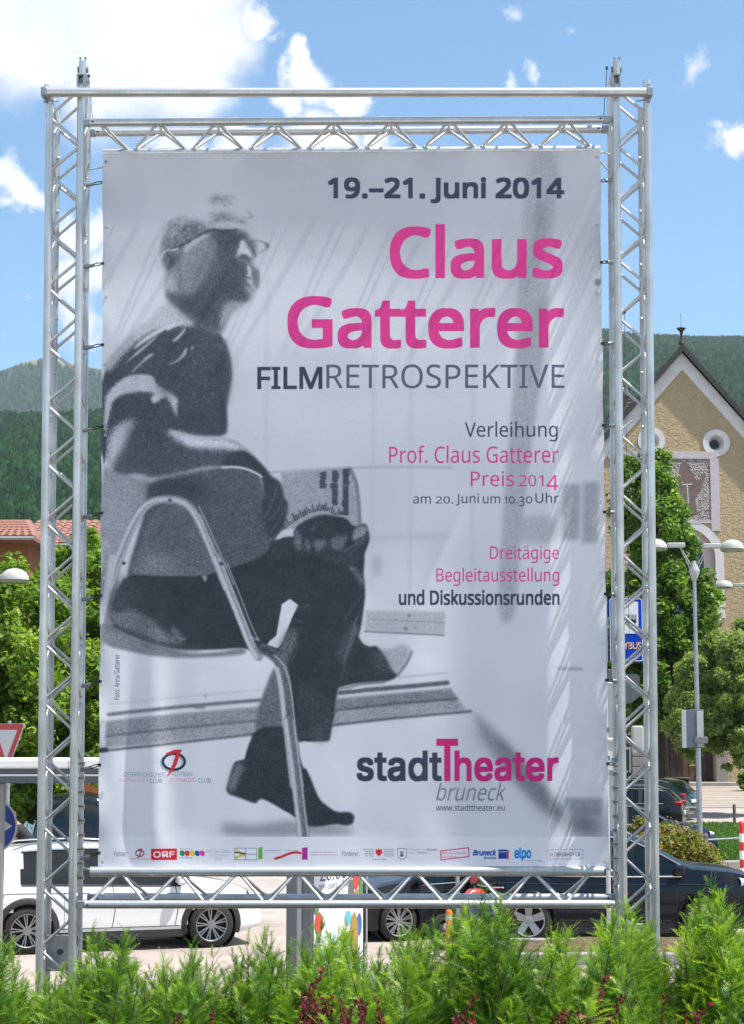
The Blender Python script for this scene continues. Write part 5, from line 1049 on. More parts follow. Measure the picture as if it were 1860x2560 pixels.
def crossbar():
    a = SL(112, 231, -.055); b = SL(1623, 231, -.055); t = root('crossbar', 'long round aluminium pole clamped across the top of both towers', 'pole', a[0], a[1])
    loc(MB().tube([(a[0], -.055, a[1]), (b[0], -.055, b[1])], .0295, 24), *a).build('tube', M_ALU, t, 60)
    for p, s in ((a, -1), (b, 1)):
        c = loc(MB().bevbox(p[0] - .02, p[0] + .02, -.09, .012, p[1] - .034, p[1] + .03, .008), *a).build('clamp', M_STEEL, t)
        loc(MB().tube([(p[0] - .012, -.03, p[1] + .03), (p[0] + .0, -.03, p[1] + .06), (p[0] + .02, -.03, p[1] + .045)], .004, 6).tube([(p[0] - .0, -.03, p[1] - .034), (p[0] - s * .05, -.02, p[1] - .042), (p[0] - s * .07, .01, p[1] - .036)], .005, 6).lathe([(.012, -.01), (.012, .01)], 8, Matrix.Translation((p[0], -.03, p[1] - .045))), *a).build('wing_nut', M_STEEL, c, 60)
crossbar()
def htruss(label, A, B, Cc, dA, phase_px, period_px, n, top):
    # A front chord, B rear chord, Cc single chord: each ((px,py) left, (px,py) right)
    YA, YB, YC = 0.0, DY, DY / 2
    a0, a1 = SL(*A[0], YA), SL(*A[1], YA); b0, b1 = SL(*B[0], YB), SL(*B[1], YB); c0, c1 = SL(*Cc[0], YC), SL(*Cc[1], YC)
    t = root('cross_truss', label, 'truss', a0[0], a0[1], 'horizontal truss beams of the scaffold'); ch = lambda p, q, y, r: loc(MB().tube([(p[0], y, p[1]), (q[0], y, q[1])], r, 22), *a0).build('chord', M_ALU, t, 60)
    ch(a0, a1, YA, .0255); ch(b0, b1, YB, .0255); ch(c0, c1, YC, .0285 if top else .0305)
    def on(p, q, X): u = (X - p[0]) / (q[0] - p[0]); return p[1] + (q[1] - p[1]) * u
    yA = (A[0][1] + Cc[0][1]) / 2
    for k in range(n):
        Xt = SL(phase_px + k * period_px, yA, YC)[0]; per = period_px / 405.0; g = .022
        # Xt: node on the double chords side for the top beam; on the single chord for the bottom beam
        for (p, q, y) in ((a0, a1, YA), (b0, b1, YB)):
            lim0, lim1 = (c0[0], c1[0]) if top else (a0[0] + .02, a1[0] - .02)
            for s in (-1, 1):
                x1 = Xt + s * g; x2 = Xt + s * (per / 2 - g)
                if top: P0 = (x1, y + (YC - y) * .12, on(p, q, x1) - .018); P1 = (x2, YC + (y - YC) * .12, on(c0, c1, x2) + .024); okk = lim0 < x2 < lim1 and p[0] < x1 < q[0]
                else: P0 = (x1, YC + (y - YC) * .1, on(c0, c1, x1) - .024); P1 = (x2, y + (YC - y) * .1, on(p, q, x2) + .018); okk = a0[0] < x2 < a1[0] and c0[0] - .02 < x1 < c1[0] + .02
                if okk: brace(t, P0, P1, *a0)
        if a0[0] < Xt < a1[0]:
            if top: brace(t, (Xt, .02, on(a0, a1, Xt) - .004), (Xt, DY - .02, on(b0, b1, Xt) - .004), *a0)
            else: brace(t, (Xt + per / 2, .02, on(a0, a1, Xt)), (Xt + per / 2, DY - .02, on(b0, b1, Xt)), *a0) if Xt + per / 2 < a1[0] else None
    for p, q, y in ((a0, a1, YA), (b0, b1, YB)):
        for e, s in ((p, -1), (q, 1)):
            lx = e[0]; x0_, x1_ = sorted((lx - s * .0, lx + s * .045)); loc(MB().bevbox(x0_, x1_, y - .012, y + .03, e[1] - .022, e[1] + .022, .003), *a0).build('end_connector', M_STEEL, t)
            loc(MB().lathe([(0, -.0265), (.007, -.0275), (.007, -.0315), (0, -.032)], 8, Matrix.Translation((lx - s * .02, y, e[1])) @ Matrix.Rotation(R(-90), 4, 'X')), *a0).build('bolt', M_DRK, t)
    return t
htruss('upper horizontal triangular truss beam carrying the banner', ((225, 307), (1508, 299)), ((238, 332), (1503, 323)), ((258, 383), (1500, 375)), 1, 257, 144.3, 10, True)
htruss('lower horizontal triangular truss beam beneath the banner', ((212, 2261), (1536, 2260)), ((236, 2245), (1528, 2244)), ((226, 2179), (1509, 2178)), -1, 300, 147.5, 9, False)

# ------------------------------------------------------------------ ropes, wires, bungee cords
M_CORD = mat('black_rubber_cord', (.012, .012, .013), .6); M_ROPE = mat('off_white_rope', (.55, .54, .5), .8, bump=.5, bscale=200)
YBN = DY / 2 + .012
def cordset(px0, px1, ye, yc, side, label):
    e = SL(px0, ye, YBN); c = SL(px1, yc, DY); t = root('bungee_cord', label, 'bungee cord', e[0], e[1], 'bungee cords stretching the banner sideways')
    E_ = Vector((e[0], YBN - .002, e[1])); C_ = Vector((c[0], DY - .04, c[1])); d = (C_ - E_).normalized(); H = E_ + (C_ - E_) * .62
    loc(MB().tube([E_ + Vector((0, 0, .003)), E_.lerp(H, .5) + Vector((0, -.002, .009)), H + Vector((0, 0, .006))], .0035, 7).tube([E_ - Vector((0, 0, .003)), E_.lerp(H, .5) + Vector((0, .002, -.007)), H - Vector((0, 0, .006))], .0035, 7).lathe([(0, -.01), (.01, -.008), (.012, 0), (.01, .008), (0, .01)], 10, Matrix.Translation(E_)), *e).build('cord', M_CORD, t, 60)
    loc(MB().tube([H - d * .002, H + d * .012, C_ - d * .002, C_ + d * .028], [.009, .0125, .0125, .011], 10), *e).build('clamp', M_STEEL, t, 60)
for k, y in enumerate([456, 659, 862, 1067, 1283, 1488, 1703, 1912, 2132]):
    u = (y - 390) / 1775; xl = 259 - 12 * u; xr = 1500 + 23 * u; rk = ['top', 'second', 'third', 'fourth', 'fifth', 'sixth', 'seventh', 'eighth', 'lowest'][k]
    cordset(xl, 223 - 10 * u, y, y + 10, -1, f'black bungee cord, {rk} from above on the left edge of the banner')
    if k < 8: cordset(xr, 1520 + 24 * u, y - 3, y - 1, 1, f'black bungee cord, {rk if k < 7 else "lowest"} from above on the right edge of the banner')
def rope(nm, label, cat, pts, r, m, group=None):
    P = [Vector((SL(a, b, y)[0], y, SL(a, b, y)[1])) for a, b, y in pts]; t = root(nm, label, cat, P[0].x, P[0].z, group); loc(MB().tube(P, r, 8), P[0].x, P[0].z).build('strand', m, t, 60)
    loc(MB().lathe([(0, -.012), (.009, -.008), (.009, .008), (0, .012)], 8, Matrix.Translation(P[0])), P[0].x, P[0].z).build('knot', m, t, 60)
rope('rope', 'short pale rope tying the top left banner corner to the tower', 'rope', [(258, 418, YBN), (243, 421, .16), (222, 424, .2)], .005, M_ROPE)
rope('rope', 'pale rope bending from the top right banner corner to the tower', 'rope', [(1499, 405, YBN), (1508, 411, .15), (1519, 424, .2)], .006, M_ROPE)
rope('rope', 'short grey rope from the banner tube end to the right tower', 'rope', [(1500, 381, YBN), (1512, 381, .16), (1524, 386, .2)], .006, M_ROPE)
rope('rope', 'pale rope at the left end of the tube under the banner', 'rope', [(228, 2174, YBN), (216, 2172, .16), (207, 2168, .2)], .007, M_ROPE)
rope('rope', 'white rope hanging from the right end of the tube under the banner', 'rope', [(1509, 2172, YBN), (1524, 2172, .1), (1535, 2182, .08), (1534, 2200, .08)], .007, M_ROPE)
rope('hoist_wire', 'thin steel hoist wire hanging inside the left tower', 'wire', [(186, 950, .12), (172, 1900, .12), (160, 2330, .12)], .0016, M_DRK)
rope('hoist_wire', 'thin steel hoist wire hanging inside the right tower', 'wire', [(1561, 780, .12), (1573, 1600, .12), (1586, 2330, .12)], .0016, M_DRK)
rope('hoist_wire', 'thin wire with a hook beside the head of the left tower', 'wire', [(222, 190, .1), (224, 240, .1), (231, 255, .1), (228, 268, .1), (232, 298, .1)], .0018, M_DRK)
rope('hoist_wire', 'dark wire with a snap hook beside the head of the right tower', 'wire', [(1517, 170, .1), (1514, 240, .1), (1511, 250, .1), (1511, 275, .1), (1507, 295, .1)], .0024, M_DRK)
# ------------------------------------------------------------------ the printed banner: artwork rasterised from vector shapes
SC = 1.15; RW, RH = int(1262 * SC), int(1780 * SC)
QUAD = np.array([(259, 391), (1499, 383), (1523, 2168), (246.5, 2168)], float)
def homog(src, dst):
    A = []; b = []
    for (x, y), (u, v) in zip(src, dst): A += [[x, y, 1, 0, 0, 0, -u * x, -u * y], [0, 0, 0, x, y, 1, -v * x, -v * y]]; b += [u, v]
    return np.append(np.linalg.solve(np.array(A), np.array(b)), 1).reshape(3, 3)
HM = homog(QUAD, [(0, 0), (RW, 0), (RW, RH), (0, RH)])
def T2(p):
    p = np.atleast_2d(np.asarray(p, float)); q = np.c_[p, np.ones(len(p))] @ HM.T; return q[:, :2] / q[:, 2:]
CROP = {'A': (240, 440, 3.169), 'B': (240, 900, 3.169), 'C': (640, 1100, 3.169), 'D': (240, 1400, 3.169), 'E': (700, 1500, 3.169), 'F': (1000, 1300, 3.169), 'G': (240, 1800, 2.497), 'H': (860, 1800, 2.497), 'P': (0, 0, 1)}
def C2(c, pts): x, y, s = CROP[c]; return T2([(x + a / s, y + b / s) for a, b in pts])
IMG = np.zeros((RH, RW, 3), np.float32)
def box_blur(m, r):
    for _ in range(3):
        for ax in (0, 1):
            k = 2 * r + 1; pad = [(0, 0), (0, 0)]; pad[ax] = (r + 1, r); c = np.cumsum(np.pad(m, pad, mode='edge'), axis=ax)
            m = (np.take(c, range(k, c.shape[ax]), ax) - np.take(c, range(0, c.shape[ax] - k), ax)) / k
    return m
def cover(loops, x0, y0, w, h, SS=4):
    A = np.zeros((h, w + 2), np.float64)
    for P in loops:
        P = np.asarray(P) - np.array([x0, y0]); Q = np.roll(P, -1, 0); keep = np.abs(P[:, 1] - Q[:, 1]) > 1e-9; P, Q = P[keep], Q[keep]
        if not len(P): continue
        sgn = np.where(Q[:, 1] > P[:, 1], 1., -1.); ya = np.minimum(P[:, 1], Q[:, 1]) * SS; yb = np.maximum(P[:, 1], Q[:, 1]) * SS
        i0 = np.ceil(ya - .5).astype(int); i1 = np.ceil(yb - .5).astype(int); i0 = np.clip(i0, 0, h * SS); i1 = np.clip(i1, 0, h * SS); n = np.maximum(i1 - i0, 0); e = np.repeat(np.arange(len(P)), n)
        if not len(e): continue
        off = np.arange(n.sum()) - np.repeat(np.cumsum(n) - n, n); row = i0[e] + off; y = (row + .5) / SS; t = (y - P[e, 1]) / (Q[e, 1] - P[e, 1]); x = np.clip(P[e, 0] + (Q[e, 0] - P[e, 0]) * t, 0, w); xi = np.minimum(x.astype(int), w); fr = x - xi
        np.add.at(A, (row // SS, xi), sgn[e] * (1 - fr) / SS); np.add.at(A, (row // SS, xi + 1), sgn[e] * fr / SS)
    return np.clip(np.abs(np.cumsum(A, 1)[:, :w]), 0, 1).astype(np.float32)
NOISE = np.clip(RNG.normal(0, 1, (RH, RW)), -2.5, 2.5).astype(np.float32); NOISE = (NOISE * .35 + box_blur(NOISE, 1) * 2.2); NOISE /= NOISE.std()
INK0 = np.array([.155, .172, .205], np.float32); INK1 = np.array([.925, .915, .93], np.float32)  # print: darkest and paper tone (display values)
def paint(mask, x0, y0, g=None, col=None, grain=0, a=1.0):
    h, w = mask.shape; reg = IMG[y0:y0 + h, x0:x0 + w]; m = (mask * a)[..., None]
    if col is None:
        gg = np.full((h, w), g, np.float32) + grain * NOISE[y0:y0 + h, x0:x0 + w] * .0065; gg = np.clip(gg, 0, 1)[..., None]; c = INK0 * (1 - gg) + INK1 * gg
    else: c = np.array([v / 255 for v in col], np.float32)
    reg[...] = reg * (1 - m) + c * m
def bb(P, pad): x0 = max(0, int(P[:, 0].min() - pad)); y0 = max(0, int(P[:, 1].min() - pad)); x1 = min(RW, int(P[:, 0].max() + pad) + 1); y1 = min(RH, int(P[:, 1].max() + pad) + 1); return x0, y0, x1 - x0, y1 - y0
def smooth_loop(P, it=1):
    for _ in range(it): Q = np.roll(P, -1, 0); P = np.stack([P * .78 + Q * .22, P * .22 + Q * .78], 1).reshape(-1, 2)
    return P
def poly(c, pts, g=None, b=2, grain=1, col=None, a=1.0, sm=2):
    P = smooth_loop(C2(c, pts), sm) if sm else C2(c, pts); x0, y0, w, h = bb(P, b * 3 + 4)
    if w <= 0 or h <= 0: return
    m = cover([P], x0, y0, w, h)
    if b: m = box_blur(m, max(1, int(round(b * SC))))
    if b >= 2 and grain: m = np.clip(m + (m * (1 - m)) * NOISE[y0:y0 + h, x0:x0 + w] * .26, 0, 1)
    paint(m, x0, y0, g, col, grain, a)
def line(c, pts, wd, g=None, b=1, grain=1, col=None, a=1.0, sm=True):
    P = C2(c, pts); s = CROP[c][2]; wd = wd / s * SC
    if sm and len(P) > 2:
        for _ in range(2): P = np.concatenate([P[:1], np.stack([P[:-1] * .75 + P[1:] * .25, P[:-1] * .25 + P[1:] * .75], 1).reshape(-1, 2), P[-1:]])
    x0, y0, w, h = bb(P, wd + b * 3 + 4); yy, xx = np.mgrid[y0:y0 + h, x0:x0 + w].astype(np.float32); D = np.full((h, w), 1e9, np.float32)
    for p, q in zip(P, P[1:]):
        d = q - p; L2 = max(1e-6, (d ** 2).sum()); t = np.clip(((xx - p[0]) * d[0] + (yy - p[1]) * d[1]) / L2, 0, 1); D = np.minimum(D, np.hypot(xx - p[0] - t * d[0], yy - p[1] - t * d[1]))
    m = np.clip(wd / 2 - D + .5, 0, 1)
    if b: m = box_blur(m, max(1, int(round(b * SC))))
    paint(m, x0, y0, g, col, grain, a)
def text(s, box, col, fnt='noto', off=0.0, shear=0.0, spacing=1.0, a=1.0, rot=0, blur=0):
    co, F = text_mesh(s, fnt, 0, shear, spacing); dd = abs(off) * 1.0 * min(box[3] - box[1], 110) * (1.45 if off > 0 else 0) ; box = (box[0] + dd, box[1] + dd, box[2] - dd, box[3] - dd)
    if rot == 90: co = np.c_[-co[:, 1], co[:, 0]]  # reads upwards
    if rot == -90: co = np.c_[co[:, 1], -co[:, 0]]
    mn, mx = co.min(0), co.max(0); x0, y0, x1, y1 = box; q = (co - mn) / (mx - mn); P = T2(np.c_[x0 + q[:, 0] * (x1 - x0), y1 - q[:, 1] * (y1 - y0)])
    bx0, by0, w, h = bb(P, 3 + dd * 2); acc = np.zeros((h, w + 2)); SS = 6; EA = []; EB = []
    for f in F:
        q = P[list(f)]; ar = 0.5 * np.sum(q[:, 0] * np.roll(q[:, 1], -1) - np.roll(q[:, 0], -1) * q[:, 1]); q = q if ar > 0 else q[::-1]; EA.append(q); EB.append(np.roll(q, -1, 0))
    P_ = np.concatenate(EA) - [bx0, by0]; Q_ = np.concatenate(EB) - [bx0, by0]; keep = np.abs(P_[:, 1] - Q_[:, 1]) > 1e-9; P_, Q_ = P_[keep], Q_[keep]
    sgn = np.where(Q_[:, 1] > P_[:, 1], 1., -1.); ya = np.minimum(P_[:, 1], Q_[:, 1]) * SS; yb = np.maximum(P_[:, 1], Q_[:, 1]) * SS; i0 = np.clip(np.ceil(ya - .5).astype(int), 0, h * SS); i1 = np.clip(np.ceil(yb - .5).astype(int), 0, h * SS); n = np.maximum(i1 - i0, 0); e = np.repeat(np.arange(len(P_)), n); o_ = np.arange(n.sum()) - np.repeat(np.cumsum(n) - n, n); row = i0[e] + o_; y = (row + .5) / SS; t = (y - P_[e, 1]) / (Q_[e, 1] - P_[e, 1]); x = np.clip(P_[e, 0] + (Q_[e, 0] - P_[e, 0]) * t, 0, w); xi = x.astype(int); fr = x - xi
    np.add.at(acc, (row // SS, xi), sgn[e] * (1 - fr) / SS); np.add.at(acc, (row // SS, xi + 1), sgn[e] * fr / SS)
    m = np.clip(np.abs(np.cumsum(acc, 1)[:, :w]), 0, 1).astype(np.float32)
    if dd > .15:
        q = dd * SC; M2 = m.copy()
        for ux, uy in ((1, 0), (-1, 0), (0, 1), (0, -1), (1, 1), (1, -1), (-1, 1), (-1, -1), (1, .5), (1, -.5), (-1, .5), (-1, -.5), (.5, 1), (-.5, 1), (.5, -1), (-.5, -1), (.5, 0), (-.5, 0), (0, .5), (0, -.5)):
            fx, fy = q * ux * .88, q * uy * .88; ix, iy = math.floor(fx), math.floor(fy); ax, ay = fx - ix, fy - iy
            r_ = lambda a_, b_: np.roll(m, (b_, a_), (1, 0)); M2 = np.maximum(M2, (1 - ax) * (1 - ay) * r_(iy, ix) + ax * (1 - ay) * r_(iy, ix + 1) + (1 - ax) * ay * r_(iy + 1, ix) + ax * ay * r_(iy + 1, ix + 1))
        m = M2
    if blur: m = box_blur(m, blur)
    paint(m, bx0, by0, None, col, 0, a)

def artwork():
    # ---- wall and window behind the sitter
    IMG[...] = INK0 * .03 + INK1 * .97
    yy = np.linspace(0, 1, RH)[:, None]; xx = np.linspace(0, 1, RW)[None, :]
    low = box_blur(RNG.normal(0, 1, (RH // 8 + 1, RW // 8 + 1)).astype(np.float32), 6); low /= low.std(); low = np.kron(low, np.ones((8, 8), np.float32))[:RH, :RW]; low = box_blur(low, 5)
    g = .80 + .10 * np.clip((yy - .14) / .16, 0, 1) + .03 * np.clip((yy - .5) / .3, 0, 1) - .035 * np.exp(-((xx - .55) / .3) ** 2) * (yy < .35) + .016 * low  # wall grey, darker at the top with the beam's shade painted in
    IMG[...] = (INK0 * (1 - g[..., None]) + INK1 * g[..., None]).astype(np.float32)
    poly('P', [(240, 700), (560, 690), (700, 640), (1000, 650), (1200, 760), (1500, 700), (1500, 1100), (240, 1100)], .95, 40, 1, a=.6)
    poly('P', [(1320, 385), (1400, 385), (1385, 560), (1360, 900), (1330, 1100), (1300, 1350), (1290, 1557), (1241, 1557), (1262, 1200), (1290, 900), (1305, 560)], .66, 5, 5, a=.8)
    poly('P', [(1335, 500), (1372, 500), (1368, 620), (1325, 700)], .52, 8, 4, a=.6); poly('P', [(1300, 650), (1372, 650), (1340, 900), (1290, 900)], .6, 14, 4, a=.5)
    poly('P', [(1408, 1210), (1452, 1210), (1448, 1350), (1404, 1350)], .58, 4, 6, a=.75, sm=0); poly('P', [(1458, 1205), (1497, 1205), (1494, 1358), (1455, 1358)], .56, 4, 6, a=.7, sm=0)
    poly('P', [(1290, 1290), (1400, 1290), (1396, 1360), (1290, 1360)], .66, 8, 5, a=.7)
    poly('P', [(1486, 697), (1500, 697), (1500, 714), (1485, 714)], .35, 2, 4, a=.8); line('P', [(1395, 1671), (1455, 1672)], 5, .55, 3)
    for x in (668, 935, 1030, 1185): line('P', [(x, 700), (x - 6, 1480)], 7, .80, 4, 1, a=.6)
    line('P', [(640, 1183), (900, 1166), (1130, 1168)], 5, .68, 2, 4, a=.8); line('P', [(930, 1345), (1120, 1340)], 14, .80, 5, 2, a=.7); poly('P', [(930, 1390), (955, 1390), (955, 1440), (930, 1440)], .7, 4, 3, a=.6)
    poly('P', [(240, 700), (400, 680), (560, 720), (400, 800), (330, 860), (280, 980), (240, 1000)], .93, 24, 1, a=.7)
    # low table at the right
    poly('C', [(870, 1350), (1500, 1360), (1495, 1545), (860, 1515)], .74, 3, 4, sm=0); line('C', [(900, 1418), (1490, 1445)], 9, .6, 1, 4); line('C', [(860, 1515), (1490, 1545)], 13, .5, 1, 4)
    for x, y, r in ((1205, 1390, 18), (1180, 1490, 24), (1250, 1488, 10)): line('C', [(x, y), (x + 12, y + 4)], r, .45, 1.5, 3)
    # floor strips
    line('D', [(110, 1140), (800, 1070), (1400, 1020)], 7, .72, 1.5, 3, a=.8); line('D', [(860, 1070), (868, 1085)], 14, .6, 2)
    line('D', [(100, 1222), (500, 1178), (850, 1145), (1300, 1108)], 25, .36, 2, 5); line('D', [(780, 1160), (850, 1165)], 24, .4, 3, 4)
    poly('D', [(80, 1280), (500, 1235), (1290, 1165), (1262, 1375), (500, 1450), (75, 1490)], .62, 3, 7, sm=0); poly('D', [(80, 1280), (500, 1235), (1290, 1165), (1270, 1270), (500, 1350), (80, 1395)], .54, 3, 6, sm=0, a=.8)
    line('D', [(80, 1395), (500, 1345), (1270, 1270)], 13, .28, 1.5, 4); line('D', [(35, 1512), (500, 1465), (1245, 1378)], 17, .26, 1.5, 4); line('D', [(35, 1505), (80, 1500)], 34, .12, 2)
    line('E', [(930, 612), (1100, 598), (1320, 575)], 8, .68, 1.5, 3); line('E', [(470, 735), (700, 710), (1000, 685), (1325, 655)], 33, .28, 2, 4, sm=False)
    poly('E', [(440, 785), (1350, 703), (1470, 868), (400, 990)], .62, 2.5, 7, sm=0); poly('E', [(440, 785), (1350, 703), (1400, 775), (420, 872)], .46, 2.5, 6, sm=0, a=.9); line('E', [(420, 875), (900, 820), (1400, 780)], 17, .25, 2, 4); line('E', [(400, 992), (900, 935), (1510, 880)], 18, .24, 1.5, 4, sm=False)
    # diagonal floor shadow, lower right
    poly('H', [(780, 40), (900, 50), (1050, 180), (1360, 560), (1480, 590), (1610, 640), (1610, 727), (1430, 727), (1300, 640), (1100, 420), (900, 200)], .60, 16, 3, a=.9)
    poly('H', [(930, 90), (1000, 150), (1370, 570), (1330, 620), (1150, 430), (980, 220)], .30, 9, 4, a=.85); poly('P', [(1178, 1778), (1200, 1790), (1300, 1900), (1402, 2022), (1380, 2045), (1290, 1960), (1215, 1860)], .50, 7, 4, a=.7); poly('H', [(1380, 490), (1610, 488), (1610, 600), (1400, 590)], .55, 4, 4, a=.85, sm=0); poly('H', [(1380, 570), (1560, 580), (1600, 650), (1600, 727), (1470, 727)], .40, 14, 3, a=.85)
    poly('P', [(1000, 1850), (1200, 1880), (1300, 2050), (1100, 2060)], .80, 40, 1, a=.35)
    # left grey wall, chair back and seat shell
    poly('B', [(40, 820), (150, 860), (300, 930), (440, 950), (440, 1100), (360, 1200), (280, 1350), (160, 1780), (40, 1780)], .60, 3, 6); poly('D', [(30, -20), (200, -20), (110, 460), (60, 690), (30, 690)], .55, 4, 6)
    poly('B', [(50, 1000), (180, 1100), (200, 1500), (60, 1500)], .70, 25, 4, a=.6)
    poly('B', [(410, 950), (900, 850), (1180, 850), (1310, 930), (1350, 1150), (1440, 1360), (1410, 1500), (1360, 1580), (1150, 1650), (960, 1690), (930, 1780), (250, 1780), (250, 1650), (330, 1400), (400, 1150)], .26, 3, 5)
    poly('B', [(420, 940), (780, 900), (860, 980), (860, 1150), (560, 1100), (400, 1090)], .12, 16, 2, a=.9)
    poly('B', [(300, 1640), (370, 1360), (480, 1170), (580, 1135), (720, 1170), (800, 1290), (960, 1700), (960, 1760), (260, 1760)], .34, 3, 6); poly('B', [(290, 1660), (420, 1500), (560, 1560), (740, 1700), (260, 1720)], .52, 25, 5, a=.7)
    poly('B', [(480, 1180), (620, 1160), (720, 1260), (760, 1500), (560, 1560), (420, 1400)], .24, 25, 4, a=.7)
    # seat, trousers
    poly('P', [(315, 1436), (400, 1440), (508, 1441), (560, 1424), (640, 1400), (680, 1370), (700, 1345), (735, 1340), (800, 1375), (850, 1380), (905, 1350), (912, 1390), (908, 1440), (914, 1480), (908, 1530), (902, 1570), (893, 1600), (872, 1655), (850, 1700), (836, 1770), (822, 1850), (750, 1853), (742, 1790), (730, 1700), (722, 1640), (708, 1635), (690, 1640), (660, 1630), (600, 1620), (530, 1625), (430, 1622), (330, 1590), (272, 1560), (285, 1490)], .055, 2, 1, sm=1)
    poly('P', [(255, 1552), (285, 1574), (340, 1600), (400, 1620), (470, 1634), (540, 1632), (610, 1618), (618, 1635), (560, 1641), (450, 1646), (380, 1640), (320, 1628), (255, 1612)], .46, 2.5, 6)
    poly('D', [(60, 260), (150, 160), (260, 130), (430, 260), (330, 420), (150, 430), (90, 500), (50, 470)], .15, 14, 3, a=.8)
    poly('D', [(120, 380), (300, 390), (450, 470), (560, 600), (720, 655), (620, 690), (450, 655), (200, 560), (100, 500)], .36, 7, 7); poly('D', [(600, 500), (660, 590), (730, 640), (640, 640), (600, 590)], .45, 4, 6, a=.7); line('D', [(110, 520), (300, 600), (500, 680), (640, 700), (820, 690)], 40, .12, 5, 2, a=.8); line('D', [(165, 385), (200, 392)], 44, .10, 4)
    poly('D', [(835, 120), (882, 122), (865, 188)], .62, 1.5, 3)
    # shins and the gap between the legs
    poly('C', [(205, 1300), (270, 1258), (335, 1308), (290, 1400), (250, 1500), (215, 1600), (175, 1650), (85, 1625), (110, 1590), (160, 1550)], .90, 1, 1, sm=0)
    poly('D', [(1420, 830), (1490, 760), (1600, 640), (1650, 640), (1650, 1440), (1600, 1440), (1540, 1180)], .06, 3, 1); poly('C', [(180, 1640), (250, 1500), (330, 1500), (320, 1600), (250, 1775), (200, 1775)], .30, 6, 7)
    poly('D', [(1408, 840), (1440, 880), (1500, 1400), (1340, 1400), (1250, 1372), (1275, 1200), (1310, 1100)], .34, 3, 7); poly('G', [(985, 90), (1200, 70), (1250, 330), (1240, 600), (1100, 520), (1000, 440), (920, 240)], .05, 2, 1)
    for p in ([(240, 1400)],): pass
    line('C', [(820, 1250), (760, 1330), (700, 1430)], 9, .3, 2, 3, a=.7); line('C', [(835, 1340), (790, 1440), (700, 1560), (640, 1700)], 12, .28, 4, 3, a=.6); poly('C', [(700, 985), (780, 1000), (850, 1090), (865, 1180), (820, 1140), (780, 1050)], .40, 4, 5, a=.9); poly('C', [(720, 1500), (820, 1420), (760, 1650), (700, 1775), (640, 1775)], .24, 8, 6, a=.8); line('C', [(800, 1400), (740, 1600), (690, 1775)], 7, .45, 1.5, 4)
    line('C', [(310, 1320), (360, 1325), (420, 1310)], 7, .4, 2, 3, a=.7); line('C', [(300, 1420), (370, 1445)], 7, .4, 2, 3, a=.7)
    poly('E', [(300, 820), (420, 800), (372, 1105), (250, 1110)], .24, 10, 7, a=.8)
    line('C', [(805, 1480), (740, 1775)], 7, .5, 1.5, 4); line('E', [(600, 210), (490, 620), (370, 1090)], 6, .42, 1.5, 4)
    # far shoe
    poly('E', [(605, 255), (655, 350), (720, 372), (760, 358), (830, 430), (905, 560), (935, 595), (885, 640), (700, 655), (600, 662), (480, 690), (440, 700), (500, 560), (560, 400)], .08, 2, 2); poly('E', [(765, 365), (850, 400), (960, 350), (1030, 370), (1046, 410), (985, 520), (930, 592), (885, 560), (840, 450)], .70, 4, 5); line('E', [(1044, 405), (1015, 480), (970, 545), (925, 600)], 15, .36, 2, 5); poly('E', [(740, 400), (830, 440), (870, 560), (800, 580), (730, 520)], .25, 10, 6, a=.7)
    line('E', [(470, 700), (560, 690), (620, 668), (750, 655), (830, 650)], 12, .3, 2, 4); line('E', [(570, 705), (650, 690)], 9, .92, 1, 1)
    # near shoe and its shadow
    poly('G', [(770, 640), (900, 650), (1000, 655), (1230, 618), (1600, 668), (1610, 727), (790, 727)], .58, 8, 3, a=.9); poly('G', [(990, 40), (1240, 40), (1245, 130), (1290, 300), (1310, 300), (1335, 350), (1390, 490), (1430, 528), (1500, 578), (1585, 574), (1614, 600), (1605, 650), (1560, 662), (1500, 648), (1400, 665), (1320, 665), (1240, 606), (1160, 545), (1040, 490), (1012, 500), (1000, 524), (900, 486), (808, 455), (830, 370), (860, 265), (895, 252), (935, 245)], .075, 1.8, 2, sm=1)
    poly('G', [(815, 440), (850, 300), (900, 262), (930, 290), (890, 380), (860, 450)], .45, 5, 6, a=.9); poly('G', [(1260, 130), (1455, 0), (1500, -60), (1450, 70), (1430, 128)], .09, 1, 2, sm=0)
    poly('P', [(742, 1690), (836, 1760), (824, 1850), (820, 1853), (744, 1853)], .10, 2, 3, sm=0); poly('E', [(260, 960), (400, 900), (370, 1105), (250, 1112)], .22, 7, 7, a=.7)
    # book
    poly('C', [(195, 262), (500, 238), (745, 214), (800, 310), (832, 670), (760, 690), (600, 640), (300, 700), (150, 720), (240, 600), (262, 500), (220, 430)], .66, 1.5, 6, sm=0); line('C', [(745, 225), (790, 320), (812, 480), (822, 660)], 26, .46, 2, 6)
    for s, b in (('Und morgen', (640 + 676 / 3.169, 1100 + 226 / 3.169, 640 + 745 / 3.169, 1100 + 598 / 3.169)), ('die ganze', (640 + 588 / 3.169, 1100 + 238 / 3.169, 640 + 660 / 3.169, 1100 + 520 / 3.169)), ('Welt', (640 + 503 / 3.169, 1100 + 248 / 3.169, 640 + 562 / 3.169, 1100 + 388 / 3.169))): text(s, b, (72, 74, 88), 'noto', .025, rot=-90, blur=1)
    rr = random.Random(4)
    for k in range(34):
        u = k / 33; x = 170 + 520 * u; y = 745 - 190 * math.sin(math.pi * min(1, u * 1.15) * .62) + 20 * (u > .8); ln = rr.uniform(14, 60) if k % 3 else 80; a_ = -2.6 + 1.6 * u
        line('C', [(x, y), (x + ln * .5 * math.cos(a_), y + ln * .7 * math.sin(a_))], rr.uniform(7, 15), .14, 1, 1, sm=False)
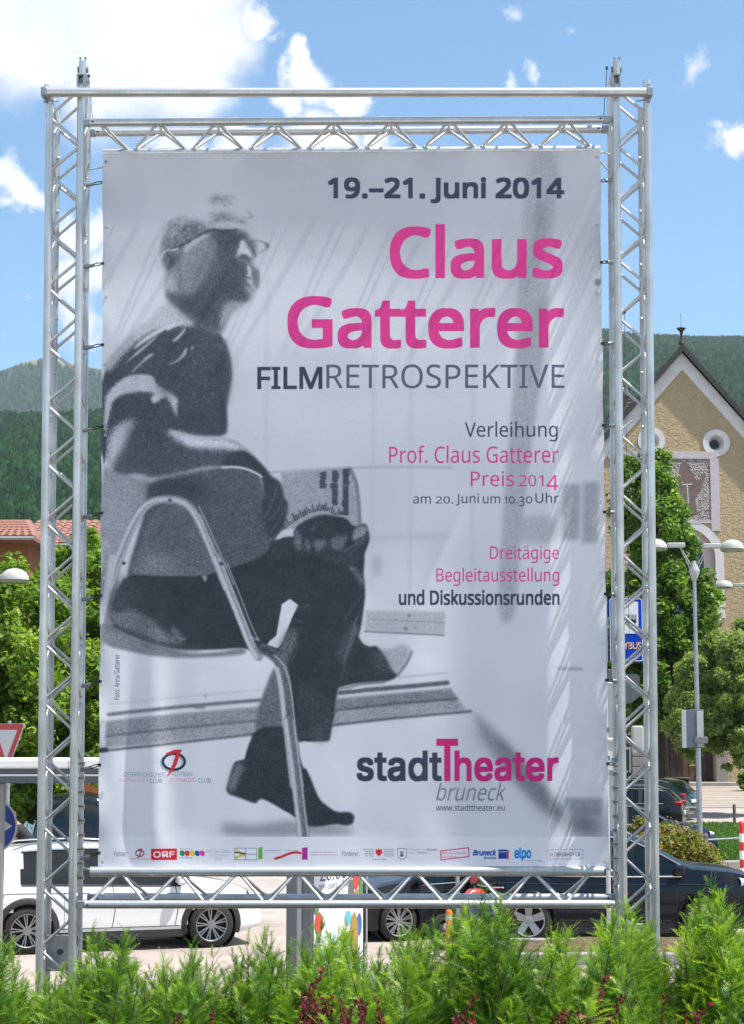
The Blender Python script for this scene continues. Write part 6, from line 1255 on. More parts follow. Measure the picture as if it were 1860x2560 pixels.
    # hands on the book
    poly('C', [(300, 700), (400, 630), (520, 588), (620, 600), (720, 620), (770, 690), (870, 655), (885, 700), (905, 780), (870, 880), (830, 960), (700, 1000), (480, 930), (400, 900), (300, 900), (140, 960), (100, 820), (160, 790), (300, 790)], .10, 2, 3, sm=1)
    for p in ([(310, 690), (350, 740), (375, 870), (310, 870), (300, 780)], [(380, 780), (420, 790), (440, 870), (390, 880)], [(450, 800), (560, 785), (540, 850), (490, 900), (455, 840)], [(590, 770), (740, 750), (680, 880), (600, 860)], [(430, 690), (470, 700), (460, 730)]): poly('C', p, .38, 3, 6, a=.85)
    poly('C', [(775, 700), (860, 665), (892, 720), (800, 800), (760, 790)], .55, 3, 5); line('C', [(700, 880), (780, 830), (880, 760)], 12, .45, 2, 4, a=.7); line('C', [(730, 920), (860, 790)], 9, .35, 2, 4, a=.7)
    # ---- torso
    poly('P', [(246, 1000), (262, 930), (282, 890), (330, 850), (380, 820), (430, 800), (470, 790), (500, 795), (552, 832), (573, 880), (580, 930), (579, 950), (566, 1010), (569, 1050), (567, 1091), (500, 1093), (460, 1085), (420, 1072), (380, 1120), (262, 1160), (246, 1100)], .18, 2.2, 3); poly('P', [(440, 830), (540, 850), (565, 930), (540, 1000), (450, 960)], .22, 30, 5, a=.6); poly('P', [(300, 900), (380, 850), (420, 930), (360, 980)], .24, 22, 5, a=.5); line('P', [(561, 850), (572, 900), (576, 950), (566, 1010)], 7, .34, 4, 5, a=.7)
    poly('A', [(70, 1500), (140, 1400), (260, 1280), (360, 1180), (440, 1110), (545, 985), (640, 1040), (760, 1120), (800, 1180), (740, 1190), (560, 1200), (440, 1230), (300, 1330), (180, 1450), (100, 1560)], .78, 4, 5); poly('A', [(70, 1500), (200, 1330), (330, 1230), (340, 1270), (200, 1420), (90, 1560)], .6, 8, 6, a=.6)
    for p, g_ in (([(295, 1385), (330, 1320), (430, 1250), (545, 1185), (600, 1150), (560, 1215), (430, 1290), (340, 1350)], .82), ([(590, 1315), (640, 1280), (725, 1185), (690, 1250), (635, 1310)], .85), ([(222, 1495), (330, 1385), (520, 1235), (420, 1340), (300, 1440)], .72), ([(268, 1570), (330, 1500), (425, 1408), (470, 1408), (380, 1470), (300, 1550)], .75), ([(550, 1502), (640, 1465), (690, 1400), (722, 1340), (716, 1420), (640, 1480)], .8), ([(540, 1190), (650, 1150), (730, 1160), (640, 1185), (560, 1235)], .85), ([(750, 1355), (770, 1350), (775, 1372), (755, 1372)], .8), ([(175, 1625), (260, 1590), (300, 1580), (220, 1620)], .7)): poly('A', p, g_, 1.5, 4)
    line('A', [(755, 1360), (760, 1420), (785, 1490)], 5, .5, 1, 2, a=.7); line('A', [(720, 1170), (770, 1180), (800, 1200)], 14, .5, 3, 4, a=.7)
    poly('B', [(66, 320), (100, 250), (180, 170), (290, 112), (455, 118), (480, 200), (560, 250), (640, 290), (650, 330), (640, 400), (645, 470), (612, 390), (570, 300), (540, 285), (462, 355), (425, 300), (480, 262), (340, 248), (200, 275), (130, 330), (115, 400), (90, 500), (82, 580), (60, 560)], .80, 2.5, 5)
    poly('B', [(470, 200), (560, 250), (620, 290), (560, 300), (480, 260)], .4, 6, 6, a=.6)
    # arm
    poly('B', [(120, 560), (220, 470), (340, 460), (520, 540), (700, 600), (850, 625), (1060, 620), (1190, 700), (1270, 780), (1350, 880), (1300, 960), (1200, 850), (1000, 842), (850, 860), (640, 905), (430, 945), (300, 905), (200, 905), (130, 870), (85, 780)], .24, 3, 4)
    poly('B', [(82, 790), (84, 680), (130, 560), (200, 495), (320, 465), (290, 540), (220, 690), (150, 800), (140, 870), (95, 850)], .82, 7, 5); poly('B', [(240, 520), (400, 450), (520, 560), (560, 700), (400, 780), (300, 700)], .14, 22, 4, a=.8); poly('B', [(160, 830), (300, 720), (600, 760), (900, 780), (700, 850), (430, 890), (200, 890)], .20, 16, 4, a=.7)
    poly('B', [(530, 548), (700, 585), (850, 612), (1040, 618), (1180, 690), (1290, 780), (1350, 860), (1280, 800), (1150, 715), (900, 700), (740, 700), (640, 630)], .90, 5, 4)
    poly('B', [(260, 905), (350, 900), (440, 935), (640, 900), (880, 838), (1000, 838), (850, 868), (640, 915), (430, 955), (330, 940)], .72, 4, 6); poly('B', [(62, 560), (82, 600), (70, 820), (60, 820)], .12, 1, 1, sm=0); poly('B', [(55, 818), (100, 820), (110, 860), (60, 850)], .82, 1.5, 2)
    # hanging hand, chair edge
    poly('B', [(1150, 700), (1250, 760), (1350, 870), (1400, 930), (1460, 960), (1485, 1030), (1490, 1090), (1532, 1130), (1500, 1290), (1440, 1390), (1370, 1420), (1340, 1340), (1310, 1200), (1330, 1050), (1310, 930), (1240, 870), (1150, 845), (1000, 842), (1000, 780)], .13, 2.5, 3)
    for p in ([(1480, 1100), (1420, 1230), (1330, 1290)], [(1500, 1150), (1450, 1290), (1370, 1370)], [(1440, 980), (1380, 1180), (1330, 1250)]): line('B', p, 7, .42, 1.5, 3, a=.8)
    line('B', [(1000, 848), (1100, 843), (1200, 862), (1280, 900), (1310, 925)], 17, .88, 1.2, 2)
    # tubular chair frame
    fr = [(100, 1800), (180, 1560), (270, 1340), (350, 1200), (440, 1115), (580, 1098), (700, 1125), (790, 1215), (880, 1420), (970, 1640), (1035, 1800)]
    line('B', fr, 66, .55, 1.5, 6); line('B', [(x - 14, y - 4) for x, y in fr], 26, .84, 2, 4); line('B', [(x + 22, y + 4) for x, y in fr], 9, .8, 1.2, 3); line('B', [(810, 1155), (880, 1290), (960, 1480), (1090, 1775)], 8, .72, 1.2, 3)
    line('D', [(130, -20), (85, 250), (40, 480)], 58, .78, 3, 3); fr = [(950, -20), (1060, 250), (1160, 500), (1230, 680), (1290, 765)]
    line('D', fr, 66, .58, 1.5, 6); line('D', [(x - 18, y) for x, y in fr], 24, .86, 2, 3); line('D', [(x + 26, y) for x, y in fr[:-1]], 8, .8, 1.2, 3); line('D', [(1035, 20), (1140, 280), (1230, 520), (1290, 640)], 8, .72, 1.2, 4); line('D', [(1210, 610), (1290, 630)], 12, .7, 2, 3)
    fr = [(1325, 705), (1400, 740), (1470, 820), (1500, 950), (1520, 1150), (1560, 1500), (1595, 1790)]; line('D', fr, 84, .30, 1.5, 6); line('D', [(1432, 860), (1460, 960), (1482, 1150), (1520, 1500), (1555, 1790)], 34, .80, 2, 3); line('D', [(1400, 745), (1480, 810), (1530, 940), (1560, 1150), (1590, 1500), (1640, 1790)], 9, .82, 1.2, 3); line('D', [(1325, 705), (1400, 735)], 40, .16, 2, 3)
    fr = [(1205, 0), (1245, 300), (1270, 520), (1296, 728)]; line('G', fr, 68, .38, 1.5, 6); line('G', [(x - 22, y) for x, y in fr], 24, .82, 1.5, 3); line('G', [(x + 27, y) for x, y in fr], 8, .8, 1.2, 3)
    for c, x, y, r in (('B', 583, 1108, 26), ('B', 218, 1608, 26), ('B', 990, 1612, 28), ('D', 165, 300, 30)): line(c, [(x, y), (x + 3, y)], r, .12, 1)
    # ---- head
    poly('A', [(522, 620), (520, 520), (550, 420), (620, 350), (740, 330), (860, 380), (1000, 420), (1140, 425), (1205, 470), (1235, 560), (1250, 640), (1242, 700), (1280, 740), (1290, 820), (1278, 880), (1240, 925), (1222, 985), (1150, 1010), (1060, 1080), (1010, 1250), (900, 1230), (790, 1160), (660, 1050), (560, 985), (545, 880), (560, 780), (530, 700)], .50, 4, 6)
    poly('A', [(560, 900), (640, 940), (740, 960), (800, 880), (880, 830), (930, 700), (960, 600), (930, 500), (900, 425), (1140, 425), (1195, 470), (1210, 520), (1160, 500), (1120, 600), (1100, 660), (1190, 690), (1210, 740), (1190, 800), (1175, 870), (1215, 945), (1205, 1000), (1060, 1000), (1000, 1060), (1000, 1245), (900, 1230), (790, 1160), (660, 1050), (570, 985)], .28, 6, 5)
    poly('A', [(900, 440), (1130, 435), (1190, 480), (1130, 560), (1090, 660), (1180, 700), (1200, 780), (1100, 800), (980, 720), (940, 560)], .20, 10, 5, a=.65); poly('A', [(900, 820), (1100, 780), (1190, 840), (1200, 960), (1000, 990), (820, 940)], .17, 12, 4, a=.7); poly('A', [(620, 960), (800, 960), (980, 1020), (980, 1200), (800, 1150), (660, 1040)], .16, 12, 4, a=.7)
    poly('A', [(1010, 1010), (1200, 995), (1120, 1050), (1080, 1090), (1030, 1170), (1000, 1240), (985, 1160)], .62, 5, 5)
    poly('A', [(720, 580), (790, 520), (880, 480), (930, 540), (930, 640), (860, 740), (800, 840), (720, 900), (650, 870), (640, 760), (690, 680)], .52, 12, 6, a=.85); poly('A', [(700, 540), (840, 470), (910, 470), (850, 500), (760, 560), (700, 620)], .82, 3, 4, a=.8)
    poly('A', [(840, 640), (930, 560), (930, 760), (850, 880), (760, 900)], .32, 16, 5, a=.6)
    poly('A', [(565, 500), (600, 400), (680, 350), (770, 360), (840, 400), (770, 490), (690, 540), (600, 590), (550, 590)], .38, 9, 9, a=.85); poly('A', [(540, 500), (600, 370), (740, 320), (860, 350), (900, 410), (840, 400), (760, 370), (640, 400), (580, 470)], .72, 7, 7, a=.6); poly('A', [(700, 420), (800, 400), (860, 430), (760, 500)], .30, 8, 6, a=.6); poly('A', [(900, 350), (930, 300), (1010, 285), (1090, 320), (1150, 360), (1220, 390), (1140, 385), (1060, 350), (980, 380), (910, 370)], .42, 7, 9, a=.85); poly('A', [(890, 195), (960, 150), (1020, 190), (1110, 235), (1010, 215), (920, 222)], .46, 5, 8, a=.85); poly('A', [(630, 255), (720, 215), (700, 260), (650, 280)], .68, 6, 6, a=.5)
    poly('A', [(880, 400), (1000, 385), (1140, 395), (1200, 425), (1150, 425), (1000, 420), (900, 425)], .84, 5, 5); poly('A', [(760, 250), (900, 235), (1060, 240), (1120, 290), (1000, 275), (900, 300), (800, 340), (680, 330)], .82, 14, 4, a=.8)
    poly('A', [(528, 620), (560, 588), (640, 600), (660, 650), (620, 720), (575, 745), (535, 690)], .32, 4, 6); poly('A', [(570, 690), (600, 650), (640, 650), (600, 720)], .16, 3, 3, a=.8); line('A', [(528, 640), (560, 592), (620, 590)], 8, .74, 1.5, 3); poly('A', [(550, 770), (600, 790), (640, 870), (610, 930), (550, 890)], .74, 7, 4); line('A', [(640, 840), (690, 930), (740, 980)], 12, .2, 4, 3, a=.6)
    line('A', [(560, 600), (700, 545), (800, 480), (880, 440), (930, 430)], 17, .16, 1.5, 2); line('A', [(930, 430), (1000, 440), (1120, 430)], 14, .12, 2, 2); line('A', [(905, 455), (925, 500), (950, 560)], 7, .5, 1.5, 3, a=.8)
    poly('A', [(1150, 505), (1180, 515), (1215, 580), (1242, 628), (1225, 655), (1190, 615), (1130, 635), (1105, 655), (1125, 600)], .86, 2, 2); poly('A', [(1180, 520), (1240, 505), (1275, 520), (1275, 620), (1260, 660), (1225, 600)], .40, 4, 5, a=.9); line('A', [(1210, 510), (1300, 515), (1345, 540)], 7, .45, 1.5, 3); line('A', [(1345, 560), (1300, 605), (1270, 620)], 4, .5, 1.5, 2, a=.7); line('A', [(1352, 545), (1360, 560)], 30, .40, 3, 3)
    poly('A', [(1195, 705), (1225, 730), (1240, 800), (1262, 870), (1245, 915), (1222, 860), (1195, 810), (1180, 800), (1215, 790)], .82, 3, 2); poly('A', [(1225, 730), (1280, 750), (1285, 840), (1262, 890), (1245, 830)], .36, 4, 5, a=.9); poly('A', [(1100, 640), (1180, 620), (1225, 660), (1190, 690), (1120, 670)], .30, 4, 6, a=.8)
    poly('A', [(1180, 870), (1230, 920), (1225, 985), (1190, 930)], .7, 5, 4, a=.7)
    line('A', [(524, 650), (530, 610), (565, 590), (620, 588), (650, 575)], 11, .80, 1.2, 3); line('A', [(560, 620), (600, 640), (600, 690), (575, 735)], 14, .18, 2, 3, a=.8); line('A', [(528, 470), (545, 430), (575, 400)], 9, .82, 2, 5, a=.8)
    line('A', [(660, 620), (650, 720), (680, 800), (660, 860)], 16, .30, 3, 6, a=.6); line('A', [(930, 480), (960, 560), (950, 640)], 10, .42, 2, 5, a=.7); poly('A', [(960, 460), (1080, 455), (1120, 500), (1060, 560), (980, 540)], .18, 7, 5, a=.6)
    line('A', [(1150, 640), (1190, 645), (1215, 670)], 14, .16, 2, 3); line('A', [(1150, 790), (1200, 800), (1225, 815)], 10, .12, 1.5, 2); line('A', [(1205, 715), (1222, 760), (1205, 790)], 12, .84, 2, 2); line('A', [(1185, 880), (1215, 900), (1235, 930)], 9, .78, 2, 3); line('A', [(1285, 750), (1290, 820), (1270, 890)], 9, .28, 2, 4, a=.8)
    line('A', [(1215, 525), (1245, 590), (1262, 640)], 14, .22, 2, 4, a=.8); line('A', [(1300, 515), (1350, 530), (1362, 575), (1300, 608)], 5, .40, 1, 3)
    for q_ in ([(300, 130), (340, 190), (320, 235)], [(400, 125), (430, 180), (420, 240)], [(200, 190), (240, 230), (230, 265)], [(470, 200), (520, 250), (600, 270)], [(560, 260), (610, 330), (630, 420)]): line('B', q_, 12, .5, 4, 5, a=.55)
    rh = random.Random(9)
    for k in range(120):
        if k < 60: x, y = rh.uniform(540, 880), rh.uniform(330, 520); g_ = rh.choice([.2, .28, .6, .75, .8]); an = 1.9 + rh.uniform(-.5, .5)
        elif k < 90: x, y = rh.uniform(890, 1215), rh.uniform(285, 400); g_ = rh.choice([.25, .35, .7, .8]); an = .35 + rh.uniform(-.5, .5)
        elif k < 104: x, y = rh.uniform(880, 1100), rh.uniform(165, 240); g_ = rh.choice([.35, .45, .6]); an = .2 + rh.uniform(-.6, .6)
        else: x, y = rh.uniform(620, 900), rh.uniform(300, 380); g_ = rh.choice([.7, .85, .9]); an = rh.uniform(-.6, .2)
        ln = rh.uniform(18, 55); line('A', [(x, y), (x + ln * math.cos(an), y + ln * math.sin(an))], rh.uniform(5, 9), g_, 1.5, 2, a=.55, sm=False)
    # soft shadow streaks of the truss braces, painted across head and shirt
    for p in ([(930, 700), (860, 900), (760, 1060)], [(1040, 700), (960, 900), (850, 1100), (740, 1360)], [(700, 1400), (600, 1600), (560, 1700)], [(1030, 1400), (960, 1560), (900, 1700)], [(600, 1330), (540, 1500), (470, 1640)]): line('A', p, 26, .05, 5, 1, a=.35)
    # large soft tonal variation of the print and a fine grain in the greys
    lum = IMG.mean(2); gl = box_blur(RNG.normal(0, 1, (RH, RW)).astype(np.float32), 12); gl /= gl.std(); gm = box_blur(RNG.normal(0, 1, (RH, RW)).astype(np.float32), 4); gm /= gm.std()
    IMG[...] = np.clip(IMG * (1 + (gl * .018 + gm * .014 + NOISE * .016)[..., None] * np.clip((.78 - lum) * 3, .05, 1.2)[..., None]), 0, 1)
    # ---- footer strip
    P = C2('G', [(-50, 731), (1700, 731)]); yb = int(P[0, 1]); IMG[yb:, :] = IMG[yb:, :] * .0 + (INK0 * .03 + INK1 * .97); 
    # ---- lettering
    DK = (62, 68, 86); MG = (224, 62, 140); MG2 = (207, 40, 122); GR = (96, 99, 116)
    text('19.–21. Juni 2014', (820, 446, 1410, 511), DK, 'noto', .030); text('Claus', (974, 561, 1407, 698), MG, 'noto', .031); text('Gatterer', (718, 740, 1411, 872), MG, 'noto', .031)
    text('FILM', (643, 917, 806, 973), DK, 'noto', .020); text('RETROSPEKTIVE', (816, 911, 1411, 971), GR, 'noto', .0)
    text('Verleihung', (1162, 1054, 1394, 1104), DK); text('Prof. Claus Gatterer', (973, 1114, 1396, 1158), MG); text('Preis', (1177, 1178, 1285, 1216), MG)
    text('20', (1298, 1188, 1340, 1216), MG); text('1', (1346, 1188, 1358, 1216), MG); text('4', (1366, 1188, 1396, 1226), MG)
    text('am', (1033, 1241, 1077, 1259), DK); text('20.', (1089, 1241, 1133, 1259), DK); text('Juni', (1140, 1234, 1197, 1264), DK); text('um', (1207, 1241, 1250, 1259), DK); text('1', (1261, 1241, 1267, 1259), DK); text('o', (1272, 1241, 1287, 1259), DK); text('.', (1291, 1256, 1294, 1259), DK); text('3', (1298, 1241, 1311, 1266), DK); text('o', (1315, 1241, 1330, 1259), DK); text('Uhr', (1338, 1232, 1397, 1258), DK)
    text('Dreitägige', (1225, 1365, 1397, 1408), MG); text('Begleitausstellung', (1091, 1419, 1398, 1465), MG); text('und Diskussionsrunden', (997, 1474, 1399, 1513), DK, 'noto', .02)
    text('Foto: Anna Gatterer', (286, 1636, 299, 1749), DK, rot=90)
    text('stadt', (891, 1876, 1105, 1954), DK, 'inter', .026, spacing=1.02); text('heater', (1136, 1876, 1397, 1954), MG2, 'inter', .026, spacing=1.02)
    for p in ([(1091, 1847), (1145, 1847), (1145, 1865), (1091, 1865)], [(1110.5, 1864), (1126, 1864), (1126, 1953), (1110.5, 1953)]): poly('P', p, None, 0, 0, MG2, sm=0)
    text('bruneck', (1090, 1957, 1266, 2002), (128, 130, 146), 'noto', -.006, .30); text('www.stadttheater.eu', (1090, 2011, 1262, 2027), DK)
    # ---- club emblem and sponsors
    def ell(cx, cy, rx, ry, w, col, a=1): line('P', [(cx + rx * math.cos(t), cy + ry * math.sin(t)) for t in np.linspace(0, 2 * math.pi, 40)], w, None, 0, 0, col, a, False)
    def emblem(cx, cy, s, full=True):
        if full: ell(cx - 5 * s, cy + 3 * s, 27 * s, 21 * s, 5 * s, (150, 160, 180), .8)
        ell(cx, cy, 27 * s, 20 * s, 6 * s, (45, 50, 62)); R_ = (214, 48, 62)
        poly('P', [(cx - 20 * s, cy - 20 * s), (cx, cy - 29 * s), (cx + 18 * s, cy - 30 * s), (cx + 20 * s, cy - 25 * s), (cx + 4 * s, cy - 22 * s), (cx - 18 * s, cy - 15 * s)], None, 0, 0, R_, sm=0); poly('P', [(cx + 8 * s, cy - 27 * s), (cx + 18 * s, cy - 27 * s), (cx + 7 * s, cy + 8 * s), (cx - 4 * s, cy + 26 * s), (cx - 18 * s, cy + 40 * s), (cx - 4 * s, cy + 10 * s)], None, 0, 0, R_, sm=0)
    emblem(434, 1904, 1.0); text('ÖSTERREICHISCHER', (308, 1928, 411, 1942), (130, 138, 155), a=.85); text('AUSTRIAN', (430, 1930, 480, 1941), (120, 128, 146), a=.85); text('JOURNALISTEN', (297, 1946, 371, 1957), (214, 150, 170), a=.9); text('CLUB', (375, 1946, 405, 1957), (110, 118, 138)); text('JOURNALISTS', (421, 1946, 490, 1958), (214, 130, 150), a=.95); text('CLUB', (495, 1946, 527, 1957), (110, 118, 138))
    text('Partner:', (285, 2128, 316, 2141), GR); emblem(349, 2133, .38, False); line('P', [(322, 2147), (375, 2147)], 2, None, 0, 0, (210, 120, 135), .7)
    poly('P', [(378, 2122), (442, 2122), (442, 2150), (378, 2150)], None, 0, 0, (216, 36, 52), sm=0); text('ORF', (383, 2128, 437, 2144), (240, 240, 244), 'inter', .03)
    for k, c in enumerate([(40, 140, 90), (216, 50, 60), (225, 205, 50), (50, 80, 180), (220, 70, 140)]): x = 449 + k * 12.6; poly('P', [(x, 2128 + (k % 2)), (x + 7, 2126), (x + 12, 2130), (x + 12, 2139), (x + 5, 2141), (x, 2136)], None, 0, 0, c, sm=0)
    text('Claus Gatterer', (449, 2142, 480, 2146), DK); text('Weltoffen', (449, 2121, 480, 2124), GR); text('Prof. Claus Gatterer', (516, 2123, 578, 2132), (165, 168, 186)); text('Gedächtnisverein', (520, 2134, 573, 2141), (180, 183, 200)); text('Bozen', (537, 2143, 557, 2149), (170, 173, 192))
    poly('P', [(586, 2120), (641, 2120), (641, 2149), (586, 2149)], None, 0, 0, (232, 234, 240), sm=0)
    for a, b in (((586, 2120), (641, 2120)), ((641, 2120), (641, 2149)), ((641, 2149), (586, 2149)), ((586, 2149), (586, 2120)), ((614, 2120), (614, 2149)), ((614, 2135), (641, 2135))): line('P', [a, b], 1.4, None, 0, 0, (120, 125, 145), 1, False)
    for p, c in (([(588, 2122), (600, 2130), (612, 2136)], (232, 208, 40)), ([(588, 2147), (600, 2138), (612, 2132)], (160, 190, 60)), ([(588, 2130), (612, 2134)], (60, 60, 60)), ([(588, 2142), (612, 2138)], (235, 190, 50))): line('P', p, 3.2, None, 0, 0, c)
    poly('P', [(646, 2119), (656, 2117), (656, 2147), (646, 2149)], None, 0, 0, (104, 178, 58), sm=0); text('Stadtgemeinde Bruneck', (660, 2124, 702, 2128), GR); text('Comune di Brunico', (660, 2129, 702, 2132), (150, 160, 180))
    line('P', [(688, 2146), (705, 2141), (722, 2133), (738, 2130), (750, 2132)], 6, None, 0, 0, (216, 50, 60)); text('Raiffeisen Bruneck', (714, 2124, 746, 2127), GR)
    poly('P', [(755, 2120), (769, 2118), (769, 2149), (755, 2149)], None, 0, 0, (178, 50, 140), sm=0); text('Stadtmarketing Bruneck', (776, 2129, 840, 2133.5), (160, 90, 140)); text('Marketing Città di Brunico', (776, 2135, 843, 2140), (170, 110, 160)); text('Förderer:', (855, 2128, 898, 2140), GR)
    for k, (a_, b_) in enumerate((('AUTONOME', 'PROVINCIA'), ('PROVINZ', 'AUTONOMA'), ('BOZEN', 'DI BOLZANO'), ('SÜDTIROL', 'ALTO ADIGE'))): y = 2122 + k * 5.2; text(a_, (907 + (k in (1, 2, 3)) * 6, y, 935, y + 3.8), GR); text(b_, (959, y, 986 - (k == 1) * 2, y + 3.8), GR)
    poly('P', [(939, 2122), (944, 2126), (947, 2120), (950, 2126), (955, 2122), (955, 2133), (950, 2138), (947, 2142), (944, 2138), (939, 2133)], None, 0, 0, (216, 44, 56), sm=0); text('Deutsche Kultur', (930, 2146, 966, 2150), GR)
    line('P', [(993, 2121), (1016, 2121), (1016, 2138), (1012, 2145), (1004, 2149), (997, 2145), (993, 2138), (993, 2121)], 1.5, None, 0, 0, (120, 125, 145), 1, False); poly('P', [(1000, 2128), (1009, 2128), (1009, 2142), (1000, 2142)], None, 0, 0, (150, 155, 172), sm=0); poly('P', [(1002, 2136), (1007, 2136), (1007, 2141), (1002, 2141)], None, 0, 0, (60, 66, 84), sm=0)
    text('Stadtgemeinde', (1021, 2121, 1065, 2127), (160, 165, 184)); text('Bruneck', (1068, 2121, 1094, 2127), (90, 95, 112), off=.02); text('Città di', (1021, 2129, 1043, 2134), (160, 165, 184)); text('Brunico', (1045, 2129, 1068, 2134), (90, 95, 112), off=.02)
    line('P', [(1101, 2127), (1171, 2119), (1172, 2141), (1102, 2149), (1101, 2127)], 2.4, None, 0, 0, (206, 70, 95), 1, False); text('Stiftung Südtiroler', (1105, 2129, 1166, 2137), (206, 90, 112)); text('Sparkasse', (1105, 2138, 1141, 2145), (206, 90, 112))
    text('Bruneck', (1182, 2124, 1241, 2139), (38, 68, 160), off=.035, shear=.2); text('Brunico', (1210, 2141, 1241, 2148), (38, 68, 160), off=.035, shear=.2); poly('P', [(1246, 2124), (1267, 2124), (1267, 2147), (1246, 2147)], None, 0, 0, (38, 68, 160), sm=0); poly('P', [(1267, 2126), (1272, 2124), (1272, 2149), (1267, 2147)], None, 0, 0, (210, 60, 75), sm=0); line('P', [(1247, 2130), (1266, 2129)], 2, None, 0, 0, (200, 210, 235), 1, False)
    text('elpo', (1286, 2119, 1328, 2153), (24, 128, 204), 'inter', .022); text('technical for energy', (1315, 2150, 1357, 2154), DK)
    line('P', [(1367, 2124), (1457, 2124), (1457, 2147), (1367, 2147), (1367, 2124)], 1.2, None, 0, 0, (150, 155, 172), 1, False); text('INNERHOFER', (1386, 2131, 1450, 2141), (66, 70, 86), 'inter', .0, spacing=1.1)
    for x in (1375, 1380): line('P', [(x, 2132), (x, 2140)], 1.6, None, 0, 0, (190, 80, 90), 1, False)
artwork()
def banner():
    img = bpy.data.images.new('banner_print', RW, RH, alpha=False); buf = np.ones((RH, RW, 4), np.float32); buf[..., :3] = np.clip(IMG, 0, 1)[::-1]; img.pixels.foreach_set(buf.ravel()); img.update(); img.pack()
    m = bpy.data.materials.new('printed_mesh_vinyl'); m.use_nodes = True; nt = m.node_tree; b = nt.nodes['Principled BSDF']; b.inputs['Roughness'].default_value = .5; b.inputs['Specular IOR Level'].default_value = .35
    ti = N(nt, 'ShaderNodeTexImage'); ti.image = img; ti.interpolation = 'Cubic'; ti.extension = 'EXTEND'
    mu = N(nt, 'ShaderNodeMix', data_type='RGBA', blend_type='MULTIPLY'); mu.inputs['Factor'].default_value = 1; L(nt, ti.outputs[0], mu.inputs['A']); mu.inputs['B'].default_value = (BAN, BAN, BAN * 1.02, 1); L(nt, mu.outputs['Result'], b.inputs['Base Color'])
    tc = N(nt, 'ShaderNodeTexCoord'); mp = N(nt, 'ShaderNodeMapping'); mp.inputs['Scale'].default_value = (1, 1, 1); L(nt, tc.outputs['Object'], mp.inputs[0])
    wv = N(nt, 'ShaderNodeTexWave', bands_direction='Z', ins={'Scale': 60.0, 'Distortion': .6, 'Detail': 1}); L(nt, mp.outputs[0], wv.inputs[0]); bp = N(nt, 'ShaderNodeBump', ins={'Strength': .12, 'Distance': .002}); L(nt, wv.outputs['Fac'], bp.inputs['Height'])
    nz = N(nt, 'ShaderNodeTexNoise', ins={'Scale': 2.2, 'Detail': 3}); L(nt, tc.outputs['Object'], nz.inputs['Vector']); b2 = N(nt, 'ShaderNodeBump', ins={'Strength': .35, 'Distance': .03}); L(nt, nz.outputs['Fac'], b2.inputs['Height']); L(nt, bp.outputs[0], b2.inputs['Normal']); L(nt, b2.outputs[0], b.inputs['Normal'])
    tr = N(nt, 'ShaderNodeBsdfTranslucent'); L(nt, mu.outputs['Result'], tr.inputs[0]); ms = N(nt, 'ShaderNodeMixShader'); ms.inputs[0].default_value = .30; L(nt, b.outputs[0], ms.inputs[1]); L(nt, tr.outputs[0], ms.inputs[2]); L(nt, ms.outputs[0], nt.nodes['Material Output'].inputs[0])
    Y = YBN; Q = [SL(*q, Y) for q in QUAD]; x0, z0 = (Q[0][0] + Q[1][0]) / 2, Q[3][1]; t = root('banner', 'large printed banner with a grey photo of a seated man and magenta lettering', 'banner', x0, z0)
    HI = np.linalg.inv(HM); nx, ny = 150, 190; V = []; UV = []; F = []
    for j in range(ny + 1):
        for i in range(nx + 1):
            u, v = i / nx, j / ny; q = HI @ np.array([u * RW, v * RH, 1]); q = q[:2] / q[2]; X, Z = SL(q[0], q[1], Y)
            # folds: strong vertical ones near both sides, growing downwards, shallow elsewhere
            gs = lambda c, w, k=0: math.exp(-(((u - c - k * (v - .5)) / w) ** 2))
            d = .020 * (gs(.105, .018, .012) - .8 * gs(.06, .02) - .7 * gs(.15, .03)) * max(0, min(1, (v - .52) * 3)) + .010 * (gs(.36, .03) - gs(.44, .04) + gs(.62, .03, .02) - gs(.70, .04, .03)) * max(0, (v - .35))
            d += .017 * (gs(.99, .03) - gs(.935, .024, .01) * .8 + gs(.875, .026, -.02) * .9 - gs(.82, .03) * .5) * min(1, .3 + v * 1.1) + .008 * math.sin(u * 17 + 2 * v) * (.3 + v * .5) + .004 * math.sin(u * 41 + v * 3) * v + .003 * math.sin(9 * v + 4 * u)
            edge = max(0, 1 - min(u, 1 - u) / .025); d += .010 * edge * math.cos(v * 2 * math.pi * 8.6 + .6) ; sx = .004 * edge * math.cos(v * 2 * math.pi * 8.6) * (1 if u < .5 else -1)
            fix = min(1, v / .3) * min(1, (1 - v) / .05); V.append((X - x0 + sx, Y - d * fix - .052 * math.exp(-v / .095), Z - z0)); UV.append((u, 1 - v))
    for j in range(ny):
        for i in range(nx): k = j * (nx + 1) + i; F.append((k, k + nx + 1, k + nx + 2, k + 1))
    me = bpy.data.meshes.new('print_sheet'); me.from_pydata(V, [], F); uvl = me.uv_layers.new(name='UVMap'); li = np.zeros(len(me.loops), dtype=np.int32); me.loops.foreach_get('vertex_index', li); uvl.data.foreach_set('uv', np.array(UV, np.float32)[li].ravel()); me.materials.append(m); sh = link('print_sheet', me, t, 180)
    # eyelets
    ring = mat('nickel_eyelet', (.55, .55, .55), .25, .9); mesh = None; VA = V
    def surf(u, v): return VA[int(round(v * ny)) * (nx + 1) + int(round(u * nx))]
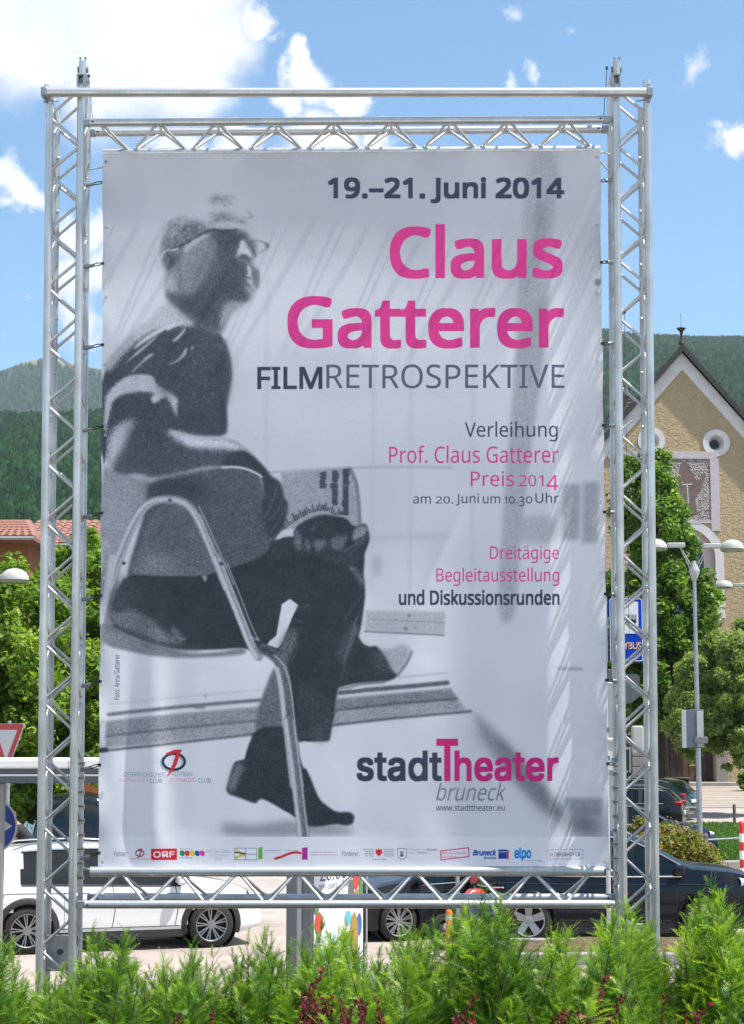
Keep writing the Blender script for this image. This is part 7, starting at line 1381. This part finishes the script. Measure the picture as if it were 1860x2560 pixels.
    for side, ys, off in ((0, [409, 571, 744, 913, 1088, 1263, 1446, 1624, 1803, 1982, 2155], 9), (1, [397, 564, 734, 905, 1083, 1255, 1431, 1606, 1785, 1972, 2155], -10)):
        for y in ys:
            p = T2([(259 + off - 12 * (y - 390) / 1775 if side == 0 else 1499 + off + 23 * (y - 390) / 1775, y)])[0]; u, v = p[0] / RW, p[1] / RH; s = surf(min(max(u, 0), 1), v); q = HI @ np.array([p[0], p[1], 1]); q = q[:2] / q[2]; X, Z = SL(q[0], q[1], Y)
            if mesh is None: o = MB().lathe([(.0045, .001), (.0055, .005), (.0085, .005), (.0105, .0)], 18, Matrix.Rotation(R(90), 4, 'X')).build('eyelet', ring, t, 60); mesh = o.data; MBh = MB().lathe([(0, .0015), (.0048, .0015)], 12, Matrix.Rotation(R(90), 4, 'X')).build('eyelet_hole', M_DRK, o, 0)
            else: o = bpy.data.objects.new('eyelet', mesh); COL.objects.link(o); o.parent = t
            o.location = (X - x0, s[1] - .002, Z - z0)
BAN = 1.05
banner()
# ------------------------------------------------------------------ yew hedge and barberries in front
def frond_tpl(rr, n, Ls, nl, curve, w=.0018):
    # one shoot along +Z, drooping to +X, needles in two loose rows; each needle one thin triangle
    V = []; T = []
    for i in range(n):
        s = (i + .5) / n; a = (0 if i % 2 else math.pi) + rr.normal(0, .55); ln = nl * (.5 + .5 * math.sin(math.pi * min(1, .15 + s * .8))) * (.8 + .35 * rr.random()); up = .45 + .9 * s ** 2
        d = np.array([math.sin(a) * .35, math.cos(a), up]); d /= np.linalg.norm(d); side = np.cross(d, [1, .2, 0.]); side /= np.linalg.norm(side) + 1e-9; p = np.array([curve * Ls * s * s, 0, Ls * s])
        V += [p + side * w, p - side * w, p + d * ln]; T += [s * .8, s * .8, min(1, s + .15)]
    for k in range(3): # the green twig itself
        s0, s1 = k / 3, (k + 1) / 3; V += [np.array([curve * Ls * s0 * s0, -.0013, Ls * s0]), np.array([curve * Ls * s0 * s0, .0013, Ls * s0]), np.array([curve * Ls * s1 * s1, 0, Ls * s1])]; T += [.3, .3, .3]
    return np.array(V), np.array(T)
def yew(name, label, cx, Y, prof, seed, npl):
    rr = np.random.default_rng(seed); x0, x1 = prof[0][0], prof[-1][0]; base = Vector((gx(cx, Y, 2), Y, .8)); t = thing(name, label, 'hedge plant', base, group='yew plants in a row before the scaffold')
    tpl = [frond_tpl(rr, n_, L_, nl_, c) for n_, L_, nl_, c in ((18, .055, .017, .1), (24, .08, .020, .3), (30, .105, .022, .45), (36, .13, .023, .3), (22, .07, .021, .0), (32, .11, .020, .7))]
    tl_ = [max(v[:, 2]) for v, _ in tpl]; Vs, Ts = [], []; mb = MB(); tx = [p[0] for p in prof]; ty = [p[1] for p in prof]; B = np.array(base)
    spec = []
    for p in prof[1:-1]: spec.append((p[0] + rr.normal(0, 6), p[1] + 26, rr.normal(0, .12), .55))
    for k in range(npl): px = x0 + (x1 - x0) * (k + rr.random()) / npl; spec.append((px, np.interp(px, tx, ty) + 32 + abs(rr.normal(0, 60)), rr.normal(0, .38), .5))
    for k in range(int(npl * 1.1)): px = rr.uniform(x0 - 20, x1 + 20); spec.append((px, max(np.interp(px, tx, ty) + 60, rr.uniform(2425, 2530)), rr.normal(0, .5), .4))
    for px, py, yo, Lp in spec:
        tip = np.array(at(px, py, Y + yo)); lean = (px - (x0 + x1) / 2) / (x1 - x0) * .5 + rr.normal(0, .16); ly = rr.normal(0, .15); ax = np.array([lean, ly, 1.]); ax /= np.linalg.norm(ax)
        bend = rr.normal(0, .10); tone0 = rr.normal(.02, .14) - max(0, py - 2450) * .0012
        nn = int(Lp / .017)
        for i in range(nn):
            s = i / nn; c = tip - ax * Lp * s + np.array([bend * (1 - (1 - s) ** 2) * .2, 0, 0]) * 1.0
            for q in range(3 if s < .6 else 2):
                j = rr.integers(len(tpl)); v, tt = tpl[j]; want = .055 + .085 * min(1, s * 1.9); sc = np.clip(want / tl_[j] * rr.uniform(.8, 1.25), .55, 1.5)
                az = rr.random() * 6.283; out = (.45 + .75 * rr.random()) * (0.2 + min(1, s * 7)); d = ax + np.array([math.cos(az), math.sin(az) * .8, 0]) * out; d /= np.linalg.norm(d)
                xa = np.cross([0, 1., 0], d) if rr.random() < .5 else np.array([math.cos(az), math.sin(az), -.2]); xa = xa - d * xa.dot(d); xa /= np.linalg.norm(xa) + 1e-9; ya = np.cross(d, xa); M = np.stack([xa, ya, d], 1)
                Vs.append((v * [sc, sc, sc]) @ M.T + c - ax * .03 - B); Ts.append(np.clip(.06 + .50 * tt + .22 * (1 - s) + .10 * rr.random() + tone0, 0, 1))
        a = Vector(tip - ax * .04 - B); b = Vector(tip - ax * Lp - B); mb.tube([a, b], [.0012, .005], 4, False); mb.tube([b, Vector((b.x * .6, b.y * .4, b.z * .55)), Vector((0, 0, .1))], [.005, .008, .012], 4, False)
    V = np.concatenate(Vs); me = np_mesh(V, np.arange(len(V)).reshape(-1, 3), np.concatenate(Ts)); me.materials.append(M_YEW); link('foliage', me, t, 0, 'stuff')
    mb.tube([(0, 0, -.02), (.02, 0, .5), (0, .02, .95)], [.03, .024, .014], 8); mb.build('stems', mat('yew_bark', (.10, .06, .035), .9), t, 60, 'stuff')
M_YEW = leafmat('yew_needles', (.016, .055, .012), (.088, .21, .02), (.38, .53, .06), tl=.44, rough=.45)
yews = [
 ('yew plant at the left edge reaching the rear wheel of the white car', -20, 7.0, [(-140, 2380), (-40, 2330), (0, 2300), (20, 2320), (45, 2400), (80, 2440)], 430),
 ('yew plant in front of the foot of the left tower', 120, 7.4, [(20, 2470), (60, 2450), (100, 2400), (150, 2390), (190, 2430), (240, 2470)], 560),
 ('yew plant with two tall light green tips just right of the left tower', 255, 7.1, [(150, 2430), (195, 2380), (222, 2292), (250, 2310), (268, 2400), (300, 2300), (328, 2300), (345, 2380), (380, 2450)], 620),
 ('broad yew plant below the front wheel of the white car', 450, 7.0, [(330, 2470), (370, 2400), (410, 2360), (450, 2370), (475, 2330), (520, 2350), (560, 2400), (600, 2430)], 720),
 ('yew plant in front of the left grey shelter post', 650, 7.2, [(560, 2450), (590, 2360), (625, 2320), (655, 2300), (690, 2330), (720, 2340), (745, 2400)], 560),
 ('yew plant in front of the white advertising poster', 820, 7.0, [(720, 2400), (752, 2330), (790, 2320), (815, 2280), (845, 2310), (868, 2280), (900, 2330), (925, 2380)], 600),
 ('yew plant with an arching shoot across the silver multi-spoke wheel', 1010, 7.3, [(925, 2400), (950, 2350), (985, 2320), (1010, 2290), (1060, 2290), (1085, 2280), (1110, 2330)], 500),
 ('tall dark yew plant below the galvanised post with one shoot over the lower truss', 1185, 7.0, [(1100, 2360), (1135, 2255), (1160, 2240), (1205, 2195), (1240, 2220), (1270, 2260), (1300, 2320), (1340, 2380)], 760),
 ('yew plant before the bare soil bed left of the right tower', 1400, 7.3, [(1320, 2420), (1350, 2360), (1385, 2290), (1420, 2290), (1450, 2350), (1480, 2350)], 480),
 ('bright green yew plant growing around the foot of the right tower', 1570, 6.9, [(1470, 2330), (1500, 2290), (1530, 2250), (1555, 2230), (1590, 2245), (1620, 2290), (1650, 2370), (1680, 2400)], 760),
 ('large yew plant at the right edge in front of the black car bonnet', 1780, 6.8, [(1690, 2360), (1712, 2270), (1740, 2215), (1768, 2185), (1800, 2210), (1830, 2270), (1860, 2300), (1900, 2290), (1960, 2330)], 950)]
for k, (lb, cx, Y, prof, dn) in enumerate(yews): yew('yew_plant', lb, cx, Y, prof, 40 + k, max(12, int(dn / 26)))
M_BARB = leafmat('barberry_leaves', (.045, .008, .012), (.11, .012, .022), (.30, .035, .05), tl=.3)
def barberry(label, spots, seed):
    rr = np.random.default_rng(seed); Y = 6.1; c = spots[0]; base = Vector((gx(c[0], Y, 1.9), Y, .8)); t = thing('barberry_bush', label, 'shrub', base, group='dark red barberry bushes before the yews'); P = []; D = []; mb = MB()
    for (px, py, ln, lean) in spots:
        tip = at(px, py, Y + rr.normal(0, .1)); a = tip - Vector((lean * ln, 0, ln)); n = int(ln * 260)
        mid = a.lerp(tip, .5) + Vector((rr.normal(0, .01), 0, 0)); mb.tube([a - base, mid - base, tip - base], [.004, .003, .0012], 5)
        mb.tube([(0, 0, 0), (a - base) * .6, a - base], [.01, .007, .004], 5)
        for i in range(n):
            s = i / n; q = a.lerp(mid, s * 2) if s < .5 else mid.lerp(tip, s * 2 - 1); P.append(q - base); D.append(Vector((rr.normal(), rr.normal(), .6 + .5 * s)).normalized())
    V = []; F = []; T = []
    for k, (q, d) in enumerate(zip(P, D)):
        ln = rr.uniform(.010, .022); s = d.cross(Vector((rr.normal(), rr.normal(), rr.normal()))).normalized(); nn = s.cross(d); w = ln * .33; o = len(V)
        V += [q, q + d * ln * .55 + s * w + nn * ln * .12, q + d * ln, q + d * ln * .55 - s * w + nn * ln * .12]; F += [(o, o + 1, o + 2), (o, o + 2, o + 3)]; tt = rr.random(); T += [tt] * 4
    me = np_mesh(np.array(V), np.array(F), np.array(T)); me.materials.append(M_BARB); link('foliage', me, t, 0, 'stuff'); mb.build('stems', mat('barberry_stem', (.12, .03, .02), .8), t, 60)
def spots(x0, x1, ytop, n, seed):
    rr = random.Random(seed); return [(x0 + (x1 - x0) * rr.random(), ytop + rr.random() * 75, rr.uniform(.10, .2), rr.uniform(-.5, .5)) for _ in range(n)]
barberry('dark red barberry at the bottom edge left of the middle', spots(430, 570, 2530, 16, 1), 1)
barberry('purple red barberry shoots below the advertising poster', [(812, 2420, .2, .5), (775, 2460, .22, 0), (760, 2500, .15, -.3)] + spots(750, 830, 2480, 22, 2) + spots(800, 960, 2495, 24, 3), 2)
barberry('dark red barberry with bright red tips at the bottom edge right of the middle', [(1198, 2490, .2, .6)] + spots(1130, 1190, 2530, 10, 4), 3)
barberry('barberry with a tall red shoot at the bottom edge left of the right tower', [(1515, 2440, .24, .3), (1500, 2480, .2, .2), (1560, 2490, .14, .7)] + spots(1390, 1560, 2520, 26, 5), 4)
barberry('barberry with pink red shoots at the bottom edge right of the right tower', [(1665, 2490, .22, .1), (1775, 2510, .2, .8), (1760, 2520, .18, .6)] + spots(1610, 1780, 2530, 18, 6), 5)
